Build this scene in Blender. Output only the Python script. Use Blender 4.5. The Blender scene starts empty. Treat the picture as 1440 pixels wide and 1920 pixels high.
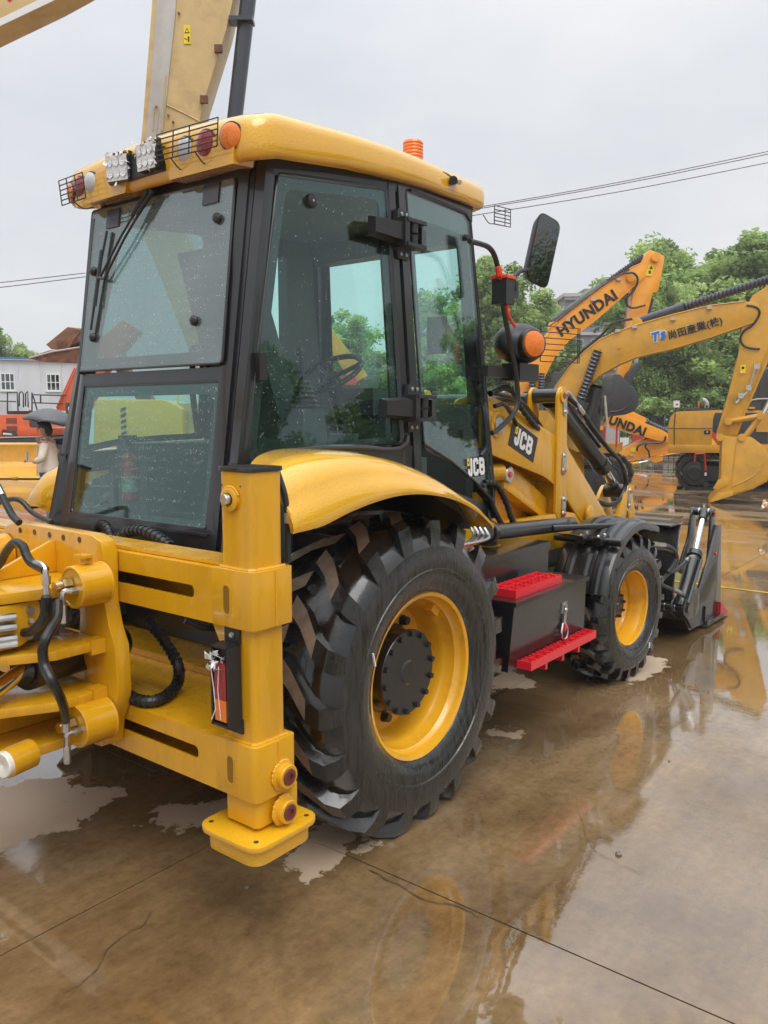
import bpy, bmesh, math, random
from mathutils import Vector, Matrix
R = math.radians
scene = bpy.context.scene
COL = scene.collection
random.seed(7)

# ------------------------------------------------------------------ camera
cam_d = bpy.data.cameras.new('camera')
cam = bpy.data.objects.new('camera', cam_d); COL.objects.link(cam)
cam.location = (0, 0, 1.8)
PITCH = math.atan(182/1530)
cam.rotation_euler = (R(90) - PITCH, 0, R(38.1 - 90))
cam_d.sensor_fit = 'VERTICAL'; cam_d.sensor_height = 36; cam_d.lens = 1530/1920*36
cam_d.clip_start = 0.05; cam_d.clip_end = 2000
scene.camera = cam

# ------------------------------------------------------------------ sky and light (overcast, raining)
SUN_EL, SUN_AZ = 58, 205
world = bpy.data.worlds.new('World'); scene.world = world; world.use_nodes = True
wn, wl = world.node_tree.nodes, world.node_tree.links
wn.clear()
w_out = wn.new('ShaderNodeOutputWorld'); w_bg = wn.new('ShaderNodeBackground')
w_bg.inputs['Strength'].default_value = 0.1
sky = wn.new('ShaderNodeTexSky'); sky.sky_type = 'NISHITA'; sky.sun_disc = False
sky.sun_elevation = R(SUN_EL); sky.sun_rotation = R(SUN_AZ)
w_tc = wn.new('ShaderNodeTexCoord')
w_sep = wn.new('ShaderNodeSeparateXYZ'); wl.new(w_tc.outputs['Generated'], w_sep.inputs[0])
w_map = wn.new('ShaderNodeMapping'); w_map.inputs['Scale'].default_value = (1, 1, 2.2)
wl.new(w_tc.outputs['Generated'], w_map.inputs[0])
w_noise = wn.new('ShaderNodeTexNoise'); w_noise.inputs['Scale'].default_value = 2.2
w_noise.inputs['Detail'].default_value = 5; w_noise.inputs['Roughness'].default_value = 0.55
wl.new(w_map.outputs[0], w_noise.inputs['Vector'])
w_ramp = wn.new('ShaderNodeValToRGB')
w_ramp.color_ramp.elements[0].position = 0.3; w_ramp.color_ramp.elements[0].color = (0.80, 0.83, 0.885, 1)
w_ramp.color_ramp.elements[1].position = 0.7; w_ramp.color_ramp.elements[1].color = (0.99, 0.995, 1.0, 1)
wl.new(w_noise.outputs['Fac'], w_ramp.inputs[0])
w_up = wn.new('ShaderNodeMapRange'); w_up.inputs['From Min'].default_value = 0.0; w_up.inputs['From Max'].default_value = 1.0
w_up.inputs['To Min'].default_value = 6.9; w_up.inputs['To Max'].default_value = 27.0
w_pow = wn.new('ShaderNodeMath'); w_pow.operation = 'POWER'; w_pow.inputs[1].default_value = 3.6; w_pow.use_clamp = True
wl.new(w_sep.outputs['Z'], w_pow.inputs[0]); wl.new(w_pow.outputs[0], w_up.inputs['Value'])
w_mul = wn.new('ShaderNodeVectorMath'); w_mul.operation = 'SCALE'
wl.new(w_ramp.outputs['Color'], w_mul.inputs[0]); wl.new(w_up.outputs[0], w_mul.inputs['Scale'])
w_mix = wn.new('ShaderNodeMix'); w_mix.data_type = 'RGBA'; w_mix.inputs[0].default_value = 0.93
wl.new(sky.outputs['Color'], w_mix.inputs[6]); wl.new(w_mul.outputs[0], w_mix.inputs[7])
wl.new(w_mix.outputs[2], w_bg.inputs['Color']); wl.new(w_bg.outputs[0], w_out.inputs['Surface'])

sun_d = bpy.data.lights.new('sun', 'SUN'); sun_d.energy = 1.2; sun_d.angle = R(40); sun_d.color = (1.0, 0.97, 0.93)
sun = bpy.data.objects.new('sun', sun_d); COL.objects.link(sun)
sun.rotation_euler = (R(90 - SUN_EL), 0, R(180 - SUN_AZ)); sun.location = (0, 0, 30)

scene.view_settings.view_transform = 'Standard'; scene.view_settings.look = 'None'
scene.view_settings.gamma = 1; scene.view_settings.use_curve_mapping = False
scene.view_settings.exposure = 0.36
scene.cycles.max_bounces = 8; scene.cycles.transparent_max_bounces = 24
scene.cycles.glossy_bounces = 4; scene.cycles.diffuse_bounces = 3
scene.cycles.caustics_reflective = False; scene.cycles.caustics_refractive = False
scene.cycles.use_denoising = True

# ------------------------------------------------------------------ materials
MATS = {}
def newmat(name):
    m = bpy.data.materials.new(name); m.use_nodes = True
    MATS[name] = m
    return m, m.node_tree.nodes, m.node_tree.links, m.node_tree.nodes['Principled BSDF']
def mat(name, col, rough=0.5, metal=0.0, coat=0.0, spec=0.5, var=0.0, vscale=6.0, bump=0.0, bscale=80.0,
        drops=0.0, dscale=90.0, dirt=None, dirtamt=0.0, dirtscale=3.0, stretch=(1, 1, 1), ior=None, rvar=0.0):
    m, n, l, p = newmat(name)
    p.inputs['Base Color'].default_value = (*col, 1); p.inputs['Roughness'].default_value = rough
    p.inputs['Metallic'].default_value = metal; p.inputs['Coat Weight'].default_value = coat
    p.inputs['Coat Roughness'].default_value = 0.06; p.inputs['Specular IOR Level'].default_value = spec
    if ior: p.inputs['IOR'].default_value = ior
    tc = n.new('ShaderNodeTexCoord'); mp = n.new('ShaderNodeMapping'); mp.inputs['Scale'].default_value = stretch
    l.new(tc.outputs['Object'], mp.inputs[0]); vec = mp.outputs[0]
    colsock = None
    if var > 0:
        t = n.new('ShaderNodeTexNoise'); t.inputs['Scale'].default_value = vscale; t.inputs['Detail'].default_value = 6
        l.new(vec, t.inputs['Vector'])
        r = n.new('ShaderNodeValToRGB'); r.color_ramp.elements[0].position = 0.3; r.color_ramp.elements[1].position = 0.72
        r.color_ramp.elements[0].color = tuple(max(0, c*(1-var)) for c in col) + (1,)
        r.color_ramp.elements[1].color = tuple(min(1, c*(1+var)) for c in col) + (1,)
        l.new(t.outputs['Fac'], r.inputs[0]); colsock = r.outputs['Color']
        if rvar > 0:
            mr = n.new('ShaderNodeMapRange'); mr.inputs['To Min'].default_value = max(0.02, rough-rvar); mr.inputs['To Max'].default_value = rough+rvar
            mr.inputs['From Min'].default_value = 0.3; mr.inputs['From Max'].default_value = 0.7
            l.new(t.outputs['Fac'], mr.inputs[0]); l.new(mr.outputs[0], p.inputs['Roughness'])
    if dirt:
        t = n.new('ShaderNodeTexNoise'); t.inputs['Scale'].default_value = dirtscale; t.inputs['Detail'].default_value = 8; t.inputs['Roughness'].default_value = 0.65
        l.new(vec, t.inputs['Vector'])
        r = n.new('ShaderNodeValToRGB'); r.color_ramp.elements[0].position = 0.5; r.color_ramp.elements[1].position = 0.68
        r.color_ramp.elements[0].color = (0, 0, 0, 1); r.color_ramp.elements[1].color = (dirtamt,)*3 + (1,)
        l.new(t.outputs['Fac'], r.inputs[0])
        mx = n.new('ShaderNodeMix'); mx.data_type = 'RGBA'
        l.new(r.outputs['Color'], mx.inputs[0])
        if colsock: l.new(colsock, mx.inputs[6])
        else: mx.inputs[6].default_value = (*col, 1)
        mx.inputs[7].default_value = (*dirt, 1); colsock = mx.outputs[2]
    if colsock: l.new(colsock, p.inputs['Base Color'])
    last = None
    if bump > 0:
        t = n.new('ShaderNodeTexNoise'); t.inputs['Scale'].default_value = bscale; t.inputs['Detail'].default_value = 4
        l.new(vec, t.inputs['Vector'])
        b = n.new('ShaderNodeBump'); b.inputs['Strength'].default_value = bump; b.inputs['Distance'].default_value = 0.01
        l.new(t.outputs['Fac'], b.inputs['Height']); last = b
    if drops > 0:      # rain beads standing on the surface
        v = n.new('ShaderNodeTexVoronoi'); v.inputs['Scale'].default_value = dscale
        l.new(tc.outputs['Object'], v.inputs['Vector'])
        r = n.new('ShaderNodeValToRGB'); r.color_ramp.elements[0].position = 0.0; r.color_ramp.elements[1].position = 0.34
        r.color_ramp.elements[0].color = (1, 1, 1, 1); r.color_ramp.elements[1].color = (0, 0, 0, 1); r.color_ramp.interpolation = 'EASE'
        l.new(v.outputs['Distance'], r.inputs[0])
        b = n.new('ShaderNodeBump'); b.inputs['Strength'].default_value = drops; b.inputs['Distance'].default_value = 0.004
        l.new(r.outputs['Color'], b.inputs['Height'])
        if last: l.new(last.outputs[0], b.inputs['Normal'])
        last = b
    if last: l.new(last.outputs[0], p.inputs['Normal'])
    return m
YEL = (0.66, 0.335, 0.006)
mat('paint_yellow', YEL, 0.28, coat=0.5, var=0.07, vscale=3, bump=0.03, bscale=25, dirt=(0.40, 0.20, 0.015), dirtamt=0.28, dirtscale=5, stretch=(2.6, 2.6, 0.5), rvar=0.08)
mat('paint_yellow_wet', (0.72, 0.385, 0.011), 0.16, coat=0.9, var=0.04, bump=0.006, bscale=20, drops=0.55, dscale=120)
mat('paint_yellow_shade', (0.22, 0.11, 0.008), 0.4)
mat('paint_rim', (0.76, 0.38, 0.015), 0.25, coat=0.6, var=0.05, dirt=(0.35, 0.19, 0.03), dirtamt=0.5, dirtscale=6)
mat('paint_black', (0.012, 0.012, 0.013), 0.28, coat=0.5, var=0.3, bump=0.05, bscale=60, drops=0.35, dscale=120)
mat('cab_black', (0.013, 0.013, 0.015), 0.32, coat=0.45, bump=0.03, bscale=120)
mat('plastic_black', (0.016, 0.016, 0.018), 0.36, bump=0.15, bscale=300, drops=0.3, dscale=120)
mat('frit', (0.03, 0.028, 0.03), 0.35)
mat('rubber', (0.010, 0.0098, 0.0095), 0.2, spec=0.5, var=0.35, vscale=9, bump=0.15, bscale=45, dirt=(0.05, 0.04, 0.03), dirtamt=0.3, coat=0.5, dirtscale=5, rvar=0.16)
mat('rubber_side', (0.015, 0.0145, 0.014), 0.3, var=0.6, vscale=22, bump=0.12, bscale=30, dirt=(0.05, 0.04, 0.03), dirtamt=0.4, coat=0.35, dirtscale=11, stretch=(2.8, 1, 0.28), rvar=0.26)
mat('rubber_mud', (0.16, 0.112, 0.074), 0.55, var=0.3, vscale=20, bump=0.2, bscale=90)
mat('hose', (0.012, 0.012, 0.012), 0.35, bump=0.1, bscale=200)
mat('steel', (0.55, 0.55, 0.54), 0.28, metal=1, var=0.2, vscale=30)
mat('chrome', (0.8, 0.8, 0.8), 0.08, metal=1)
mat('brass', (0.6, 0.45, 0.22), 0.3, metal=1)
mat('red_plastic', (0.72, 0.018, 0.03), 0.3, coat=0.3, bump=0.05, drops=0.3)
mat('red_paint', (0.45, 0.03, 0.03), 0.4)
mat('red_cap', (0.85, 0.06, 0.03), 0.4)
mat('plug_red', (0.13, 0.022, 0.018), 0.35, coat=0.4)
mat('nylon', (0.75, 0.74, 0.68), 0.4)
mat('white_print', (0.75, 0.76, 0.76), 0.4)
mat('black_print', (0.012, 0.012, 0.012), 0.4)
mat('yellow_print', (0.85, 0.62, 0.02), 0.4)
mat('blue_print', (0.03, 0.16, 0.55), 0.4)
mat('red_print', (0.65, 0.03, 0.05), 0.4)
mat('interior', (0.085, 0.092, 0.092), 0.55, bump=0.1, bscale=200)
mat('seat_cloth', (0.09, 0.10, 0.105), 0.85, bump=0.3, bscale=300)
mat('foil', (0.75, 0.75, 0.76), 0.15, spec=0.8, bump=0.8, bscale=60)
def lens(name, col):
    m, n, l, p = newmat(name)
    p.inputs['Base Color'].default_value = (*col, 1); p.inputs['Roughness'].default_value = 0.12
    p.inputs['Coat Weight'].default_value = 0.35; p.inputs['Subsurface Weight'].default_value = 0.0
    v = n.new('ShaderNodeTexChecker'); v.inputs['Scale'].default_value = 95
    tc = n.new('ShaderNodeTexCoord'); l.new(tc.outputs['Object'], v.inputs['Vector'])
    b = n.new('ShaderNodeBump'); b.inputs['Strength'].default_value = 0.5; b.inputs['Distance'].default_value = 0.003
    l.new(v.outputs['Fac'], b.inputs['Height']); l.new(b.outputs[0], p.inputs['Normal'])
lens('lens_amber', (0.78, 0.19, 0.006)); lens('lens_red', (0.30, 0.012, 0.02)); lens('lens_clear', (0.55, 0.57, 0.6))
mat('reflector', (0.8, 0.8, 0.8), 0.12, metal=0.85, bump=0.6, bscale=90)

def glass(name, tint, f0, speck=0.0, film=0.0):
    m, n, l, p = newmat(name); n.remove(p)
    out = n['Material Output']
    lw = n.new('ShaderNodeLayerWeight'); lw.inputs['Blend'].default_value = 0.5
    pw = n.new('ShaderNodeMath'); pw.operation = 'POWER'; pw.inputs[1].default_value = 4.0; l.new(lw.outputs['Facing'], pw.inputs[0])
    ma = n.new('ShaderNodeMath'); ma.operation = 'MULTIPLY_ADD'; ma.inputs[1].default_value = 1-f0; ma.inputs[2].default_value = f0
    l.new(pw.outputs[0], ma.inputs[0])
    tr = n.new('ShaderNodeBsdfTransparent'); tr.inputs[0].default_value = (*tint, 1)
    gl = n.new('ShaderNodeBsdfGlossy'); gl.inputs['Roughness'].default_value = 0.015; gl.inputs['Color'].default_value = (0.93, 1, 1, 1)
    mx = n.new('ShaderNodeMixShader'); l.new(ma.outputs[0], mx.inputs[0]); l.new(tr.outputs[0], mx.inputs[1]); l.new(gl.outputs[0], mx.inputs[2])
    res = mx
    if speck > 0:      # rain beads: small bright lenses scattered unevenly
        tc = n.new('ShaderNodeTexCoord')
        v = n.new('ShaderNodeTexVoronoi'); v.inputs['Scale'].default_value = 150; l.new(tc.outputs['Object'], v.inputs['Vector'])
        rz = n.new('ShaderNodeSeparateColor'); l.new(v.outputs['Color'], rz.inputs[0])
        rs_ = n.new('ShaderNodeMath'); rs_.operation = 'MULTIPLY_ADD'; rs_.inputs[1].default_value = 0.28; rs_.inputs[2].default_value = 0.07; l.new(rz.outputs[2], rs_.inputs[0])
        c1 = n.new('ShaderNodeMath'); c1.operation = 'LESS_THAN'; l.new(v.outputs['Distance'], c1.inputs[0]); l.new(rs_.outputs[0], c1.inputs[1])
        no = n.new('ShaderNodeTexNoise'); no.inputs['Scale'].default_value = 2.6; no.inputs['Detail'].default_value = 5; l.new(tc.outputs['Object'], no.inputs['Vector'])
        mr = n.new('ShaderNodeMapRange'); mr.inputs['From Min'].default_value = 0.36; mr.inputs['From Max'].default_value = 0.66
        mr.inputs['To Max'].default_value = speck; l.new(no.outputs['Fac'], mr.inputs[0])
        rnd = n.new('ShaderNodeSeparateColor'); l.new(v.outputs['Color'], rnd.inputs[0])
        c2 = n.new('ShaderNodeMath'); c2.operation = 'LESS_THAN'; l.new(rnd.outputs[0], c2.inputs[0]); l.new(mr.outputs[0], c2.inputs[1])
        mu = n.new('ShaderNodeMath'); mu.operation = 'MULTIPLY'; l.new(c1.outputs[0], mu.inputs[0]); l.new(c2.outputs[0], mu.inputs[1])
        mu2 = n.new('ShaderNodeMath'); mu2.operation = 'MULTIPLY'; l.new(mu.outputs[0], mu2.inputs[0]); l.new(rnd.outputs[1], mu2.inputs[1])
        ad = n.new('ShaderNodeMath'); ad.operation = 'ADD'; ad.use_clamp = True
        mf = n.new('ShaderNodeMath'); mf.operation = 'MULTIPLY'; mf.inputs[1].default_value = film; l.new(no.outputs['Fac'], mf.inputs[0])
        l.new(mu2.outputs[0], ad.inputs[0]); l.new(mf.outputs[0], ad.inputs[1])
        df = n.new('ShaderNodeBsdfDiffuse'); df.inputs[0].default_value = (0.62, 0.68, 0.68, 1)
        mx2 = n.new('ShaderNodeMixShader'); l.new(ad.outputs[0], mx2.inputs[0]); l.new(mx.outputs[0], mx2.inputs[1]); l.new(df.outputs[0], mx2.inputs[2])
        res = mx2
    l.new(res.outputs[0], out.inputs['Surface'])
glass('glass_side', (0.86, 0.98, 0.958), 0.035, 0.12, 0.0)
glass('glass_rear', (0.42, 0.55, 0.545), 0.16, 0.36, 0.22)
glass('glass_rear_low', (0.74, 0.92, 0.89), 0.05, 0.55, 0.01)
glass('glass_house', (0.5, 0.55, 0.56), 0.1)

# ------------------------------------------------------------------ mesh builder
def V3(p): return Vector(p)
class MB:
    def __init__(s, m=None):
        s.bm = bmesh.new(); s.slots = []; s.cur = 0
        if m: s.m(m)
    def m(s, name):
        if name not in s.slots: s.slots.append(name)
        s.cur = s.slots.index(name); return s
    def _fin(s, faces, bev=0, seg=2):
        for f in faces: f.material_index = s.cur; f.smooth = True
        if bev > 0:
            es = set()
            for f in faces:
                for e in f.edges: es.add(e)
            sharp = [e for e in es if len(e.link_faces) == 2 and e.calc_face_angle(0) > R(28)]
            if sharp:
                r = bmesh.ops.bevel(s.bm, geom=sharp, offset=bev, segments=seg, profile=0.6, affect='EDGES', clamp_overlap=True)
                for f in r['faces']: f.material_index = s.cur; f.smooth = True
        return s
    def hexa(s, P, bev=0):      # P: 4 bottom (ccw) then 4 top
        v = [s.bm.verts.new(p) for p in P]
        q = [(3, 2, 1, 0), (4, 5, 6, 7), (0, 1, 5, 4), (1, 2, 6, 5), (2, 3, 7, 6), (3, 0, 4, 7)]
        return s._fin([s.bm.faces.new([v[i] for i in k]) for k in q], bev)
    def box(s, a, b, bev=0, M=None):
        (x0, y0, z0), (x1, y1, z1) = a, b
        x0, x1 = min(x0, x1), max(x0, x1); y0, y1 = min(y0, y1), max(y0, y1); z0, z1 = min(z0, z1), max(z0, z1)
        P = [(x0, y0, z0), (x1, y0, z0), (x1, y1, z0), (x0, y1, z0), (x0, y0, z1), (x1, y0, z1), (x1, y1, z1), (x0, y1, z1)]
        if M: P = [M @ Vector(p) for p in P]
        return s.hexa(P, bev)
    def prism(s, pts, f0, f1, bev=0, holes=None):
        # pts: 2d list; f0/f1 map (a,b)->3d at the two ends
        A = [s.bm.verts.new(f0(*p)) for p in pts]; B = [s.bm.verts.new(f1(*p)) for p in pts]
        n = len(pts); fs = []
        fs.append(s.bm.faces.new(A)); fs.append(s.bm.faces.new(B[::-1]))
        for i in range(n):
            j = (i+1) % n
            fs.append(s.bm.faces.new((A[j], A[i], B[i], B[j])))
        s.bm.normal_update()
        bmesh.ops.recalc_face_normals(s.bm, faces=fs)
        return s._fin(fs, bev)
    def xz(s, pts, y0, y1, bev=0):
        return s.prism(pts, lambda a, b: (a, y0, b), lambda a, b: (a, y1, b), bev)
    def yz(s, pts, x0, x1, bev=0):
        return s.prism(pts, lambda a, b: (x0, a, b), lambda a, b: (x1, a, b), bev)
    def xy(s, pts, z0, z1, bev=0):
        return s.prism(pts, lambda a, b: (a, b, z0), lambda a, b: (a, b, z1), bev)
    def tube(s, path, r, n=8, caps=True, rs=None):
        path = [Vector(p) for p in path]; rings = []
        t0 = (path[1]-path[0]).normalized()
        up = Vector((0, 0, 1)) if abs(t0.z) < 0.9 else Vector((1, 0, 0))
        u = t0.cross(up).normalized()
        for i, p in enumerate(path):
            if i == 0: t = path[1]-path[0]
            elif i == len(path)-1: t = path[-1]-path[-2]
            else: t = (path[i+1]-path[i]).normalized() + (path[i]-path[i-1]).normalized()
            t.normalize()
            u = (u - t*u.dot(t)).normalized(); w = t.cross(u)
            rr = rs[i] if rs else r
            rings.append([s.bm.verts.new(p + (u*math.cos(2*math.pi*k/n) + w*math.sin(2*math.pi*k/n))*rr) for k in range(n)])
        fs = []
        for a, b in zip(rings[:-1], rings[1:]):
            for k in range(n):
                fs.append(s.bm.faces.new((a[k], a[(k+1) % n], b[(k+1) % n], b[k])))
        if caps:
            fs.append(s.bm.faces.new(rings[0][::-1])); fs.append(s.bm.faces.new(rings[-1]))
        return s._fin(fs)
    def cyl(s, a, b, r, r2=None, n=16, bev=0):
        s.tube([a, b], r, n, rs=[r, r if r2 is None else r2])
        return s
    def lathe(s, prof, o, ax, n=48, a0=0, a1=360, cap=False):
        ax = Vector(ax).normalized(); o = Vector(o)
        u = ax.cross(Vector((0, 0, 1)))
        if u.length < 0.1: u = Vector((1, 0, 0))
        u.normalize(); w = u.cross(ax).normalized()
        full = abs(a1-a0-360) < 1e-6; cnt = n if full else n+1
        rings = []
        for (r, h) in prof:
            ring = []
            for k in range(cnt):
                t = R(a0 + (a1-a0)*k/n)
                ring.append(s.bm.verts.new(o + ax*h + (w*math.cos(t) + u*math.sin(t))*max(r, 1e-4)))
            rings.append(ring)
        fs = []
        for a, b in zip(rings[:-1], rings[1:]):
            for k in range(n if full else n):
                k2 = (k+1) % cnt
                fs.append(s.bm.faces.new((a[k], b[k], b[k2], a[k2])))
        if cap:
            fs.append(s.bm.faces.new(rings[0])); fs.append(s.bm.faces.new(rings[-1][::-1]))
        return s._fin(fs)
    def loft(s, rings, closed=True, caps=False):
        RR = [[s.bm.verts.new(p) for p in r] for r in rings]; fs = []
        n = len(RR[0])
        for a, b in zip(RR[:-1], RR[1:]):
            for k in range(n if closed else n-1):
                k2 = (k+1) % n
                fs.append(s.bm.faces.new((a[k], a[k2], b[k2], b[k])))
        if caps:
            fs.append(s.bm.faces.new(RR[0][::-1])); fs.append(s.bm.faces.new(RR[-1]))
        return s._fin(fs)
    def face(s, pts):
        return s._fin([s.bm.faces.new([s.bm.verts.new(p) for p in pts])])
    def sphere(s, c, r, seg=12, M=None):
        mt = Matrix.Translation(Vector(c)) @ (M if M else Matrix.Diagonal((r, r, r, 1)))
        g = bmesh.ops.create_uvsphere(s.bm, u_segments=seg, v_segments=max(6, seg//2+2), radius=1, matrix=mt)
        fs = set()
        for v in g['verts']:
            for f in v.link_faces: fs.add(f)
        return s._fin(list(fs))
    def mesh(s, name, ang=32, pivot=(0, 0, 0), recalc=True):
        if recalc: bmesh.ops.recalc_face_normals(s.bm, faces=s.bm.faces[:])
        pv = Vector(pivot)
        if pv.length > 0: bmesh.ops.translate(s.bm, vec=-pv, verts=s.bm.verts[:])
        me = bpy.data.meshes.new(name); s.bm.to_mesh(me); s.bm.free()
        for k in s.slots: me.materials.append(MATS[k])
        me.set_sharp_from_angle(angle=R(ang))
        return me
POS = {}
def root(name, label, cat, loc=(0, 0, 0), rotz=0, group=None, frame=(0, 0, 0)):
    o = bpy.data.objects.new(name, None); COL.objects.link(o); o.empty_display_size = 0.3
    o.location = loc; o.rotation_euler = (0, 0, rotz); o['label'] = label; o['category'] = cat
    if group: o['group'] = group
    POS[o.name] = Vector(frame); return o
def put(name, mb, parent=None, pivot=(0, 0, 0), label=None, ang=32, recalc=True):
    me = mb if isinstance(mb, bpy.types.Mesh) else mb.mesh(name, ang, pivot, recalc)
    o = bpy.data.objects.new(name, me); COL.objects.link(o)
    POS[o.name] = Vector(pivot)
    if parent:
        o.parent = parent; o.location = Vector(pivot) - POS[parent.name]
    else: o.location = pivot
    if label: o['label'] = label
    return o
def inst(src, parent, at, rot=None):
    o = src.copy(); COL.objects.link(o); o.parent = parent; o.location = Vector(at) - POS[parent.name]
    if rot: o.rotation_euler = rot
    POS[o.name] = Vector(at); return o
def tag(o, label, cat, group=None, kind=None):
    if label: o['label'] = label
    if cat: o['category'] = cat
    if group: o['group'] = group
    if kind: o['kind'] = kind
    return o
def struct(name, mb, parent=None, pivot=(0, 0, 0), label=None):
    o = put(name, mb, parent, pivot); 
    if not parent: o['kind'] = 'structure'
    if label: o['label'] = label
    return o
def copy_tree(o, parent=None):
    c = o.copy(); COL.objects.link(c)
    if parent: c.parent = parent
    POS[c.name] = POS[o.name].copy()
    for ch in [k for k in bpy.data.objects if k.parent == o]: copy_tree(ch, c)
    return c
def smooth(pts, k=6):
    P = [Vector(p) for p in pts]; out = []
    Q = [P[0]*2-P[1]] + P + [P[-1]*2-P[-2]]
    for i in range(1, len(Q)-2):
        for j in range(k):
            t = j/k; a, b, c, d = Q[i-1], Q[i], Q[i+1], Q[i+2]
            out.append(0.5*((2*b) + (c-a)*t + (2*a-5*b+4*c-d)*t*t + (3*b-a-3*c+d)*t**3))
    out.append(P[-1]); return out
def rpoly(pts, rad, k=4):      # rounded 2d polygon
    n = len(pts); out = []
    rad = rad if isinstance(rad, (list, tuple)) else [rad]*n
    for i in range(n):
        p = Vector(pts[i]); a = Vector(pts[i-1]); b = Vector(pts[(i+1) % n])
        da, db = (a-p), (b-p); r = min(rad[i], da.length*0.48, db.length*0.48)
        if r < 1e-4: out.append(tuple(p)); continue
        s0, s1 = p+da.normalized()*r, p+db.normalized()*r
        for j in range(k+1):
            t = j/k; out.append(tuple(s0*(1-t)**2 + p*2*t*(1-t) + s1*t*t))
    return out
def text_mesh(body, size, mname, extrude=0.002, bold=0.0, shear=0.0, space=1.0):
    cu = bpy.data.curves.new('text', 'FONT'); cu.body = body; cu.size = size; cu.extrude = extrude
    cu.offset = bold; cu.shear = shear; cu.space_character = space; cu.align_x = 'CENTER'; cu.align_y = 'CENTER'
    cu.resolution_u = 3
    o = bpy.data.objects.new('text', cu); COL.objects.link(o)
    dg = bpy.context.evaluated_depsgraph_get(); dg.update()
    me = bpy.data.meshes.new_from_object(o.evaluated_get(dg))
    bpy.data.objects.remove(o); bpy.data.curves.remove(cu)
    me.materials.clear(); me.materials.append(MATS[mname]); me.name = 'lettering'
    return me
def decal(name, me, parent, frame, at, xdir, ydir):
    o = bpy.data.objects.new(name, me); COL.objects.link(o); o.parent = parent
    x = Vector(xdir).normalized(); y = Vector(ydir); y = (y-x*y.dot(x)).normalized(); z = x.cross(y)
    M = Matrix((x, y, z)).transposed().to_4x4(); M.translation = Vector(at)-POS[parent.name]
    o.matrix_local = M; POS[o.name] = Vector(at); return o

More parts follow.
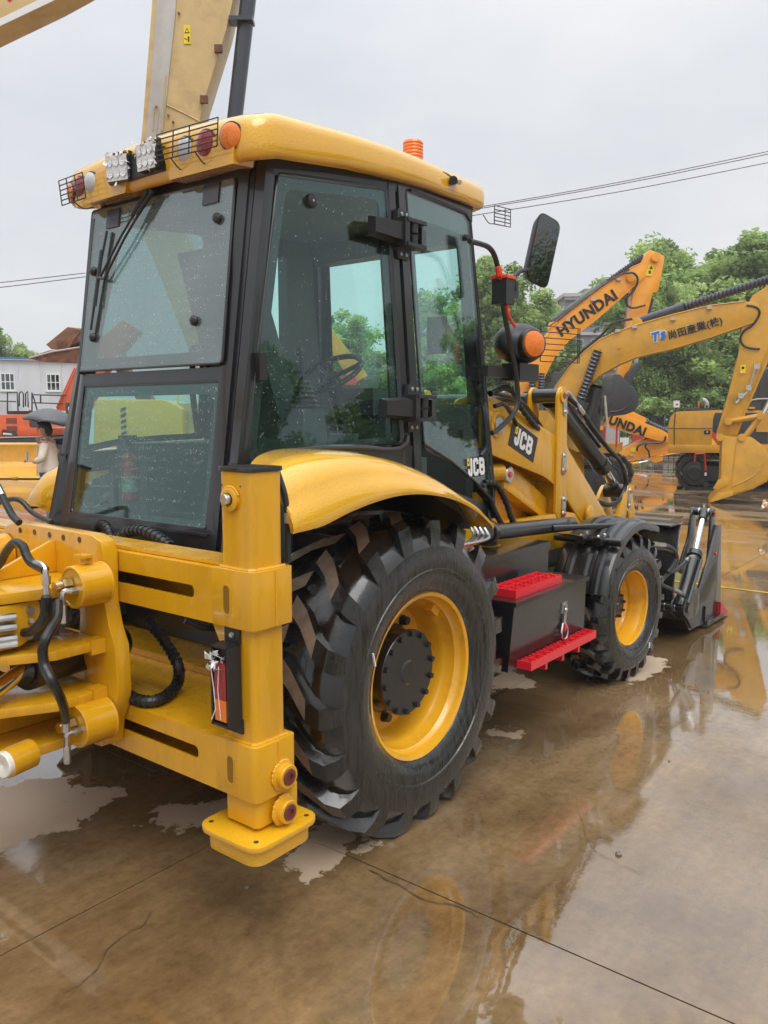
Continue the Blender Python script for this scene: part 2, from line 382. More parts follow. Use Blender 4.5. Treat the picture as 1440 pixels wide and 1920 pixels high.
# ------------------------------------------------------------------ ground: wet concrete yard laid in slabs
def concrete():
    m, n, l, p = newmat('wet_concrete')
    g = n.new('ShaderNodeNewGeometry'); pos = g.outputs['Position']
    def noise(sc, det=6, rough=0.6, dist=0.0, vec=pos):
        t = n.new('ShaderNodeTexNoise'); t.inputs['Scale'].default_value = sc; t.inputs['Detail'].default_value = det
        t.inputs['Roughness'].default_value = rough; t.inputs['Distortion'].default_value = dist
        l.new(vec, t.inputs['Vector']); return t.outputs['Fac']
    def ramp(fac, stops):
        r = n.new('ShaderNodeValToRGB'); e = r.color_ramp.elements
        e[0].position, e[0].color = stops[0][0], (*stops[0][1], 1); e[1].position, e[1].color = stops[-1][0], (*stops[-1][1], 1)
        for s in stops[1:-1]:
            x = e.new(s[0]); x.color = (*s[1], 1)
        l.new(fac, r.inputs[0]); return r.outputs['Color']
    def mix(fac, a, b, mode='MIX'):
        x = n.new('ShaderNodeMix'); x.data_type = 'RGBA'; x.blend_type = mode
        if isinstance(fac, float): x.inputs[0].default_value = fac
        else: l.new(fac, x.inputs[0])
        for i, s in ((6, a), (7, b)):
            if isinstance(s, tuple): x.inputs[i].default_value = (*s, 1)
            else: l.new(s, x.inputs[i])
        return x.outputs[2]
    def math_(op, a, b=None, c=None, clamp=False):
        x = n.new('ShaderNodeMath'); x.operation = op; x.use_clamp = clamp
        for i, s in enumerate((a, b, c)):
            if s is None: continue
            if isinstance(s, (int, float)): x.inputs[i].default_value = s
            else: l.new(s, x.inputs[i])
        return x.outputs[0]
    big = noise(0.32, 4, 0.55, 0.4); mid = noise(1.7, 7, 0.65, 0.3); fine = noise(22, 5, 0.7)
    base = ramp(big, [(0.3, (0.14, 0.084, 0.037)), (0.5, (0.22, 0.142, 0.067)), (0.72, (0.325, 0.245, 0.155))])
    det = ramp(mid, [(0.3, (0.55, 0.5, 0.45)), (0.52, (1, 1, 1)), (0.75, (1.35, 1.35, 1.35))])
    col = mix(0.85, base, det, 'MULTIPLY')
    grit = ramp(fine, [(0.3, (0.6, 0.58, 0.55)), (0.52, (1, 1, 1)), (0.75, (1.35, 1.35, 1.35))])
    col = mix(0.6, col, grit, 'MULTIPLY')
    # streaks of silt dragged along by tyres and squeegees
    mp = n.new('ShaderNodeMapping'); mp.inputs['Rotation'].default_value = (0, 0, 0.45); mp.inputs['Scale'].default_value = (0.5, 6, 1)
    l.new(pos, mp.inputs[0]); st = noise(1.1, 6, 0.7, 0.2, mp.outputs[0])
    col = mix(0.5, col, ramp(st, [(0.35, (0.7, 0.66, 0.6)), (0.6, (1.1, 1.1, 1.1))]), 'MULTIPLY')
    # pale patches: drained water film, and one painted sky reflection under the machine's front
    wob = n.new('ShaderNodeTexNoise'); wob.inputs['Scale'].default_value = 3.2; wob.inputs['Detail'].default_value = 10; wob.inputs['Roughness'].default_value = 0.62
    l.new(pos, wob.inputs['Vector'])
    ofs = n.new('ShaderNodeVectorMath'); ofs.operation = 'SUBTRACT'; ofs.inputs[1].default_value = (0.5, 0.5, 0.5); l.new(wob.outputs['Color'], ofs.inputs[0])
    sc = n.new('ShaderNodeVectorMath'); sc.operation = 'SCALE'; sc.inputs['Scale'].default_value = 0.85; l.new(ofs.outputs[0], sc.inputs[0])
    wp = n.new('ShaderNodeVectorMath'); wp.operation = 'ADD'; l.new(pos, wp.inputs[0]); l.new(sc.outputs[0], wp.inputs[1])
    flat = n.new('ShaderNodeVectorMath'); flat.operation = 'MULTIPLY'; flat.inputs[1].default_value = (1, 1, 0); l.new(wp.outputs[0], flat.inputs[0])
    dry_glint = None
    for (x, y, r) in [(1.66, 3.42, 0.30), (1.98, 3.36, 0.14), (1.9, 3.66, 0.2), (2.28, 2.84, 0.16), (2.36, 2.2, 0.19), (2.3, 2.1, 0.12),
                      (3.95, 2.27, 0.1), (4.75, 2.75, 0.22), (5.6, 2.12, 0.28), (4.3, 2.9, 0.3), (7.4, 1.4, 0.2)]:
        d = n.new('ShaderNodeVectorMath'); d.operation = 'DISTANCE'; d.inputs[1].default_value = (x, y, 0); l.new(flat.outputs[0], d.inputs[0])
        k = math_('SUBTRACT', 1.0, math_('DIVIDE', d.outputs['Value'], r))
        dry_glint = k if dry_glint is None else math_('MAXIMUM', dry_glint, k)
    dmask = math_('MULTIPLY', math_('ADD', dry_glint, math_('MULTIPLY', math_('SUBTRACT', fine, 0.5), 0.35)), 9.0, clamp=True)
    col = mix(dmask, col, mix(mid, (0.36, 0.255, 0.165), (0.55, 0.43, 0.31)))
    # farther out the yard has drained unevenly: streaks of merely damp slab between the puddles
    ln = n.new('ShaderNodeVectorMath'); ln.operation = 'LENGTH'; l.new(pos, ln.inputs[0])
    mp2 = n.new('ShaderNodeMapping'); mp2.inputs['Rotation'].default_value = (0, 0, 0.9); mp2.inputs['Scale'].default_value = (0.9, 0.22, 1)
    l.new(pos, mp2.inputs[0])
    damp = math_('MULTIPLY', math_('MULTIPLY', math_('SUBTRACT', noise(1.2, 7, 0.62, 0.6, mp2.outputs[0]), 0.47), 9.0, clamp=True), math_('MULTIPLY', math_('SUBTRACT', ln.outputs['Value'], 8.5), 0.22, clamp=True))
    col = mix(math_('MULTIPLY', damp, 0.45), col, (0.36, 0.29, 0.21))
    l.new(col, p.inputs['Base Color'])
    # water film: mirror-smooth where it stands, broken where aggregate pokes through
    film = math_('MULTIPLY_ADD', math_('SUBTRACT', noise(0.55, 5, 0.6, 0.5), 0.5), 5.0, 0.78, clamp=True)
    rough = math_('MULTIPLY_ADD', math_('SUBTRACT', 1.0, film), 0.07, 0.010)
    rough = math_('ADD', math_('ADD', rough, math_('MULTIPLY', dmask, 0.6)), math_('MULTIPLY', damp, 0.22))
    l.new(rough, p.inputs['Roughness'])
    p.inputs['IOR'].default_value = 1.6
    p.inputs['Coat IOR'].default_value = 1.9; p.inputs['Coat Roughness'].default_value = 0.004
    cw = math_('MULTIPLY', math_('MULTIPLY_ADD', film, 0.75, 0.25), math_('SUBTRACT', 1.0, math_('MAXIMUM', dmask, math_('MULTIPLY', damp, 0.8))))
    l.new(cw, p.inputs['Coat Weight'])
    bh = math_('ADD', math_('MULTIPLY', noise(90, 3), 0.30), math_('MULTIPLY', noise(9, 4), 1.0))
    b = n.new('ShaderNodeBump'); b.inputs['Distance'].default_value = 0.004
    l.new(math_('MULTIPLY_ADD', math_('SUBTRACT', 1.0, film), 0.20, 0.03), b.inputs['Strength'])
    l.new(bh, b.inputs['Height']); l.new(b.outputs[0], p.inputs['Normal'])
    cb = n.new('ShaderNodeBump'); cb.inputs['Distance'].default_value = 0.004
    l.new(math_('MULTIPLY_ADD', math_('SUBTRACT', 1.0, film), 0.16, 0.06), cb.inputs['Strength'])
    l.new(math_('ADD', noise(8, 3), math_('MULTIPLY', noise(26, 3), 0.3)), cb.inputs['Height']); l.new(cb.outputs[0], p.inputs['Coat Normal'])
concrete()
mat('joint_mud', (0.06, 0.04, 0.022), 0.3, var=0.4)
mat('crack_fill', (0.10, 0.065, 0.035), 0.35, var=0.4)
mat('road_paint', (0.55, 0.36, 0.03), 0.2, var=0.35, vscale=4, dirt=(0.2, 0.13, 0.06), dirtamt=1.0, dirtscale=2.5, ior=1.6)

b = MB('joint_mud'); b.face([(-300, -300, -0.014), (400, -300, -0.014), (400, 400, -0.014), (-300, 400, -0.014)])
ground = struct('ground', b)
S = 5.95; X0, Y0 = 2.4, 2.58
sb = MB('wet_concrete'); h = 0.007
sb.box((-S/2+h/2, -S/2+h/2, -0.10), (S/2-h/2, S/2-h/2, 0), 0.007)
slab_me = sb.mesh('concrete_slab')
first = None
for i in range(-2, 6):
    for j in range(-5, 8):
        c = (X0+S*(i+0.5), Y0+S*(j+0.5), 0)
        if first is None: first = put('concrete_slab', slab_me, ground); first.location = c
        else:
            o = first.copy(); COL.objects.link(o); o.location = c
far = MB('wet_concrete')      # the yard beyond the slabs, too far away to tell the slabs apart
xa, xb, ya, yb = X0-2*S, X0+6*S, Y0-5*S, Y0+8*S
for (p0, p1) in (((xb, -300), (400, 400)), ((-300, -300), (xa, 400)), ((xa, yb), (xb, 400)), ((xa, -300), (xb, ya))):
    far.face([(p0[0], p0[1], -0.001), (p1[0], p0[1], -0.001), (p1[0], p1[1], -0.001), (p0[0], p1[1], -0.001)])
put('far_yard', far, ground)
b = MB('road_paint')
pts = [(8.80, -6.0), (8.86, -6.0), (8.87, 20), (8.79, 20)]
b.face([(x, y, 0.004) for x, y in pts])
painted = struct('painted_line', b)
def crack(path, w):
    b = MB('crack_fill'); L_, R_ = [], []
    rnd = random.Random(3)
    P = smooth([(x, y, 0) for x, y in path], 5)
    for i, p in enumerate(P):
        t = (P[min(i+1, len(P)-1)]-P[max(i-1, 0)]).normalized(); s_ = Vector((-t.y, t.x, 0))
        p = p + s_*rnd.uniform(-0.006, 0.006); ww = w*rnd.uniform(0.3, 1.4)*(0.25 if i in (0, len(P)-1) else 1)
        L_.append(b.bm.verts.new((p+s_*ww) + Vector((0, 0, 0.004)))); R_.append(b.bm.verts.new((p-s_*ww) + Vector((0, 0, 0.004))))
    b._fin([b.bm.faces.new((L_[i], R_[i], R_[i+1], L_[i+1])) for i in range(len(P)-1)])
    put('crack', b, ground)
crack([(1.240, 2.247), (1.311, 2.243), (1.381, 2.270), (1.453, 2.326), (1.550, 2.343), (1.602, 2.339), (1.668, 2.383)], 0.0022)
crack([(2.372, 1.941), (2.355, 1.781), (2.340, 1.632), (2.385, 1.520), (2.373, 1.421)], 0.0035)
crack([(3.344, 1.489), (3.075, 1.305), (3.038, 1.219), (3.004, 1.073)], 0.0010)
mat('pebble_grey', (0.16, 0.14, 0.12), 0.5, var=0.3, vscale=20)
for k, (q, r) in enumerate([((3.092, 1.196, 0.000), 0.016), ((2.204, 1.216, 0.000), 0.006), ((1.985, 2.224, 0.000), 0.011), ((4.133, 1.345, -0.000), 0.008), ((3.129, 1.377, 0.000), 0.005)]):
    b = MB('pebble_grey'); b.sphere((0, 0, 0), 1, 10, Matrix.Diagonal((r, r*0.8, r*0.55, 1)))
    for v in b.bm.verts: v.co *= random.uniform(0.85, 1.15)
    o = put('pebble', b); o.location = (q[0], q[1], r*0.3)
    tag(o, ['dark pebble lying on wet concrete at the edge of the reflection', 'tiny dark chip of stone on the wet concrete nearest the camera', 'pale stone chip on the brown wet concrete below the yellow foot pad',
            'small stone on pale wet concrete beyond the dark pebble', 'speck of grit beside the dark pebble on the concrete'][k], 'pebble')

# ------------------------------------------------------------------ view-aligned frame for the machines and trees round the yard: u to the right, d away, z up
RT = Vector((math.sin(R(38.1)), -math.cos(R(38.1)), 0)); FH = Vector((math.cos(R(38.1)), math.sin(R(38.1)), 0)); RZ = R(38.1-90)
def W(u, d, z=0): return RT*u + FH*d + Vector((0, 0, z))
def yroot(name, label, cat, u, d, group=None): return root(name, label, cat, W(u, d), RZ, group, (u, d, 0))

# ------------------------------------------------------------------ trees
def leafmat(name, col, tr):
    m, n, l, p = newmat(name)
    p.inputs['Roughness'].default_value = 0.45; p.inputs['Specular IOR Level'].default_value = 0.35
    t = n.new('ShaderNodeTexNoise'); t.inputs['Scale'].default_value = 0.7; t.inputs['Detail'].default_value = 4
    tc = n.new('ShaderNodeTexCoord'); l.new(tc.outputs['Object'], t.inputs['Vector'])
    r = n.new('ShaderNodeValToRGB'); r.color_ramp.elements[0].position = 0.3; r.color_ramp.elements[1].position = 0.7
    r.color_ramp.elements[0].color = (*[c*0.7 for c in col], 1); r.color_ramp.elements[1].color = (*[min(1, c*1.35) for c in col], 1)
    l.new(t.outputs['Fac'], r.inputs[0]); l.new(r.outputs['Color'], p.inputs['Base Color'])
    tl = n.new('ShaderNodeBsdfTranslucent'); l.new(r.outputs['Color'], tl.inputs[0])
    mx = n.new('ShaderNodeMixShader'); mx.inputs[0].default_value = tr; l.new(p.outputs[0], mx.inputs[1]); l.new(tl.outputs[0], mx.inputs[2])
    l.new(mx.outputs[0], n['Material Output'].inputs['Surface'])
leafmat('leaf_dark', (0.19, 0.27, 0.09), 0.45); leafmat('leaf_mid', (0.33, 0.46, 0.15), 0.5); leafmat('leaf_light', (0.48, 0.60, 0.21), 0.5)
leafmat('leaf_brown', (0.16, 0.10, 0.05), 0.3)
mat('bark', (0.12, 0.10, 0.08), 0.85, var=0.3, vscale=12, bump=0.4, bscale=20, stretch=(1, 1, 0.25))
def tree_meshes(seed, h, rx, base, nclump=70, leaves=135, brown=0.0, lsize=0.17):
    rnd = random.Random(seed)
    tk = MB('bark'); cr = MB('leaf_dark'); cr.m('leaf_mid'); cr.m('leaf_light'); cr.m('leaf_brown')
    top = Vector((rnd.uniform(-.4, .4), rnd.uniform(-.4, .4), h*0.8))
    path = smooth([(0, 0, -0.05), (rnd.uniform(-.12, .12), rnd.uniform(-.12, .12), h*0.25), (rnd.uniform(-.3, .3), rnd.uniform(-.3, .3), h*0.52), top], 4)
    n = len(path); r0 = 0.022*h
    tk.tube(path, r0, 9, rs=[r0*(1.25 if i == 0 else 1)*(1-0.85*i/(n-1)) for i in range(n)])
    lobes = []
    for k in range(9):
        a = k*2.4 + rnd.uniform(-.4, .4); zz = base + (h-base)*(0.18+0.72*((k*0.618) % 1)); f = 1-abs((zz-base)/(h-base)-0.4)*0.95
        e = Vector((math.cos(a)*rx*0.62*f, math.sin(a)*rx*0.62*f, zz)); lobes.append((e, rx*rnd.uniform(0.34, 0.52)))
        s0 = path[min(n-1, int(n*(0.4+0.4*(k/9))))]
        tk.tube(smooth([s0, s0.lerp(e, 0.5)+Vector((0, 0, 0.25)), e], 3), r0*0.4, 6, rs=[r0*0.42*(1-0.13*i) for i in range(7)])
    lobes.append((Vector((top.x, top.y, h-rx*0.38)), rx*0.45)); lobes.append((Vector((0, 0, base+(h-base)*0.45)), rx*0.6))
    bm = cr.bm
    for c in range(nclump):
        e, rr = rnd.choice(lobes)
        d = Vector((rnd.gauss(0, 1), rnd.gauss(0, 1), rnd.gauss(0, 0.85))).normalized()
        cc = e + d*rr*rnd.uniform(0.55, 1.08); cr_ = rnd.uniform(0.28, 0.62)*rx/3.0
        tone = rnd.random(); br = rnd.random() < brown
        for q in range(leaves):
            dd = Vector((rnd.gauss(0, 1), rnd.gauss(0, 1), rnd.gauss(0, 0.75)))
            p = cc + dd.normalized()*cr_*rnd.random()**0.5*1.15
            s = lsize*rnd.uniform(0.6, 1.35)
            u = Vector((rnd.gauss(0, 1), rnd.gauss(0, 1), rnd.gauss(0, .6))).normalized()
            w = u.cross(Vector((rnd.gauss(0, 1), rnd.gauss(0, 1), rnd.gauss(0, 1)))).normalized()
            v = [bm.verts.new(p+u*s), bm.verts.new(p+w*s*0.5), bm.verts.new(p-u*s*0.8), bm.verts.new(p-w*s*0.5)]
            f = bm.faces.new(v)
            f.material_index = 3 if br else min(2, max(0, int(tone*2.2 + rnd.uniform(-.5, .9))))
    return tk.mesh('trunk'), cr.mesh('crown', recalc=False)
TV = [tree_meshes(s, 10, 3.7, 2.2, 150, 230, 0.0, 0.135) for s in (1, 2, 3)]
TB = tree_meshes(9, 6, 2.0, 0.8, 40, 120, 0.5, 0.12)
def tree(label, u, d, sc, var, rz, group='trees along the far side of the yard', sxy=1.0, name='tree'):
    tk, cr = var
    t = root(name, label, 'tree', W(u, d), rz, group)
    t.scale = (sc*sxy, sc*sxy, sc)
    for nm, me in (('trunk', tk), ('crown', cr)):
        o = bpy.data.objects.new(nm, me); COL.objects.link(o); o.parent = t
    return t
tree('bushy green tree behind the round indicator lamp and mirror', 6.2, 44, 0.95, TV[0], 0.4)
tree('green tree rising behind the cab roof to the left of the mirror bracket', 3.4, 47, 0.82, TV[1], 2.2)
tree('shorter green tree left of the dark building', 8.2, 46, 0.84, TV[2], 1.2)
tree('tall dense tree right behind the knuckle of the orange boom', 15.2, 45.5, 1.08, TV[1], 0.2, sxy=1.1)
tree('tree with bare grey trunk behind the black bucket', 13.9, 41, 0.78, TV[0], 1.9, sxy=0.8)
tree('leafy tree behind the yellow engine hood of the crawler excavator', 16.4, 43, 0.90, TV[2], 5.0, sxy=1.35)
tree('tall tree at the right edge behind the yellow stick', 19.1, 46, 1.06, TV[0], 3.1, sxy=1.25)
tree('tree at the far right, cut off by the picture edge', 21.5, 45, 1.05, TV[1], 4.2)
tree('low tree behind the exhaust pipe of the crawler excavator', 19.0, 40, 0.62, TV[1], 2.9, sxy=1.3)
tree('roundish tree seen through the cab side window', -1.2, 37, 0.6, TV[2], 0.9, sxy=1.1)
tree('light green tree seen through the cab door glass', 1.7, 40, 0.52, TV[0], 2.4, sxy=1.1)
tree('scrubby tree half brown with dead leaves below the orange boom', 7.6, 40, 0.95, TB, 0.5)
tree('low brown and green shrub left of the dark building', 9.8, 42, 0.9, TB, 2.5)
tree('small green tree at the left edge above the white building', -28.4, 60, 0.80, TV[0], 0.3, 'trees behind the white building')
tree('smaller tree beside it above the blue roof line', -26.3, 61, 0.66, TV[1], 1.3, 'trees behind the white building')
for k, (u, d, s) in enumerate([(21, 24, 0.72), (23, 18, 0.66), (24, 12, 0.78), (24.5, 6, 0.82), (24, 0, 0.7), (23, -6, 0.85), (20, -12, 0.75)]):      # reflected in the side glass
    tree('tree standing beyond the right edge of the photograph, mirrored in the cab glass', u, d, s, TV[k % 3], k*1.7, 'trees mirrored in the cab glass')
TS_ = tree_meshes(21, 3.2, 1.7, 0.2, 60, 120, 0.0, 0.10)
for k, (u, d, s, lab) in enumerate([(5.0, 41, 1.0, 'round green shrub below the indicator lamp'), (8.2, 42, 0.9, 'green shrub behind the loader arm knee'), (10.4, 40, 0.95, 'green shrub behind the hanging black bucket'), (12.1, 39, 0.8, 'green shrub left of the small pale box on a post'), (14.6, 39, 0.95, 'green shrub behind the small pale box on a post'), (16.4, 40, 1.1, 'green shrub behind the yellow engine hood'), (18.4, 39, 1.0, 'green shrub right of the exhaust pipe'), (20.6, 40, 1.1, 'green shrub behind the yellow stick at the right edge'), (-0.2, 38, 1.0, 'green shrub low in the cab side window'), (2.4, 39, 1.1, 'green shrub low in the cab door glass')]):
    tree(lab, u, d, s, TS_, k*1.3, 'shrubs below the trees', sxy=1.15, name='shrub')['category'] = 'shrub'

# ------------------------------------------------------------------ the backhoe loader
YC = 3.10
bh = root('backhoe_loader', 'large yellow backhoe loader with black cab standing in the wet yard', 'backhoe loader', (2.83, YC, 0), frame=(2.83, YC, 0))
def my(p): return (p[0], 2*YC-p[1], p[2])
def bolt_mesh(mname, r=0.012, h=0.012):
    b = MB(mname); b.cyl((0, 0, 0), (0, -h*0.3, 0), r*1.25, n=10); b.cyl((0, -h*0.3, 0), (0, -h, 0), r, n=6); return b.mesh('bolt')
# --- rear frame: two cross beams with slots, wrapped round the stabiliser legs
def beam(name, z0, z1, slot0, slot1, y0=1.925, y1=4.275):
    X0b, X1b = 1.765, 1.955
    b = MB('paint_yellow'); t = 0.012
    b.box((X0b, y0+0.16, z1-t), (X1b, y1-0.16, z1), 0.004); b.box((X0b, y0+0.16, z0), (X1b, y1-0.16, z0+t), 0.004)
    b.box((X1b-t, y0+0.16, z0+t), (X1b, y1-0.16, z1-t))
    # rear face with slots cut out: strips above, below and between
    s0, s1 = slot0, slot1
    cuts = [(2.215, 2.95), (3.25, 3.985)]
    b.box((X0b, y0+0.16, s1), (X0b+t, y1-0.16, z1-t)); b.box((X0b, y0+0.16, z0+t), (X0b+t, y1-0.16, s0))
    edges = [y0+0.16, cuts[0][0], cuts[0][1], cuts[1][0], cuts[1][1], y1-0.16]
    for k in (0, 2, 4): b.box((X0b, edges[k], s0), (X0b+t, edges[k+1], s1))
    # rounded slot ends
    rr = (s1-s0)/2; zc = (s0+s1)/2
    for (ya, yb) in cuts:
        for yy, sg in ((ya, 1), (yb, -1)):
            for up in (1, -1):
                pts = [(yy, zc+up*rr)] + [(yy+sg*rr*(1-math.sin(a)), zc+up*rr*math.cos(a)) for a in [i*math.pi/12 for i in range(0, 7)]][::-1]
                pts = [(yy, zc+up*rr), (yy, zc)] + [(yy+sg*rr*(1-math.cos(a)), zc+up*rr*math.sin(a)) for a in [i*math.pi/12 for i in range(1, 7)]]
                b.yz(pts, X0b+0.001, X0b+t-0.001)
    return put(name, b, bh)
bu = beam('upper_cross_beam', 1.10, 1.292, 1.172, 1.218)
bl = beam('lower_cross_beam', 0.512, 0.702, 0.592, 0.640)
b = MB('paint_yellow'); b.box((1.80, 2.1, 1.294), (1.93, 4.1, 1.306), 0.003); put('beam_cover_strip', b, bu)
b = MB('paint_yellow'); b.box((1.957, 2.30, 0.66), (2.50, 3.9, 0.690), 0.004); b.box((2.2, 2.30, 0.692), (2.215, 3.9, 0.72)); put('bottom_plate', b, bl)
# dark underbody filling the space between the beams
b = MB('paint_black')
b.box((2.55, 2.55, 0.46), (3.6, 3.65, 1.22), 0.03); b.cyl((2.83, 2.3, 0.66), (2.83, 3.9, 0.66), 0.16, n=20); b.box((2.50, 2.25, 0.70), (2.53, 3.95, 1.30))
b.box((3.6, 2.7, 0.5), (5.9, 3.5, 0.95), 0.02)
put('underbody', b, bh)
for k, (p, r_) in enumerate([([(2.1, 2.45, 1.03), (2.25, 2.5, 0.98), (2.45, 2.7, 1.02)], 0.016), ([(2.1, 2.7, 0.95), (2.2, 2.66, 0.9), (2.48, 2.6, 0.86)], 0.013), ([(2.2, 2.3, 1.08), (2.15, 2.6, 1.06), (2.2, 3.0, 1.07)], 0.012)]):
    b = MB('hose'); b.tube(smooth(p, 5), r_, 8); put('hydraulic_hose', b, bh)
for k, y in enumerate((2.42, 2.5, 2.58, 2.22)):
    b = MB('steel'); b.cyl((2.05, y, 1.07-0.01*k), (2.13, y-0.05, 1.065-0.01*k), 0.011, n=8); b.cyl((2.075, y-0.015, 1.068-0.01*k), (2.10, y-0.03, 1.066-0.01*k), 0.016, n=6); put('hose_fitting', b, bh)
# --- stabiliser leg with sleeves, cap, foot pad
def stabilizer(mirror=False):
    f = my if mirror else (lambda p: p)
    def P(b, name, par=bh, lab=None, ang=32):
        if mirror:
            for v in b.bm.verts: v.co.y = 2*YC - v.co.y
        return put(name, b, par, label=lab, ang=ang)
    b = MB('paint_yellow'); b.xy(rpoly([(1.785, 1.945), (1.93, 1.945), (1.93, 2.095), (1.785, 2.095)], 0.022), 0.515, 1.615); leg = P(b, 'stabilizer_leg')
    b = MB('paint_black'); b.xy(rpoly([(1.778, 1.938), (1.937, 1.938), (1.937, 2.102), (1.778, 2.102)], 0.025), 1.616, 1.632, 0.004); P(b, 'cap', leg)
    for z0, z1, nm in ((1.100, 1.294, 'upper_sleeve'), (0.512, 0.704, 'lower_sleeve')):
        b = MB('paint_yellow')
        pts = rpoly([(1.764, 1.922), (1.955, 1.922), (1.955, 2.12), (1.764, 2.12)], [0.03, 0.02, 0.002, 0.002])
        b.xy(pts, z0, z1, 0.003)
        P(b, nm)
        # seam weld running down the side and round the leg
        b = MB('paint_yellow'); rn = random.Random(4)
        b.tube([(1.87+rn.uniform(-.0015, .0015), 1.921+rn.uniform(-.001, .001), z1-0.004-(z1-z0-0.008)*i/22) for i in range(23)], 0.004, 6)
        zz = z1+0.002
        b.tube([(1.79, 2.10, zz), (1.783, 2.0, zz), (1.783, 1.955, zz), (1.795, 1.943, zz), (1.86, 1.942, zz), (1.93, 1.942, zz)], 0.007, 6)
        P(b, 'weld_bead', leg)
        # oblong window in the rear face, uncut: its inner shade is painted darker
        zc = (z0+z1)/2-0.005
        b = MB('paint_yellow'); ring_o = [(1.7615, 2.045+0.022*math.cos(a), zc+(0.032 if math.sin(a) > 0 else -0.032)+0.022*math.sin(a)) for a in [i*math.pi/8 for i in range(16)]]
        ring_i = [(1.7615, 2.045+0.016*math.cos(a), zc+(0.032 if math.sin(a) > 0 else -0.032)+0.016*math.sin(a)) for a in [i*math.pi/8 for i in range(16)]]
        ring_d = [(1.7630, p[1], p[2]) for p in ring_i]
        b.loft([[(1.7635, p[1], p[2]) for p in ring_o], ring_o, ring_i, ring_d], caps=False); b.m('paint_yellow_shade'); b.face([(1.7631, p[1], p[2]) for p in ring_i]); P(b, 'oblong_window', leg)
    b = MB('paint_yellow'); b.xy(rpoly([(1.782, 1.938), (1.985, 1.938), (1.985, 2.10), (1.782, 2.10)], 0.022), 0.412, 0.511, 0.003); b.xy(rpoly([(1.80, 1.955), (1.97, 1.955), (1.97, 2.085), (1.80, 2.085)], 0.02), 0.399, 0.4115); P(b, 'leg_end', leg)
    # foot pad
    pad = rpoly([(1.70, 1.86), (2.02, 1.86), (2.02, 2.165), (1.70, 2.165)], 0.07, 6)
    inner = rpoly([(1.72, 1.88), (2.0, 1.88), (2.0, 2.145), (1.72, 2.145)], 0.06, 6)
    b = MB('paint_yellow_wet'); b.xy(pad, 0.378, 0.398, 0.004); b.xy(inner, 0.318, 0.378, 0.004)
    pd = P(b, 'foot_pad')
    for (x, y) in ((1.745, 1.905), (1.98, 1.9), (1.745, 2.13)):
        b = MB('joint_mud'); b.lathe([(0.0001, 0.3985), (0.008, 0.3985), (0.009, 0.399)], (x, y, 0), (0, 0, 1), 10); P(b, 'bolt_hole', pd)
    # pressure plugs on the outer side
    for (x, z) in ((1.885, 0.578), (1.885, 0.452)):
        b = MB('paint_yellow'); rn = random.Random(5)
        b.lathe([(0.001, 0), (0.046, 0), (0.052, 0.004), (0.05, 0.011), (0.042, 0.014), (0.041, 0.034), (0.038, 0.037), (0.029, 0.037), (0.028, 0.033), (0.001, 0.033)], (x, 1.923, z), (0, -1, 0), 28)
        for i in range(28):
            a = R(60+i*9); b.sphere((x+math.cos(a)*0.049, 1.918, z+math.sin(a)*0.049), rn.uniform(.004, .0075), 6)
        bo = P(b, 'plug_boss')
        b = MB('plug_red'); b.lathe([(0.0285, 0.034), (0.0285, 0.040), (0.026, 0.042), (0.013, 0.042), (0.012, 0.036), (0.001, 0.035)], (x, 1.923, z), (0, -1, 0), 24); P(b, 'hex_plug', bo)
    # pin through the top of the leg, rear face
    b = MB('paint_yellow'); b.lathe([(0.001, 0), (0.040, 0), (0.040, 0.013), (0.034, 0.016), (0.022, 0.016), (0.021, 0.006), (0.001, 0.006)], (1.785, 2.035, 1.525), (-1, 0, 0), 28)
    for i in range(16):
        a = R(20+i*9); b.sphere((1.779, 2.035+math.cos(a)*0.042, 1.525+math.sin(a)*0.042), 0.005, 6)
    pb = P(b, 'pin_boss')
    b = MB('steel'); b.lathe([(0.018, 0.0), (0.018, 0.03), (0.016, 0.034), (0.002, 0.034), (0.001, 0.032)], (1.785, 2.037, 1.527), (-1, 0, 0), 20); P(b, 'pin', pb)
    for (y, z) in ((2.085, 1.578), (2.08, 1.57), (1.99, 1.57), (2.085, 1.45)):
        b = MB('joint_mud'); b.cyl((1.7845, y, z), (1.7835, y, z), 0.0035, n=8); P(b, 'tapped_hole', leg)
    # gusset under the upper sleeve
    b = MB('paint_yellow'); b.yz([(2.10, 1.099), (2.17, 1.099), (2.10, 0.98)], 1.80, 1.82); P(b, 'gusset', leg)
    b = MB('hose'); b.tube(smooth([(1.955, 2.0, 1.62), (1.965, 1.965, 1.5), (1.965, 1.96, 1.30)], 5), 0.012, 8); b.m('steel'); b.cyl((1.966, 1.957, 1.47), (1.966, 1.957, 1.435), 0.014, n=8); P(b, 'leg_hose', leg)
    return leg
leg = stabilizer(); stabilizer(True)
# --- tail lamp in its bent bracket on the near leg
b = MB('plastic_black')
b.box((1.776, 2.0, 1.045), (1.783, 2.075, 1.10), 0.002); b.box((1.722, 2.0, 1.036), (1.778, 2.085, 1.044), 0.002)
b.box((1.776, 1.995, 0.735), (1.783, 2.07, 0.785), 0.002); b.box((1.722, 2.0, 0.768), (1.778, 2.085, 0.776), 0.002)
b.box((1.722, 1.998, 0.768), (1.778, 2.006, 1.044), 0.002); b.box((1.722, 2.079, 0.768), (1.778, 2.087, 1.044), 0.002); b.box((1.745, 2.006, 0.776), (1.752, 2.079, 1.036))
tb = put('tail_lamp_bracket', b, bh)
b = MB('lens_red'); b.box((1.727, 2.018, 0.86), (1.744, 2.074, 0.985), 0.006); b.m('lens_amber'); b.box((1.727, 2.018, 0.785), (1.744, 2.074, 0.858), 0.006); put('tail_lamp', b, tb, label='red over amber lamp half wrapped in clear plastic film')
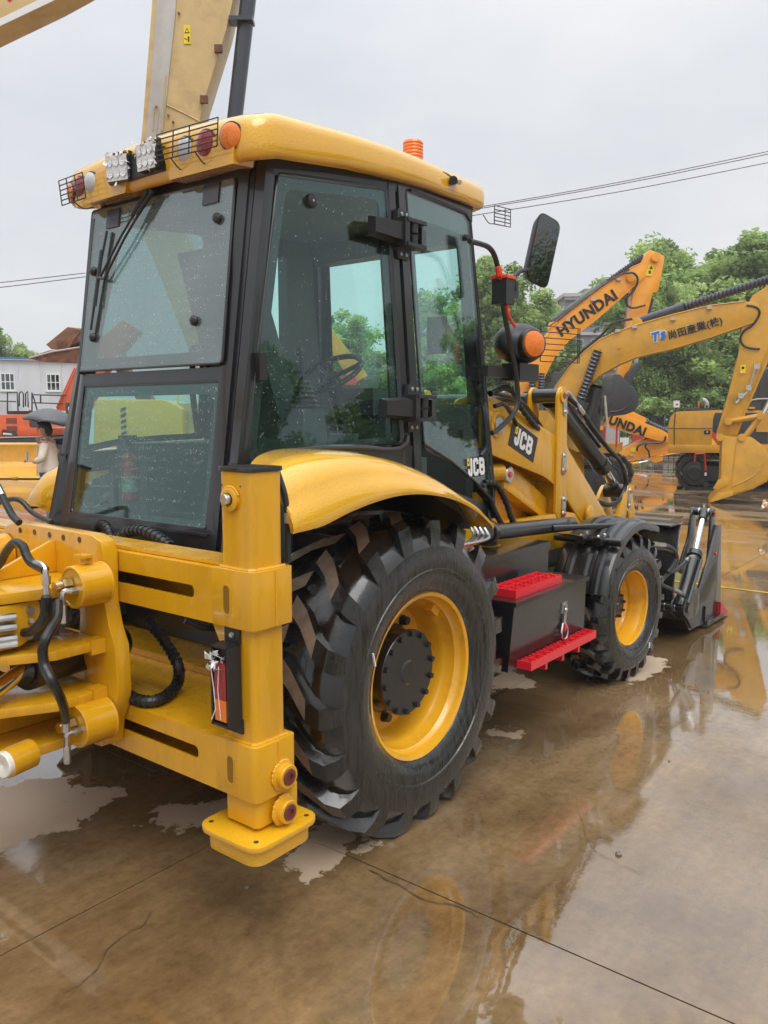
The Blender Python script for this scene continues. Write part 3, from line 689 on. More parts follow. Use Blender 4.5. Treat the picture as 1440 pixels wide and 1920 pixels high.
b = MB('foil'); rn = random.Random(8)
for i in range(26):
    p = Vector((1.705+rn.uniform(-.004, .012), 2.045+rn.uniform(-.03, .035), 0.99+rn.uniform(-.02, .03))); s_ = 0.02
    b.face([p+Vector((rn.uniform(-s_, s_), rn.uniform(-s_, s_), rn.uniform(-s_, s_))) for _ in range(3)])
b.tube([(1.709, 2.07, 0.98), (1.708, 2.055, 0.90), (1.709, 2.05, 0.83), (1.707, 2.07, 0.79)], 0.0018, 5); b.tube([(1.709, 2.03, 0.98), (1.708, 2.035, 0.9), (1.709, 2.025, 0.8)], 0.0014, 5)
put('plastic_wrap', b, tb)
bm_s = bolt_mesh('steel', 0.008, 0.008)
for z in (1.072, 0.76):
    o = put('bolt', bm_s, tb); o.location = Vector((1.775, 2.035, z))-POS[tb.name]; o.rotation_euler = (0, 0, R(-90))
# --- carriage plate and king post of the backhoe
b = MB('paint_yellow')
out = [(3.391, 1.301), (3.355, 1.338), (3.274, 1.358), (2.727, 1.354), (2.666, 1.334), (2.649, 1.288), (2.655, 1.106), (2.633, 1.018), (2.598, 0.943), (2.592, 0.771), (2.610, 0.705), (2.641, 0.656), (2.662, 0.556), (2.716, 0.531), (2.797, 0.526), (2.825, 0.634), (2.794, 0.663), (2.792, 0.823), (2.809, 0.852), (2.838, 0.953), (2.823, 1.040), (2.837, 1.101), (2.899, 1.122), (3.130, 1.104), (3.439, 1.069)]
b.yz(out, 1.70, 1.762, 0.006)
cp = put('carriage_plate', b, bh)
for q in [(1.700, 3.242, 1.327), (1.700, 3.129, 1.329), (1.700, 3.016, 1.328), (1.700, 2.916, 1.327), (1.700, 2.804, 1.329)]:
    b = MB('joint_mud'); b.cyl((1.7, q[1], q[2]), (1.6985, q[1], q[2]), 0.012, n=14); put('bolt_hole', b, cp)
def boss(at, r, l, nm='clamp_cylinder', fit=True):
    b = MB('paint_yellow'); x, y, z = at
    b.lathe([(r*1.02, 0), (r*1.02, 0.004), (r, 0.006), (r, l-0.004), (r-0.004, l), (r-0.010, l), (r-0.012, l-0.004), (0.001, l-0.004)], (x, y, z), (-1, 0, 0), 40)
    o = put(nm, b, cp)
    if fit:
        b = MB('brass'); X_ = x-l
        b.cyl((X_, y+0.01, z+0.012), (X_-0.035, y+0.01, z+0.012), 0.026, n=6); b.cyl((X_-0.035, y+0.01, z+0.012), (X_-0.06, y+0.01, z+0.01), 0.02, n=12)
        b.m('steel'); b.cyl((X_+0.004, y-0.03, z-0.005), (X_-0.02, y-0.03, z-0.005), 0.014, n=6); b.tube(smooth([(X_-0.015, y-0.03, z-0.005), (X_-0.045, y-0.025, z-0.005), (X_-0.05, y-0.024, z-0.035), (X_-0.05, y-0.024, z-0.09)], 4), 0.010, 8)
        b.cyl((X_-0.05, y-0.024, z-0.05), (X_-0.05, y-0.024, z-0.115), 0.0135, n=10)
        put('hose_fitting', b, o)
    return o
boss((1.695, 2.655, 1.185), 0.078, 0.125); boss((1.695, 2.665, 0.665), 0.080, 0.13); boss((1.695, 3.36, 1.225), 0.080, 0.13, fit=False)
b = MB('paint_yellow')
for (y, z) in ((2.655, 1.268), (3.36, 1.31)):
    b.box((1.62, y-0.018, z), (1.65, y+0.018, z+0.022), 0.003); b.box((1.60, y-0.03, z+0.02), (1.64, y+0.03, z+0.03), 0.002)
put('grease_cap', b, cp)
# horizontal brackets (xy outlines)
def brk(name, pts, z0, z1, bev=0.006):
    b = MB('paint_yellow'); b.xy(pts, z0, z1, bev); return put(name, b, cp)
brk('top_king_plate', [(1.70, 2.70), (1.55, 2.705), (1.15, 2.80), (1.05, 3.1), (1.15, 3.4), (1.70, 3.5)], 1.145, 1.185)
b = MB('paint_yellow'); b.prism([(1.70, 1.187), (1.70, 1.31), (1.68, 1.31), (1.38, 1.187)], lambda a, c: (a, 2.975, c), lambda a, c: (a, 2.995, c), 0.003); put('gusset', b, cp)
for z0, z1 in ((0.930, 0.965), (0.742, 0.777)):
    brk('clevis_plate', [(1.70, 2.68), (1.62, 2.66), (1.50, 2.66), (1.36, 2.74), (1.28, 2.78), (1.18, 2.80), (1.15, 2.95), (1.3, 3.05), (1.70, 3.0)], z0, z1)
    b = MB('paint_yellow'); b.box((1.64, 2.655, z0-0.012), (1.698, 2.715, z1+0.008), 0.006); put('clevis_block', b, cp)
    b = MB('red_cap'); b.cyl((1.20, 2.775, z0+0.005), (1.175, 2.765, z0+0.005), 0.012, n=10); b.cyl((1.205, 2.777, z0+0.005), (1.2, 2.775, z0+0.005), 0.016, n=6); put('grease_nipple_cap', b, cp)
brk('bottom_king_plate', [(1.70, 2.70), (1.56, 2.72), (1.36, 2.72), (1.1, 2.85), (1.05, 3.1), (1.15, 3.4), (1.70, 3.5)], 0.575, 0.615)
b = MB('paint_yellow'); b.prism([(1.70, 0.617), (1.70, 0.74), (1.2, 0.617)], lambda a, c: (a, 2.93, c), lambda a, c: (a, 2.955, c), 0.003); put('gusset', b, cp)
# roller with nylon face
b = MB('paint_yellow'); b.cyl((1.42, 2.72, 0.60), (1.32, 2.70, 0.60), 0.052, n=28); b.m('nylon'); b.lathe([(0.046, 0), (0.046, 0.016), (0.042, 0.020), (0.012, 0.017), (0.001, 0.010)], (1.32, 2.70, 0.60), (-1, -0.2, 0), 28); put('wear_roller', b, cp, label='yellow stub with white nylon wear pad')
# king post, slew cylinder, chrome rod and valve block
b = MB('paint_yellow'); b.cyl((1.32, 3.1, 0.60), (1.32, 3.1, 1.15), 0.10, n=24); b.cyl((1.0, 3.05, 0.66), (1.0, 3.05, 1.12), 0.075, n=20)
for z_ in (0.72, 0.98): b.xy(rpoly([(1.28, 2.98), (1.28, 3.22), (1.0, 3.18), (0.9, 3.05), (1.0, 2.94)], 0.05), z_, z_+0.08, 0.006)
put('king_post', b, cp)
b = MB('paint_yellow'); b.loft([[Vector(p)+Vector(o) for o in ((-s_, 0.1, -s_), (-s_, -0.1, -s_), (s_, -0.1, s_), (s_, 0.1, s_))] for p, s_ in (((1.02, 3.10, 0.90), 0.10), ((0.80, 3.25, 1.5), 0.15), ((0.62, 3.45, 2.3), 0.15), ((0.55, 3.65, 3.1), 0.09))], caps=True); put('backhoe_boom', b, bh)
b = MB('paint_black'); b.cyl((0.84, 3.05, 0.98), (0.62, 3.22, 1.9), 0.055, n=16); put('boom_cylinder', b, bh)
b = MB('paint_black'); b.cyl((1.50, 2.835, 0.872), (1.95, 2.95, 0.85), 0.072, n=26); b.cyl((1.475, 2.828, 0.873), (1.52, 2.84, 0.871), 0.079, n=26); b.cyl((1.465, 2.826, 0.874), (1.476, 2.829, 0.873), 0.055, n=20); cy = put('slew_cylinder', b, bh)
b = MB('chrome'); b.cyl((1.16, 2.715, 0.80), (1.47, 2.826, 0.874), 0.030, n=18); put('piston_rod', b, cy)
b = MB('paint_yellow'); b.prism(rpoly([(1.30, 0.985), (1.42, 0.985), (1.50, 1.03), (1.50, 1.14), (1.30, 1.14)], 0.015), lambda a, c: (a, 2.75, c), lambda a, c: (a, 2.78, c), 0.003)
vp = put('valve_plate', b, cp)
b = MB('steel')
for z, l in ((1.10, 0.3), (1.065, 0.34), (1.025, 0.32), (1.005, 0.24)):
    b.cyl((1.40, 2.735, z), (1.40-l, 2.80, z+0.01), 0.014, n=8); b.cyl((1.33, 2.75, z), (1.29, 2.76, z), 0.021, n=6); b.cyl((1.22, 2.775, z), (1.17, 2.785, z), 0.022, n=6)
for (x, z) in ((1.46, 1.11), (1.45, 1.02)): b.cyl((x, 2.75, z), (x, 2.735, z), 0.014, n=12)
put('hose_fitting', b, vp)
b = MB('interior'); b.box((1.05, 2.84, 0.97), (1.62, 3.0, 1.14), 0.01); put('valve_block', b, vp)
def hose(path, r, name='hydraulic_hose', par=bh, k=7, spiral=False):
    b = MB('hose'); P = smooth(path, k); b.tube(P, r, 10)
    if spiral:
        for i in range(0, len(P)-1, 2): b.tube([P[i], P[i].lerp(P[i+1], 0.55)], r*1.16, 10)
    return put(name, b, par)
hose([(1.460, 3.114, 1.199), (1.460, 2.966, 1.243), (1.460, 2.892, 1.306), (1.460, 2.831, 1.344), (1.460, 2.776, 1.338), (1.460, 2.750, 1.306), (1.460, 2.716, 1.283)] + [(1.46, 2.63, 1.268)], 0.016)
b = MB('steel'); p = [Vector(q) for q in [(1.460, 2.723, 1.284), (1.460, 2.666, 1.287), (1.460, 2.635, 1.277), (1.460, 2.628, 1.248), (1.460, 2.631, 1.169)]]; b.tube(smooth(p, 4), 0.011, 8); b.cyl(p[3], p[3]+Vector((0, 0, -0.03)), 0.016, n=6); b.cyl(p[4]+Vector((0, 0, 0.035)), p[4], 0.0145, n=10); put('hose_fitting', b, bh)
hose([(1.430, 2.577, 1.189), (1.430, 2.588, 1.137), (1.430, 2.609, 1.103), (1.430, 2.646, 1.074), (1.430, 2.691, 1.048), (1.430, 2.736, 1.036)], 0.017)
b = MB('steel'); b.cyl((1.460, 2.786, 1.020), (1.460, 2.822, 1.031), 0.019, n=8); b.tube(smooth([(1.460, 2.822, 1.031), (1.460, 2.794, 1.052), (1.460, 2.752, 1.066), (1.460, 2.736, 1.073)], 3), 0.010, 8); put('hose_fitting', b, bh)
hose([(1.490, 2.609, 1.151)] + [(1.440, 2.533, 1.116)] + [(1.380, 2.467, 1.103)] + [(1.340, 2.434, 1.081), (1.340, 2.454, 1.043), (1.340, 2.446, 0.994), (1.340, 2.405, 0.949)] + [(1.380, 2.435, 0.884)] + [(1.440, 2.514, 0.803)] + [(1.490, 2.597, 0.730)], 0.0165)
b = MB('steel'); b.cyl((1.500, 2.615, 0.727), (1.500, 2.615, 0.679), 0.015, n=10); put('hose_fitting', b, bh)
hose([(1.990, 2.801, 0.953), (1.990, 2.721, 0.910), (1.990, 2.654, 0.855)] + [(1.978, 2.590, 0.800)] + [(1.994, 2.621, 0.728), (1.894, 2.542, 0.728), (1.817, 2.515, 0.728), (1.776, 2.557, 0.728), (1.787, 2.658, 0.728)] + [(1.799, 2.736, 0.760)] + [(1.769, 2.747, 0.830)], 0.021, spiral=True)
hose([(1.980, 3.038, 1.254), (1.980, 2.920, 1.311), (1.980, 2.819, 1.333), (1.980, 2.721, 1.320), (1.980, 2.627, 1.286)], 0.020, spiral=True)
hose([Vector(q)+Vector((0.03, 0.02, -0.006)) for q in [(1.980, 3.038, 1.254), (1.980, 2.920, 1.311), (1.980, 2.819, 1.333), (1.980, 2.721, 1.320), (1.980, 2.627, 1.286)]], 0.018)
hose([(1.980, 3.137, 1.256), (1.980, 3.125, 1.316), (1.980, 3.092, 1.335), (1.980, 3.053, 1.322), (1.980, 3.025, 1.274)], 0.019, spiral=True)
hose([(1.600, 3.233, 1.531), (1.600, 3.179, 1.481), (1.600, 3.141, 1.441), (1.600, 3.103, 1.406), (1.600, 3.057, 1.384)], 0.014)
b = MB('steel'); b.cyl((1.600, 3.225, 1.525), (1.600, 3.179, 1.481), 0.017, n=8); put('hose_fitting', b, bh)
hose([(1.85, 3.9, 1.35), (1.87, 3.6, 1.42), (1.9, 3.5, 1.36), (1.9, 3.35, 1.33)], 0.012)

# ------------------------------------------------------------------ wheels
def wheel(name, c, Rt, W_, rr, nlug, front=False, mirror=False, steer=0.0):
    h = W_/2; c = Vector(c)
    sgn = 1 if not mirror else -1
    # rim (outer side is local -y)
    o_ = 0.0
    yr = -h+0.035
    b = MB('paint_rim')
    dd = 0.20 if not front else 0.13      # depth of the disc behind the flange
    prof = [(rr*1.045, yr+0.010), (rr*1.05, yr-0.004), (rr*1.025, yr-0.012), (rr*0.985, yr-0.006), (rr*0.975, yr+0.01), (rr*0.965, yr+0.03), (rr*0.93, yr+0.045), (rr*0.92, yr+0.085), (rr*0.895, yr+0.10), (rr*0.87, yr+0.13), (rr*0.86, yr+dd-0.01), (rr*0.82, yr+dd+0.012), (rr*0.3, yr+dd+0.012), (0.001, yr+dd+0.012)]
    b.lathe([(r, -y) for r, y in prof], (0, 0, 0), (0, -1, 0), 64)
    b.lathe([(rr*1.04, -(h-0.03)), (rr*0.9, -(h-0.1)), (rr*0.88, -0.05), (rr*0.87, 0.02)], (0, 0, 0), (0, -1, 0), 40)
    me = b.mesh('rim'); w = put(name, me, bh); w.location = c-POS[bh.name]; POS[w.name] = Vector((0, 0, 0))
    w.rotation_euler = (0, 0, R(180 if mirror else 0)+steer)
    # tyre carcass
    b = MB('rubber_side')
    k = Rt-rr
    prof = [(rr*1.035, -h+0.028), (rr*1.07, -h+0.012), (rr+k*0.2, -h-0.006), (rr+k*0.30, -h-0.010), (rr+k*0.31, -h-0.016), (rr+k*0.34, -h-0.016), (rr+k*0.35, -h-0.012), (rr+k*0.5, -h-0.014), (rr+k*0.62, -h-0.004)]
    b.lathe([(r, -y) for r, y in prof], (0, 0, 0), (0, -1, 0), 72)
    b.m('rubber')
    prof = [(rr+k*0.62, -h-0.004), (rr+k*0.74, -h+0.018), (rr+k*0.84, -h*0.72), (rr+k*0.875, -h*0.3), (rr+k*0.875, h*0.3), (rr+k*0.84, h*0.72), (rr+k*0.74, h-0.018), (rr+k*0.5, h+0.01), (rr*1.05, h-0.02)]
    b.lathe([(r, -y) for r, y in prof], (0, 0, 0), (0, -1, 0), 72)
    def flat(bmm):
        for v in bmm.verts:
            if v.co.z < -c.z+0.003:
                v.co.z = -c.z+0.003
    flat(b.bm); ty = put('tyre', b, w, ang=40)
    # lugs
    b = MB('rubber'); b.m('rubber_mud'); b.m('rubber_side')
    for side in (-1, 1):
        for i in range(nlug):
            a0 = 2*math.pi*(i + (0.5 if side > 0 else 0))/nlug
            if not front:
                st = [(-0.04, -1.5, 1.0, 0.082), (0.32, 3.0, 1.0, 0.084), (0.70, 11.0, 0.994, 0.086), (0.93, 13.5, 0.968, 0.086), (1.005, 14.5, 0.78, 0.074), (1.03, 15.2, 0.45, 0.05)]
            else:
                st = [(0.10, 0.0, 0.998, 0.058), (0.42, 1.5, 0.998, 0.062), (0.60, 6.5, 0.992, 0.056), (0.92, 8.0, 0.968, 0.060), (1.01, 8.5, 0.82, 0.058), (1.03, 8.8, 0.62, 0.05)]
            sec = []
            for j, (yy, da, rf, wd) in enumerate(st):
                a = a0 + R(da); rad = rr + k*(1-(1-rf)/0.28*0.28) if rf >= 0.9 else rr+k*rf
                if rf >= 0.9: rad = Rt*rf if not front else Rt*rf
                y = side*h*yy
                low = rr+k*(0.80 if not front else 0.86) if j < 4 else rad-0.02
                yl = y if j < 3 else (side*(h*yy-0.03) if j == 3 else side*(h*yy-0.035))
                half = wd*(Rt/0.70)*0.5/rad*(0.9 if j < 4 else 1)
                hb = half*1.3
                def pt(r, an, y_): return Vector((-r*math.sin(an), y_, r*math.cos(an)))
                sec.append([b.bm.verts.new(pt(low, a-hb, yl)), b.bm.verts.new(pt(rad, a-half, y)), b.bm.verts.new(pt(rad, a+half, y)), b.bm.verts.new(pt(low, a+hb, yl))])
            for j in range(len(sec)-1):
                A, B = sec[j], sec[j+1]
                for q in range(3):
                    f = b.bm.faces.new((A[q], A[q+1], B[q+1], B[q])); f.smooth = True
                    f.material_index = (1 if (q == 1 and j < (2 if not front else 2)) else (2 if (q == 1 and j > 3) else 0))
            f = b.bm.faces.new(sec[0]); f.material_index = 0
            f = b.bm.faces.new(sec[-1][::-1]); f.material_index = 0
    flat(b.bm); put('tread_lugs', b, w, ang=25)
    # hub, cover and bolts
    y0 = yr+dd+0.011
    hr, hd = (0.192, 0.135) if not front else (0.085, 0.05)
    b = MB('cab_black'); b.lathe([(hr*1.06, 0), (hr*1.06, 0.02), (hr*0.93, 0.03), (hr*0.93, hd-0.018), (hr, hd-0.016), (hr, hd), (hr*0.985, hd+0.004), (hr*0.3, hd+0.004), (hr*0.25, hd+0.010), (0.001, hd+0.010)], (0, y0, 0), (0, -1, 0), 40); hb_ = put('hub', b, w)
    bm = bolt_mesh('plastic_black', 0.012 if not front else 0.009, 0.018)
    nb = 14 if not front else 8
    for i in range(nb):
        a = 2*math.pi*(i+0.3)/nb; o = put('bolt', bm, w); o.location = (math.cos(a)*hr*0.91, y0-hd-0.002, math.sin(a)*hr*0.91)
    bm2 = bolt_mesh('plastic_black', 0.020 if not front else 0.012, 0.035)
    for i in range(10):
        a = 2*math.pi*(i+0.5)/10; o = put('wheel_nut', bm2, w); o.location = (math.cos(a)*hr*1.22, y0-0.0, math.sin(a)*hr*1.22)
    if not front:
        b = MB('paint_rim'); b.box((-0.03, yr+0.06, 0), (0.03, yr+0.10, 0.05), 0.004, Matrix.Rotation(R(38), 4, 'Y') @ Matrix.Translation((0, 0, rr*0.83))); put('valve_guard', b, w)
        b = MB('white_print'); 
        a = R(66); b.box((-0.003, -h-0.0175, -0.028), (0.003, -h-0.010, 0.028), 0, Matrix.Translation((-0.43*math.sin(a)*1.0, 0, 0.43*math.cos(a))) @ Matrix.Rotation(R(-14), 4, 'Y')); put('bar_code_sticker', b, w)
    else:
        b = MB('white_print'); b.box((-0.008, -h-0.017, -0.02), (0.008, -h-0.010, 0.02), 0.004, Matrix.Translation((0.22, 0, -0.30))); put('sticker', b, w)
    return w
wheel('rear_wheel', (2.83, 2.205, 0.665), 0.708, 0.46, 0.357, 19)
wheel('rear_wheel', (2.83, 2*YC-2.205, 0.665), 0.708, 0.46, 0.357, 19, mirror=True)
wheel('front_wheel', (5.33, 2.165, 0.495), 0.515, 0.32, 0.25, 22, front=True, steer=R(-4))
wheel('front_wheel', (5.33, 2*YC-2.165, 0.495), 0.515, 0.32, 0.25, 22, front=True, mirror=True, steer=R(-4))
b = MB('paint_black'); b.cyl((5.33, 2.3, 0.5), (5.33, 3.9, 0.5), 0.10, n=16); b.box((5.2, 2.6, 0.45), (5.46, 3.6, 0.72), 0.03); put('front_axle', b, bh)

# ------------------------------------------------------------------ rear fenders
def fender(mirror):
    top = [(1.957, 1.56), (1.965, 1.60), (2.08, 1.645), (2.27, 1.665), (2.47, 1.655), (2.68, 1.615), (2.90, 1.545), (3.08, 1.46), (3.20, 1.39), (3.275, 1.32), (3.29, 1.285)]
    low = [(1.957, 1.40), (1.98, 1.402), (2.11, 1.412), (2.25, 1.445), (2.41, 1.472), (2.58, 1.484), (2.76, 1.472), (2.96, 1.432), (3.14, 1.365), (3.25, 1.30), (3.285, 1.272)]
    if mirror:      # the far fender droops at its rear end
        top = [(2.27, 1.33), (2.275, 1.40), (2.33, 1.49), (2.44, 1.55), (2.55, 1.59)] + top[5:]
        low = [(2.27, 1.29), (2.28, 1.285), (2.34, 1.285), (2.44, 1.30), (2.55, 1.36)] + low[5:]
    rings = []
    T = smooth([(x, 0, z) for x, z in top], 4); L_ = smooth([(x, 0, z) for x, z in low], 4)
    n = len(T)
    for i, (t, l) in enumerate(zip(T, L_)):
        e = min(1, i/8, (n-1-i)/7) ; e = 0.25+0.75*e
        H = t.z-l.z
        yi = 2.16+0.24*min(1, i/14)
        ring = [(t.x+0.08, yi, t.z-0.06*(1-e)-0.02), (t.x+0.05, yi-0.02, t.z-0.03*(1-e)+0.0), (t.x+0.02, 2.13, t.z-0.015*(1-e)), (t.x, 2.10, t.z-0.003), (t.x, 2.03, t.z-H*0.07),
                (t.x*0.8+l.x*0.2, 1.985, t.z-H*0.22), (t.x*0.6+l.x*0.4, 1.962, t.z-H*0.40), (t.x*0.45+l.x*0.55, 1.957, t.z-H*0.50), (t.x*0.3+l.x*0.7, 1.938, t.z-H*0.60), (t.x*0.15+l.x*0.85, 1.925, t.z-H*0.80),
                (l.x, 1.922, l.z+0.012), (l.x, 1.926, l.z), (l.x, 1.937, l.z+0.004), (l.x, 1.944, l.z+0.03), (l.x*0.5+t.x*0.5, 1.98, t.z-H*0.35), (t.x, 2.05, t.z-H*0.12-0.012), (t.x+0.02, 2.13, t.z-0.03-0.015*(1-e)), (t.x+0.07, yi-0.005, t.z-0.06-0.06*(1-e))]
        rings.append([Vector(p) for p in ring])
    b = MB('paint_yellow_wet'); b.loft(rings, closed=True, caps=True)
    if mirror:
        for v in b.bm.verts: v.co.y = 2*YC - v.co.y
    f = put('rear_fender', b, bh, ang=50)
    b = MB('plastic_black')
    b.loft([[Vector((3.22, 2.02, 1.30)), Vector((3.10, 2.0, 1.40)), Vector((2.9, 2.0, 1.49)), Vector((2.9, 2.42, 1.50)), Vector((3.12, 2.42, 1.40)), Vector((3.27, 2.42, 1.26))], [Vector((3.24, 2.02, 1.27)), Vector((3.10, 2.0, 1.36)), Vector((2.9, 2.0, 1.45)), Vector((2.9, 2.42, 1.46)), Vector((3.12, 2.42, 1.36)), Vector((3.29, 2.42, 1.22))]], caps=True)
    if mirror:
        for v in b.bm.verts: v.co.y = 2*YC - v.co.y
    put('fender_liner', b, f)
    b = MB('interior'); b.box((2.45, 2.46, 0.75), (3.5, 2.50, 1.58)); 
    if mirror:
        for v in b.bm.verts: v.co.y = 2*YC - v.co.y
    put('inner_panel', b, f)
fender(False); fender(True)

# ------------------------------------------------------------------ cab
def XR(z): return 2.143+(z-1.27)*0.157
def YG(z): return 2.585+(z-1.3)*0.022
def RO(z): return Vector((2.19+(z-1.575)*0.215, 2.46+(z-1.575)*0.065, z))
def HP(z): return Vector((3.24, 2.36+(z-1.64)*0.08, z))
def FP(z): return Vector((4.12-(z-1.3)*0.093, 2.42+(z-1.3)*0.06, z))
def mirror_bm(b):
    for v in b.bm.verts: v.co.y = 2*YC-v.co.y
b = MB('cab_black')
# rear corner pillars with a groove
def zr(a, c, n): return [a+(c-a)*i/(n-1) for i in range(n)]
for mir in (0, 1):
    k = MB('cab_black')
    rings = []
    for z in zr(1.25, 2.84, 7):
        A = Vector((XR(z), YG(z), z)); C = RO(z); d = C-A; nrm = Vector((-0.72, -0.69, 0))
        rings.append([A+Vector((0.05, 0.0, 0)), A+Vector((-0.012, 0.012, 0)), A+Vector((-0.014, -0.01, 0)), A+d*0.36+nrm*0.012, A+d*0.42-nrm*0.006, A+d*0.58-nrm*0.006, A+d*0.64+nrm*0.014, C+nrm*0.012, C+Vector((0.03, -0.012, 0)), C+Vector((0.065, -0.002, 0)), C+Vector((0.065, 0.035, 0))])
    b.loft([[Vector((p.x, 2*YC-p.y if mir else p.y, p.z)) for p in r] for r in rings], caps=True)
    # hinge pillar
    rings = []
    for z in zr(1.3, 2.91, 5):
        H = HP(z); rings.append([H+Vector((-0.085, 0.01, 0)), H+Vector((-0.075, -0.006, 0)), H+Vector((-0.035, -0.010, 0)), H+Vector((-0.03, 0.004, 0)), H+Vector((-0.012, 0.004, 0)), H+Vector((-0.008, -0.012, 0)), H+Vector((0.05, -0.012, 0)), H+Vector((0.056, 0.006, 0)), H+Vector((0.05, 0.07, 0)), H+Vector((-0.08, 0.07, 0))])
    b.loft([[Vector((p.x, 2*YC-p.y if mir else p.y, p.z)) for p in r] for r in rings], caps=True)
    # front pillar, sill, header
    def fy(p): return Vector((p.x, 2*YC-p.y if mir else p.y, p.z))
    rings = []
    for z in zr(1.2, 2.95, 4):
        F = FP(z); rings.append([fy(F+Vector(o)) for o in ((-0.05, 0.012, 0), (-0.03, 0.0, 0), (0.02, 0.0, 0), (0.03, 0.02, 0), (0.03, 0.07, 0), (-0.05, 0.07, 0))])
    b.loft(rings, caps=True)
    def rail(p, q, w, h):
        p, q = Vector(p), Vector(q)
        b.loft([[fy(r+Vector((0, -0.0, -h/2))), fy(r+Vector((0, -0.004, h/2))), fy(r+Vector((0, w, h/2))), fy(r+Vector((0, w, -h/2)))] for r in (p, q)], caps=True)
    rail(RO(2.84)+Vector((0, -0.01, 0.0)), HP(2.915)+Vector((0, -0.010, 0.0)), 0.08, 0.11); rail(HP(2.915)+Vector((0, -0.01, 0)), FP(2.945)+Vector((0.02, -0.008, 0)), 0.08, 0.11)
    rail(RO(1.56), HP(1.60), 0.05, 0.10); rail(HP(1.45)+Vector((0, 0.02, 0)), FP(1.22)+Vector((0, 0.02, 0)), 0.05, 0.10)
# rear cross members
def rear_bar(z0, z1, y0, y1, proud, dp=0.05, bev=0.006):
    P = []
    for z in (z0, z1):
        x = XR(z)-proud; P += [(x, y0, z), (x+dp, y0, z), (x+dp, y1, z), (x, y1, z)]
    b.hexa(P, bev)
rear_bar(1.245, 1.335, 2.57, 3.63, 0.012); rear_bar(1.94, 1.995, 2.59, 3.61, 0.012); rear_bar(2.72, 2.86, 2.60, 3.60, 0.004, 0.12)
rear_bar(1.31, 1.322, 2.58, 3.62, 0.022, 0.03, 0.003); rear_bar(1.335, 1.94, 3.598, 3.63, 0.0); rear_bar(1.335, 1.94, 2.565, 2.60, 0.0)
rear_bar(1.995, 2.74, 3.612, 3.632, 0.03, 0.06); 
for y in (2.75, 3.45): rear_bar(2.675, 2.76, y-0.05, y+0.05, 0.035, 0.05, 0.012)
b.box((3.98, 2.55, 2.88), (4.06, 3.65, 3.0)); b.box((4.08, 2.50, 1.1), (4.16, 3.7, 1.35), 0.01)
cab = put('cab', b, bh)
b = MB('interior'); b.box((3.70, 3.66, 1.2), (3.99, 3.74, 2.88)); b.box((3.90, 2.6, 2.74), (4.02, 3.62, 2.86)); b.box((2.2, 2.50, 1.16), (4.1, 3.70, 1.20)); b.box((2.45, 2.58, 2.86), (4.0, 3.62, 2.90)); put('floor_and_headliner', b, cab)

def pane(name, pts, gm, frit, thick=0.006, rad=0.02, inrad=0.05, proud=0.0, par=None):
    P = [Vector(p) for p in pts]; c = sum(P, Vector())/len(P)
    nrm = Vector()
    for i in range(len(P)): nrm += (P[i]-c).cross(P[(i+1) % len(P)]-c)
    nrm.normalize()
    ex = (P[1]-P[0]); ex = (ex-nrm*ex.dot(nrm)).normalized(); ey = nrm.cross(ex)
    q = [((p-c).dot(ex), (p-c).dot(ey)) for p in P]; hh = [(p-c).dot(nrm) for p in P]
    n = len(q)
    w = frit if isinstance(frit, (list, tuple)) else [frit]*n
    def inset(q, w):
        L_ = []
        for i in range(n):
            a, b_ = Vector(q[i]), Vector(q[(i+1) % n]); d = (b_-a).normalized(); nn = Vector((-d.y, d.x)); L_.append((a+nn*w[i], d))
        out = []
        for i in range(n):
            (a, d), (e, f) = L_[i-1], L_[i]; den = d.x*f.y-d.y*f.x
            if abs(den) < 1e-3: out.append(tuple(e)); continue
            t = ((e.x-a.x)*f.y-(e.y-a.y)*f.x)/den; out.append(tuple(a+d*t))
        return out
    def plane_h(x, y):      # smooth height so slightly twisted panes still meet their frame
        s = sum(1/(1e-4+(x-a)**2+(y-b_)**2) for a, b_ in q); return sum(h/(1e-4+(x-a)**2+(y-b_)**2) for (a, b_), h in zip(q, hh))/s
    def w3(a, o): return c+ex*a[0]+ey*a[1]+nrm*(plane_h(*a)*0.6+o)
    qo = rpoly(q, rad, 3); qi = rpoly(inset(q, w), inrad, 3)
    g = MB(gm); g.prism(qo, lambda a, b_: w3((a, b_), proud), lambda a, b_: w3((a, b_), proud+thick))
    po = put(name, g, par or cab)
    f = MB('frit'); o_ = [f.bm.verts.new(w3(a, proud-0.002)) for a in qo]; i_ = [f.bm.verts.new(w3(a, proud-0.002)) for a in qi]
    o2 = [f.bm.verts.new(w3(a, proud-0.004)) for a in qo]; i2 = [f.bm.verts.new(w3(a, proud-0.004)) for a in qi]
    m_ = len(qo); fs = []
    for i in range(m_):
        j = (i+1) % m_
        fs += [f.bm.faces.new((o_[i], o_[j], i_[j], i_[i])), f.bm.faces.new((o2[j], o2[i], i2[i], i2[j])), f.bm.faces.new((i_[i], i_[j], i2[j], i2[i]))]
    f._fin(fs); put('dark_border', f, po)
    e = MB('cab_black'); ring = [w3(a, proud+thick*0.4) for a in qo]; e.tube(ring+[ring[0]], 0.006, 6, caps=False); put('edge_seal', e, po)
    return po
def rp(y, z, o=0.0): return (XR(z)-o, y, z)
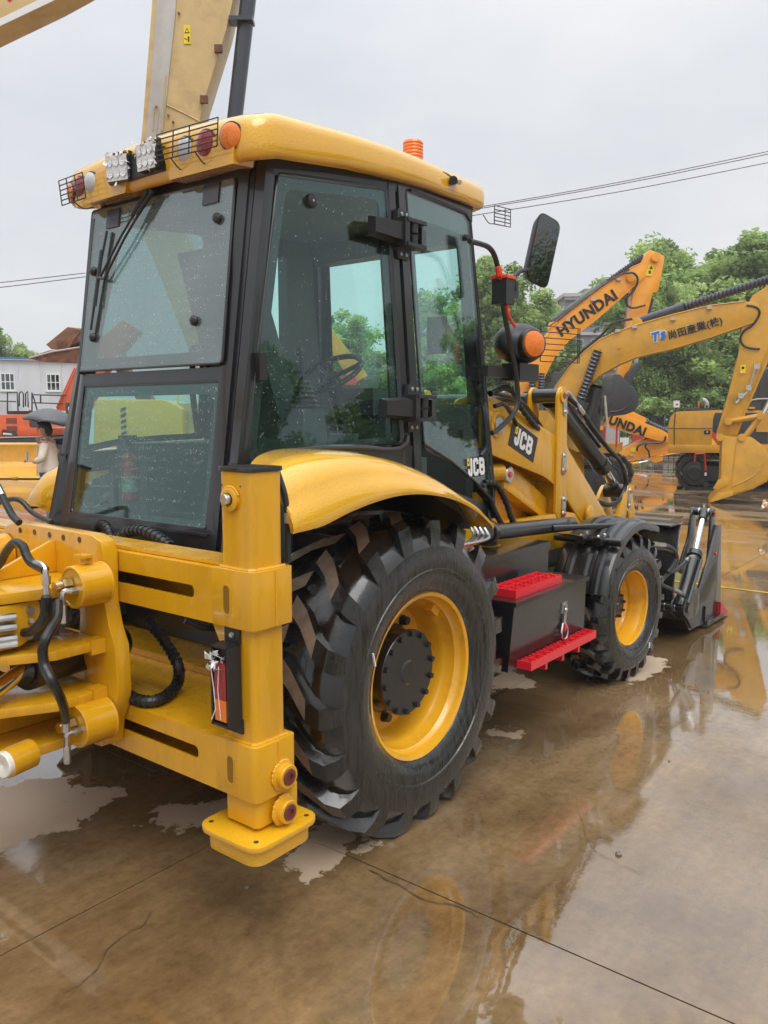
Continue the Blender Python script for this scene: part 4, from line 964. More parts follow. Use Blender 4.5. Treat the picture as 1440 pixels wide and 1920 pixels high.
# order so that the normal points outward
pane('rear_upper_window', [rp(3.625, 2.005), rp(2.585, 2.005), rp(2.615, 2.76), rp(3.64, 2.775)], 'glass_rear', [0.055, 0.05, 0.03, 0.045], proud=0.022)
pane('rear_lower_window', [rp(3.60, 1.335), rp(2.605, 1.335), rp(2.60, 1.935), rp(3.60, 1.935)], 'glass_rear_low', [0.03, 0.04, 0.05, 0.035], proud=0.002)
def side_pt(A, B, s, z, mir=False):
    p = A(z).lerp(B(z), s); 
    return (p.x, 2*YC-p.y if mir else p.y, p.z)
for mir in (False, True):
    qp = [(0.03, 1.60), (0.3, 1.645), (0.6, 1.66), (0.915, 1.665), (0.895, 2.87), (0.075, 2.80)]
    pts = [side_pt(RO, HP, s, z, mir) for s, z in qp]
    if mir: pts = pts[::-1]
    fw = [0.03, 0.03, 0.03, 0.05, 0.06, 0.05] if not mir else [0.06, 0.05, 0.03, 0.03, 0.03, 0.05]
    qw = pane('quarter_window', pts, 'glass_side', fw)
    dp = [(0.10, 1.63), (0.42, 1.555), (0.72, 1.43), (0.965, 1.30), (0.945, 2.885), (0.07, 2.875)]
    pts = [side_pt(HP, FP, s, z, mir) for s, z in dp]
    if mir: pts = pts[::-1]
    fw = [0.02, 0.02, 0.02, 0.035, 0.11, 0.05] if not mir else [0.11, 0.035, 0.02, 0.02, 0.02, 0.05]
    dw = pane('door_window', pts, 'glass_side', fw, proud=0.012)
    if not mir: door = dw; quarter = qw
pane('windscreen', [(4.13, 2.52, 1.35), (4.13, 3.68, 1.35), (4.0, 3.62, 2.88), (4.0, 2.58, 2.88)], 'glass_side', 0.04)
b = MB('rubber')
P = [Vector(p)+Vector((0, -0.015, 0)) for p in [(2.2, 2.435, 1.585), (2.35, 2.425, 1.632), (2.55, 2.405, 1.655), (2.8, 2.385, 1.655), (3.05, 2.365, 1.64), (3.14, 2.355, 1.66), (3.165, 2.355, 1.70)]]
b.tube(smooth(P, 5), 0.013, 8); put('fender_seal', b, cab)
# door details: front frame, grab handle, knobs, lettering
b = MB('cab_black')
P = [Vector(side_pt(HP, FP, s, z)) + Vector((0, -0.016, 0)) for s, z in [(0.09, 1.66), (0.4, 1.565), (0.72, 1.435), (0.955, 1.305), (0.985, 1.36), (0.985, 2.1), (0.965, 2.86), (0.9, 2.89), (0.12, 2.885)]]
b.tube(P, 0.010, 8); put('door_frame', b, door)
b = MB('plastic_black'); 
hd = [Vector(side_pt(HP, FP, s, z)) for s, z in [(0.955, 1.86), (0.90, 1.82), (0.885, 1.62), (0.84, 1.57)]]
b.tube(smooth([hd[0]+Vector((0, -0.01, 0)), hd[1]+Vector((0, -0.04, 0)), hd[1].lerp(hd[2], 0.6)+Vector((0, -0.045, 0)), hd[2]+Vector((0, -0.04, 0)), hd[3]+Vector((0, -0.015, 0))], 4), 0.018, 8)
b.box((3.80, 2.425, 1.60), (3.90, 2.46, 1.72), 0.012); put('door_handle', b, door)
def knob(at, nrm, r, par, nm='glass_knob', dot=True):
    b = MB('plastic_black'); b.lathe([(0.001, 0.012), (r*0.7, 0.0125), (r*0.92, 0.009), (r, 0.003), (r, -0.01)][::-1], at, nrm, 20); o = put(nm, b, par)
    if dot:
        b = MB('steel'); n_ = Vector(nrm).normalized(); b.cyl(Vector(at)+n_*0.011, Vector(at)+n_*0.0135, r*0.16, n=10); put('screw', b, o)
sn = (0.05, -1, 0.05)
p = side_pt(RO, HP, 0.30, 2.715); knob((p[0], p[1]-0.012, p[2]), sn, 0.030, quarter)
p = side_pt(HP, FP, 0.87, 2.76); knob((p[0], p[1]-0.022, p[2]), (-0.05, -1, 0.05), 0.018, door, dot=False)
p = side_pt(HP, FP, 0.83, 1.405); knob((p[0], p[1]-0.022, p[2]), (-0.05, -1, 0.05), 0.014, door, dot=False)
b = MB('plastic_black'); p = side_pt(RO, HP, 0.045, 2.0); b.box((p[0]-0.012, p[1]-0.035, 1.94), (p[0]+0.03, p[1]-0.005, 2.05), 0.012); put('window_latch', b, quarter)
for q in ((422, 443), (375, 612), (182, 635), (175, 500)): pass
for (y, z) in ((2.690, 2.605), (2.775, 2.192), (3.515, 2.165), (3.565, 2.482)):
    b = MB('plastic_black'); b.sphere((0, 0, 0), 1, 12, Matrix.Diagonal((0.016, 0.022, 0.022, 1))); b.cyl((0.0, 0, 0), (0.03, 0, 0), 0.012, n=10)
    o = put('glass_knob', b, cab); o.location = Vector((XR(z)-0.038, y, z))-POS[cab.name]
# hinges
def hinge(z):
    H = HP(z); yo = H.y
    b = MB('plastic_black')
    def blk(x0, x1, z0, z1, d0, d1, taper=0.0):
        b.hexa([(x0, yo-0.02, z0+taper), (x1, yo-0.02, z0), (x1, yo-d1, z0+0.012), (x0, yo-d0, z0+taper+0.012)][::-1] + [(x0, yo-0.02, z1-taper), (x1, yo-0.02, z1), (x1, yo-d1, z1-0.016), (x0, yo-d0, z1-taper-0.010)][::-1], 0.008)
    blk(2.97, 3.17, z-0.055, z+0.055, 0.065, 0.085, 0.012); blk(3.30, 3.37, z-0.05, z+0.05, 0.085, 0.06, 0.0)
    b.box((3.155, yo-0.095, z-0.065), (3.19, yo-0.01, z+0.065), 0.008)
    for s in (1, -1):
        b.box((3.17, yo-0.10, z+s*0.055-0.008), (3.32, yo-0.03, z+s*0.055+0.008), 0.005)
        b.hexa([(3.17, yo-0.035, z+s*0.06-0.0), (3.285, yo-0.035, z+s*0.06), (3.285, yo-0.008, z+s*0.06), (3.17, yo-0.008, z+s*0.06)] + [(3.185, yo-0.030, z+s*0.115), (3.265, yo-0.030, z+s*0.115), (3.265, yo-0.008, z+s*0.115), (3.185, yo-0.008, z+s*0.115)], 0.006)
    b.cyl((3.245, yo-0.075, z-0.05), (3.245, yo-0.075, z-0.008), 0.020, n=14); b.cyl((3.245, yo-0.075, z+0.002), (3.245, yo-0.075, z+0.05), 0.022, n=14); b.box((3.19, yo-0.07, z-0.015), (3.31, yo-0.05, z+0.012), 0.004)
    o = put('door_hinge', b, cab)
    for s in (1, -1):
        for x in (3.205, 3.245):
            b = MB('steel'); b.lathe([(0.009, 0), (0.009, 0.004), (0.005, 0.005), (0.004, 0.001), (0.001, 0.001)], (x, yo-0.033, z+s*0.092), (0, -1, 0), 12); put('screw', b, o)
hinge(2.655); hinge(1.832)
# wipers and straps on the rear glass
b = MB('plastic_black')
def rw(y, z, o=0.05): return Vector((XR(z)-o, y, z))
b.cyl(rw(3.155, 2.80, 0.0), rw(3.155, 2.79, 0.06), 0.02, n=12)
b.tube([rw(3.16, 2.79, 0.06), rw(3.33, 2.60, 0.065), rw(3.475, 2.44, 0.055)], 0.0055, 6); b.tube([rw(3.12, 2.785, 0.06), rw(3.29, 2.60, 0.065), rw(3.44, 2.43, 0.055)], 0.0055, 6)
b.tube([rw(3.16, 2.79, 0.06), rw(3.25, 2.69, 0.066)], 0.010, 6); b.tube([rw(3.12, 2.785, 0.06), rw(3.21, 2.69, 0.066)], 0.010, 6)
b.tube([rw(3.43, 2.43, 0.055), rw(3.49, 2.44, 0.055)], 0.008, 6)
b.tube([rw(3.475, 2.66, 0.042), rw(3.50, 2.45, 0.05), rw(3.53, 2.20, 0.042)], 0.006, 6); b.tube([rw(3.44, 2.65, 0.034), rw(3.50, 2.18, 0.034)], 0.0045, 6); b.tube([rw(3.49, 2.57, 0.05), rw(3.505, 2.31, 0.05)], 0.009, 6)
put('rear_wiper', b, cab)
b = MB('plastic_black')
b.tube(smooth([(2.36, 2.93, 1.98), (2.34, 2.90, 2.06), (2.33, 2.88, 2.09), (2.33, 2.72, 2.085), (2.35, 2.70, 2.05), (2.36, 2.70, 1.98)], 4), 0.013, 8); b.tube([(2.36, 2.85, 1.99), (2.34, 2.72, 2.08)], 0.011, 8)
b.tube([(2.33, 2.90, 1.92), (2.42, 2.98, 1.72)], 0.014, 8); b.tube(smooth([(2.34, 2.69, 1.92), (2.37, 2.72, 1.80), (2.46, 2.80, 1.60)], 4), 0.017, 8)
put('stay_and_handle', b, cab)
# --- roof
RS = [(2.30, 2.475), (2.38, 2.435), (3.22, 2.405), (4.03, 2.475)]
outl = rpoly([(2.288, 3.45), (2.288, 3.275), (2.288, 3.1), (2.288, 2.925), (2.288, 2.75), (2.288, 2.465), (2.36, 2.425), (3.22, 2.395), (4.06, 2.47), (4.13, 2.60), (4.15, 3.1), (4.13, 3.60), (4.06, 3.73), (3.22, 3.805), (2.38, 3.77), (2.288, 3.735)], [0, 0, 0, 0, 0, 0.045, 0.04, 0.5, 0.03, 0.04, 0.2, 0.04, 0.03, 0.5, 0.04, 0.045], 5)
def zlerp(x, tab):
    for (x0, z0), (x1, z1) in zip(tab[:-1], tab[1:]):
        if x <= x1: return z0 + (z1-z0)*max(0, min(1, (x-x0)/(x1-x0)))
    return tab[-1][1]
ZB = [(2.30, 2.800), (2.44, 2.835), (2.75, 2.87), (3.24, 2.905), (3.45, 2.92), (4.12, 2.945)]
ZT = [(2.30, 2.972), (2.45, 3.005), (3.2, 3.05), (3.5, 3.055), (4.12, 3.07)]
def rear_arch(x, y): return 0.035*max(0.0, 1-((y-YC)/0.63)**2)*max(0.0, min(1, (2.7-x)/0.4))
def rring(ins, fz):
    fz0 = fz; fz = lambda x, y: fz0(x, y) + (rear_arch(x, y) if fz0(x, y) > (tb_(x)+tt_(x))/2 else 0.0)
    r = []
    for (x, y) in outl:
        d = Vector((3.2-x, YC-y)); dl = d.length; k_ = min(ins/dl, 0.97)
        r.append(Vector((x+d.x*k_, y+d.y*k_, fz(x, y))))
    return r
def crown(y): return 0.055*(1-((y-YC)/0.7)**2)
tb_ = lambda x: zlerp(x, ZB); tt_ = lambda x, y=None: zlerp(x, ZT)
b = MB('paint_yellow_wet')
b.loft([rring(0.10, lambda x, y: tb_(x)+0.03), rring(0.035, lambda x, y: tb_(x)-0.004), rring(0.012, lambda x, y: tb_(x)), rring(0.0, lambda x, y: tb_(x)+0.012), rring(-0.004, lambda x, y: tb_(x)*0.72+tt_(x)*0.28), rring(-0.002, lambda x, y: tb_(x)*0.36+tt_(x)*0.64),
        rring(0.006, lambda x, y: tb_(x)*0.20+tt_(x)*0.80), rring(0.022, lambda x, y: tb_(x)*0.05+tt_(x)*0.95), rring(0.055, lambda x, y: tt_(x)+0.008), rring(0.11, lambda x, y: tt_(x)+0.014+crown(y)*0.3), rring(0.25, lambda x, y: tt_(x)+0.022+crown(y)*0.7), rring(0.5, lambda x, y: tt_(x)+0.04+crown(y)), rring(0.9, lambda x, y: tt_(3.0)+0.09)], caps=True)
for mir in (0, 1):
    k = b
    P = [(2.276, 2.54, 2.785), (2.40, 2.56, 2.80), (2.40, 2.96, 2.80), (2.276, 2.94, 2.79), (2.273, 2.53, 2.90), (2.40, 2.53, 2.90), (2.40, 2.98, 2.92), (2.272, 2.98, 2.92)]
    P = [(p[0], 2*YC-p[1] if mir else p[1], p[2]) for p in P]
    if mir: P = [P[3], P[2], P[1], P[0], P[7], P[6], P[5], P[4]]
    b.hexa(P, 0.045)
roof = put('roof', b, bh, ang=40)
b = MB('plastic_black'); b.box((2.262, 2.975, 2.835), (2.33, 3.36, 2.935), 0.012); put('lamp_recess', b, roof)
def rlamp(y, z, r, m_, tilt=0):
    b = MB('plastic_black'); ax = Vector((-1, tilt, -0.05)); at = (2.284, y, z)
    b.lathe([(r*1.08, -0.03), (r*1.08, 0.006), (r*0.98, 0.008), (r*0.97, 0.0)], at, ax, 32); o = put('lamp', b, roof)
    b = MB(m_); b.lathe([(r*0.97, 0.002), (r*0.95, 0.012), (r*0.7, 0.020), (r*0.35, 0.023), (0.001, 0.024)], at, ax, 32); put('lens', b, o)
for (y, z, r, m_, t) in ((2.555, 2.892, 0.052, 'lens_amber', -0.2), (2.705, 2.893, 0.053, 'lens_red', -0.02), (2.835, 2.895, 0.050, 'lens_clear', 0.0), (3.695, 2.86, 0.045, 'lens_amber', 0.35), (3.622, 2.875, 0.048, 'lens_red', 0.1), (3.528, 2.88, 0.046, 'lens_clear', 0.0)):
    rlamp(y, z, r, m_, t)
mat('lamp_face', (0.72, 0.74, 0.76), 0.12, coat=0.6, bump=0.25, bscale=140)
def worklamp(y, z, yaw):
    M = Matrix.Translation((2.235, y, z)) @ Matrix.Rotation(R(yaw), 4, 'Z') @ Matrix.Rotation(R(-4), 4, 'Y')
    b = MB('plastic_black'); b.box((0.0, -0.062, -0.055), (0.03, 0.062, 0.055), 0.008, M); b.box((0.03, -0.045, -0.04), (0.045, 0.045, 0.04), 0.003, M)
    for i in range(4): b.box((0.03, -0.05+0.03*i, 0.05), (0.05, -0.044+0.03*i, 0.075), 0, M)
    b.cyl(M @ Vector((0.04, 0, 0)), M @ Vector((0.07, 0, -0.03)), 0.012, n=8); o = put('work_lamp', b, roof)
    b = MB('reflector')
    for i in range(3):
        for j in range(2):
            c_ = Vector((-0.004, -0.038+0.038*i, -0.024+0.048*j))
            b.lathe([(0.018, 0.004), (0.0165, 0.004), (0.010, 0.0025), (0.003, 0.0022), (0.001, 0.006)], M @ c_, M.to_3x3() @ Vector((-1, 0, 0)), 10)
    b.m('lamp_face'); b.box((-0.004, -0.060, -0.053), (-0.0008, 0.060, 0.053), 0.001, M)
    put('led_cells', b, o)
    b = MB('foil'); rn = random.Random(int(y*100))
    for i in range(34):
        s_ = rn.choice((-1, 1)); e = rn.random()
        q = M @ (Vector((-0.004, s_*(0.06+rn.uniform(-.006, .006)), rn.uniform(-.06, .06))) if e < 0.6 else Vector((-0.004, rn.uniform(-.065, .065), s_*0.056)))
        b.face([q+Vector((rn.uniform(-.012, .012), rn.uniform(-.014, .014), rn.uniform(-.018, .018))) for _ in range(3)])
    put('plastic_wrap', b, o)
worklamp(3.045, 2.895, 0); worklamp(3.255, 2.885, 12)
def guard(c, u, v, nu, nv, par, r=0.0028, legs=()):
    c, u, v = Vector(c), Vector(u), Vector(v); b = MB('plastic_black')
    b.tube([c, c+u, c+u+v, c+v, c], r*1.15, 6)
    for i in range(1, nv): b.tube([c+v*i/nv, c+v*i/nv+u], r, 6)
    for f in nu: b.tube([c+u*f, c+u*f+v], r, 6)
    for (f, g, t) in legs: b.tube(smooth([c+u*f+v*g, c+u*f+v*g+Vector(t)*0.5+Vector((0, 0, -0.02)), c+u*f+v*g+Vector(t)], 3), r, 6)
    return put('lamp_guard', b, par)
guard((2.215, 2.585, 2.825), (0, 0.40, -0.0), (0, 0.0, 0.13), 5, 5, roof, legs=()) if False else None
guard((2.225, 2.575, 2.845), (0, 0.385, 0.012), (0, -0.01, 0.105), (0.45, 0.72), 5, roof, legs=((0.35, 0, (0.09, 0, -0.03)), (0.75, 0, (0.09, 0, -0.03))))
guard((2.215, 3.475, 2.79), (0, 0.20, -0.005), (0, 0.02, 0.115), (0.33, 0.68), 5, roof, legs=((0.5, 0, (0.09, -0.02, -0.01)),))
guard((4.15, 2.46, 2.875), (0.13, -0.03, 0), (0.0, 0, 0.10), (0.66,), 5, roof, legs=((0.0, 0.0, (-0.04, 0.05, 0.05)),))
b = MB('lens_amber')
prof = [(0.057, 0)]
for i in range(9): prof += [(0.058, 0.02+0.018*i), (0.0535, 0.028+0.018*i), (0.058, 0.036+0.018*i)]
prof += [(0.053, 0.192), (0.02, 0.197), (0.001, 0.197)]
b.lathe(prof, (3.86, 2.82, 3.125), (0, 0, 1), 28); b.m('plastic_black'); b.lathe([(0.055, -0.03), (0.055, 0.0), (0.04, 0.004)], (3.86, 2.82, 3.125), (0, 0, 1), 20); put('beacon', b, roof)
b = MB('plastic_black'); b.tube(smooth([(3.378, 2.440, 3.002), (3.455, 2.440, 3.017), (3.549, 2.440, 3.026), (3.636, 2.440, 3.024), (3.701, 2.440, 3.012)] , 4), 0.008, 8, rs=None); b.cyl((3.635, 2.400, 2.991), (3.817, 2.520, 3.045), 0.022, n=12); b.m('steel'); b.cyl((3.687, 2.395, 2.991), (3.706, 2.420, 3.002), 0.012, n=10); put('roof_strap', b, roof)
# --- inside the cab
mat('console_dark', (0.045, 0.05, 0.05), 0.5)
mat('pale_label', (0.35, 0.33, 0.30), 0.5, var=0.5, vscale=40)
b = MB('seat_cloth')
b.box((2.88, 2.86, 1.53), (3.42, 3.36, 1.70), 0.05); b.hexa([(2.90, 2.88, 1.62), (3.06, 2.88, 1.62), (3.06, 3.34, 1.62), (2.90, 3.34, 1.62), (2.60, 2.90, 2.58), (2.70, 2.90, 2.60), (2.70, 3.32, 2.60), (2.60, 3.32, 2.58)], 0.07)
b.m('interior'); b.box((2.78, 2.95, 1.2), (3.15, 3.27, 1.5), 0.02)
put('seat', b, cab)
b = MB('console_dark'); b.box((2.55, 2.58, 1.2), (3.0, 2.80, 1.62), 0.03); b.hexa([(2.74, 2.62, 1.60), (2.92, 2.62, 1.60), (2.92, 2.78, 1.60), (2.74, 2.78, 1.60), (2.76, 2.64, 1.83), (2.9, 2.64, 1.83), (2.9, 2.76, 1.83), (2.76, 2.76, 1.83)], 0.01)
b.m('plastic_black')
for i in range(6): 
    z = 1.83+0.022*i; w = 0.075-0.008*i; b.lathe([(w*0.8, 0), (w, 0.011), (w*0.8, 0.022)], (2.83, 2.70, z), (0, 0, 1), 16)
b.cyl((2.83, 2.70, 1.95), (2.80, 2.69, 2.08), 0.011, n=8); b.sphere((2.80, 2.69, 2.09), 0.026, 10)
b.cyl((2.98, 2.72, 1.6), (3.03, 2.70, 1.78), 0.008, n=8); b.sphere((3.03, 2.70, 1.79), 0.016, 8)
put('control_console', b, cab)
b = MB('interior')
b = MB('plastic_black'); cw = Vector((3.46, 3.1, 2.03)); ax = Vector((-0.55, 0, 0.83)).normalized(); uu = Vector((0, 1, 0)); ww = ax.cross(uu)
b.tube([cw+(uu*math.cos(a)+ww*math.sin(a))*0.19 for a in [2*math.pi*i/28 for i in range(29)]], 0.016, 8, caps=False)
for a in (90, 210, 330): b.tube([cw-ax*0.03, cw+(uu*math.cos(R(a))+ww*math.sin(R(a)))*0.185], 0.014, 6)
b.lathe([(0.05, -0.03), (0.055, 0.0), (0.04, 0.012), (0.001, 0.014)], cw-ax*0.02, ax, 16); b.cyl(cw-ax*0.03, cw-ax*0.45+Vector((0, 0, -0.2)), 0.05, n=12)
put('steering_wheel', b, cab)
b = MB('interior'); b.box((3.65, 2.85, 1.2), (4.0, 3.35, 1.86), 0.06); b.box((3.6, 2.9, 1.8), (3.85, 3.3, 1.95), 0.05); b.box((3.98, 2.52, 1.2), (4.06, 3.70, 1.86), 0.02); b.box((2.45, 3.42, 1.2), (3.3, 3.66, 1.66), 0.03); put('dashboard', b, cab)
b = MB('red_paint'); b.cyl((2.40, 3.49, 1.38), (2.40, 3.49, 1.58), 0.036, n=18); b.sphere((2.40, 3.49, 1.58), 0.036, 14); b.m('pale_label'); b.cyl((2.40, 3.49, 1.42), (2.40, 3.49, 1.50), 0.0366, n=18); b.m('plastic_black'); b.cyl((2.4, 3.49, 1.64), (2.4, 3.49, 1.69), 0.015, n=8); b.box((2.36, 3.47, 1.68), (2.44, 3.51, 1.70), 0.003); put('fire_extinguisher', b, cab)
b = MB('interior')
b.box((4.02, 3.0, 2.1), (4.06, 3.04, 2.85)); b.tube([(4.05, 2.95, 2.62), (4.09, 3.05, 1.75)], 0.012, 6); b.box((3.95, 2.66, 2.15), (3.98, 2.78, 2.36), 0.01); put('front_wiper_and_mirror', b, cab)

# --- block lettering JCB with its yellow tab
def jcb(par, at, xd, yd, h, plate=None):
    b = MB('white_print'); t0, t1 = 0.0, 0.003
    if plate:
        b.m('black_print'); b.xy([(-plate[0]/2, -plate[1]/2), (plate[0]/2, -plate[1]/2), (plate[0]/2, plate[1]/2), (-plate[0]/2, plate[1]/2)], -0.001, 0.0015); t0, t1 = 0.0016, 0.0035
    def stroke(pts, w, m_='white_print', a=t0, c=t1):
        b.m(m_); P = [Vector((x*h, y*h, 0)) for x, y in pts]; n = len(P); L_, R_ = [], []
        for i in range(n):
            d0 = (P[i]-P[i-1]).normalized() if i > 0 else None; d1 = (P[i+1]-P[i]).normalized() if i < n-1 else None
            if d0 is None: nn = Vector((-d1.y, d1.x, 0)); k = 1
            elif d1 is None: nn = Vector((-d0.y, d0.x, 0)); k = 1
            else:
                t = (d0+d1).normalized(); nn = Vector((-t.y, t.x, 0)); k = 1/max(0.5, math.cos(d0.angle(d1)/2))
            L_.append(P[i]+nn*w*h*0.5*k); R_.append(P[i]-nn*w*h*0.5*k)
        poly = [(p.x, p.y) for p in L_] + [(p.x, p.y) for p in R_[::-1]]
        for i in range(n-1):
            q = [(L_[i].x, L_[i].y), (L_[i+1].x, L_[i+1].y), (R_[i+1].x, R_[i+1].y), (R_[i].x, R_[i].y)]
            b.xy(q[::-1], a, c+0.00002*i)
    def letters(w, m_, a, c):
        stroke([(-0.62, 0.5), (-0.62, -0.28), (-0.68, -0.39), (-0.84, -0.39), (-0.93, -0.3), (-0.93, -0.08)], w, m_, a, c)
        stroke([(0.16, 0.14), (0.16, 0.29), (0.07, 0.39), (-0.2, 0.39), (-0.29, 0.29), (-0.29, -0.29), (-0.2, -0.39), (0.07, -0.39), (0.16, -0.29), (0.16, -0.14)], w, m_, a, c)
        stroke([(0.48, -0.39), (0.48, 0.39), (0.82, 0.39), (0.92, 0.3), (0.92, 0.1), (0.83, 0.01), (0.50, 0.01)], w, m_, a, c)
        stroke([(0.83, 0.01), (0.94, -0.09), (0.94, -0.3), (0.84, -0.39), (0.50, -0.39)], w, m_, a, c+0.0003)
    if not plate: letters(0.34, 'black_print', -0.001, 0.0012); t0, t1 = 0.0013, 0.003
    letters(0.215, 'white_print', t0, t1)
    stroke([(-0.99, 0.09), (-0.99, 0.5)], 0.26, 'yellow_print', t0, t1+0.0004); stroke([(-0.99, 0.2), (-0.99, 0.36)], 0.09, 'black_print', t1, t1+0.0008)
    me = b.mesh('lettering', ang=30, recalc=True)
    return decal('brand_lettering', me, par, None, at, xd, yd)
pA, pB = Vector(side_pt(HP, FP, 0.62, 1.50)), Vector(side_pt(HP, FP, 0.85, 1.50))
xd = (pB-pA).normalized()
pc = Vector(side_pt(HP, FP, 0.735, 1.515)) + Vector((0, -0.023, 0))
jcb(door, pc, xd, Vector((0, 0.06, 1)), 0.098)

# ------------------------------------------------------------------ side boxes, steps, tank, chassis
b = MB('paint_black')
b.hexa([(3.55, 1.985, 0.50), (4.45, 1.985, 0.50), (4.45, 2.42, 0.50), (3.55, 2.42, 0.50), (3.55, 1.955, 0.845), (4.40, 1.955, 0.845), (4.40, 2.42, 0.845), (3.55, 2.42, 0.845)], 0.008)
b.box((3.54, 1.94, 0.846), (4.41, 2.43, 0.868), 0.009)
tbx = put('tool_box', b, bh)
LM = Matrix.Translation((0, -0.028, 0)) @ Matrix.Translation((0, 1.99, 0.70)) @ Matrix.Rotation(R(5), 4, 'X') @ Matrix.Translation((0, -1.99, -0.70))
b = MB('steel'); b.box((4.10, 1.990, 0.70), (4.16, 2.001, 0.765), 0.003); b.box((4.115, 1.978, 0.64), (4.145, 1.990, 0.75), 0.004)
b.tube(smooth([(4.118, 1.982, 0.645), (4.09, 1.972, 0.60), (4.11, 1.968, 0.56), (4.15, 1.968, 0.56), (4.165, 1.972, 0.60), (4.142, 1.982, 0.645)], 4), 0.006, 6); b.cyl((4.13, 1.99, 0.72), (4.13, 1.972, 0.72), 0.012, n=10); b.m('red_plastic'); b.box((4.122, 1.970, 0.60), (4.142, 1.978, 0.635), 0.003)
b.bm.transform(LM); put('toggle_latch', b, tbx)
def step(x0, x1, y0, y1, z, nm='step', par=bh):
    b = MB('red_plastic'); t = 0.012; hgt = 0.043
    b.box((x0, y0, z-hgt), (x1, y0+t, z), 0.003); b.box((x0, y1-t, z-hgt), (x1, y1, z), 0.003); b.box((x0, y0+t, z-hgt), (x0+t, y1-t, z), 0.003); b.box((x1-t, y0+t, z-hgt), (x1, y1-t, z), 0.003)
    n = int((x1-x0)/0.075)
    for i in range(1, n): 
        x = x0+(x1-x0)*i/n; b.box((x-0.006, y0+t, z-hgt*0.9), (x+0.006, y1-t, z-0.002), 0.002)
    for f in (0.36, 0.66): b.box((x0+t, y0+(y1-y0)*f-0.005, z-hgt*0.9), (x1-t, y0+(y1-y0)*f+0.005, z-0.004))
    b.box((x0+t, y0+t, z-hgt), (x1-t, y1-t, z-hgt+0.006))
    for i in range(n*2):      # grip teeth
        x = x0+(x1-x0)*(i+0.5)/(n*2)
        for yy in (y0+t*0.5, y1-t*0.5, y0+(y1-y0)*0.36): b.box((x-0.008, yy-0.005, z-0.001), (x+0.008, yy+0.005, z+0.006), 0.002)
    return put(nm, b, par, label='red plastic anti-slip step')
step(3.64, 4.44, 1.90, 2.075, 0.545); s2 = step(3.62, 4.14, 1.985, 2.14, 0.912)
b = MB('red_plastic')
for x in (3.85, 4.05, 4.25): b.box((x-0.012, 1.92, 0.455), (x+0.012, 2.03, 0.50))
put('step_bracket', b, bh)
b = MB('paint_black'); b.box((3.55, 2.20, 0.80), (4.40, 2.72, 1.045), 0.02); b.box((3.54, 2.19, 1.015), (4.41, 2.73, 1.052), 0.01)
tank = put('fuel_tank', b, bh)
b = MB('plastic_black'); cap_at = (4.02, 2.40, 1.05); b.lathe([(0.05, 0.01), (0.056, 0.012)] + sum([[(0.056, 0.02+0.002*i), (0.056, 0.0215+0.002*i)] for i in range(10)], []) + [(0.05, 0.052), (0.001, 0.054)], cap_at, (0, 0, 1), 24)
for i in range(20): a = 2*math.pi*i/20; b.box((0.053, -0.004, 0.018), (0.060, 0.004, 0.046), 0.002, Matrix.Translation(cap_at) @ Matrix.Rotation(a, 4, 'Z'))
b.m('paint_yellow'); b.lathe([(0.001, 0.006), (0.085, 0.006), (0.085, 0.010), (0.001, 0.010)], cap_at, (0, 0, 1), 28); put('filler_cap', b, tank)
# chassis rail, engine hood
b = MB('paint_yellow')
b.xz([(3.4, 0.96), (3.9, 0.92), (5.2, 0.90), (5.9, 0.78), (5.9, 1.02), (5.15, 1.14), (3.4, 1.17)], 2.44, 2.50, 0.006); b.xz([(3.4, 0.96), (5.9, 0.78), (5.9, 1.02), (5.15, 1.14), (3.4, 1.17)], 3.70, 3.76, 0.006)
b.box((4.06, 2.50, 0.9), (5.75, 3.70, 1.12)); b.box((3.45, 2.70, 1.08), (4.0, 3.5, 1.22), 0.01)
b.xz(rpoly([(4.15, 1.08), (5.85, 1.05), (5.80, 1.50), (5.4, 1.60), (4.15, 1.72)], 0.05), 2.62, 3.58, 0.02)
chs = put('chassis_and_hood', b, bh)
b = MB('paint_black'); b.xz([(4.40, 1.38), (4.40, 1.52), (4.86, 1.36), (4.86, 1.18)], 2.600, 2.619); put('hood_grille', b, chs)
# tower plate carrying the loader pivots
b = MB('paint_yellow'); b.xz(rpoly([(4.06, 1.10), (4.40, 1.08), (4.36, 1.45), (4.34, 1.85), (4.16, 1.90), (4.06, 1.80)], 0.04), 2.66, 2.70, 0.006); b.cyl((4.02, 2.58, 1.46), (4.36, 2.52, 1.455), 0.055, n=20)
b.xz([(3.98, 1.05), (4.18, 1.05), (4.12, 1.28), (4.0, 1.36)], 2.46, 2.49, 0.004)
put('loader_tower', b, chs)
def pin_plate(par, y, pts2, w, mir=False):
    b = MB('steel'); (x0, z0), (x1, z1) = pts2
    d = Vector((x1-x0, 0, z1-z0)); L_ = d.length; a = math.atan2(d.z, d.x)
    M = Matrix.Translation((x0, y, z0)) @ Matrix.Rotation(-a, 4, 'Y')
    pts = [(-w*math.cos(t), w*math.sin(t)) for t in [R(-90+20*i) for i in range(10)]] + [(L_+w*math.cos(t), -w*math.sin(t)) for t in [R(-90+20*i) for i in range(10)]]
    b.prism(pts, lambda p, q: M @ Vector((p, 0, q)), lambda p, q: M @ Vector((p, -0.008, q)), 0.002)
    b.cyl(M @ Vector((0, -0.008, 0)), M @ Vector((0, -0.02, 0)), w*0.55, n=6); b.lathe([(w*0.8, 0.006), (w*0.8, 0.014), (w*0.6, 0.016), (w*0.1, 0.016)], M @ Vector((L_, 0, 0)), (0, -1, 0), 16)
    b.m('red_cap'); b.cyl(M @ Vector((L_, -0.014, 0)), M @ Vector((L_, -0.026, 0)), w*0.35, n=8)
    if mir: mirror_bm(b)
    return put('pin_plate', b, par)
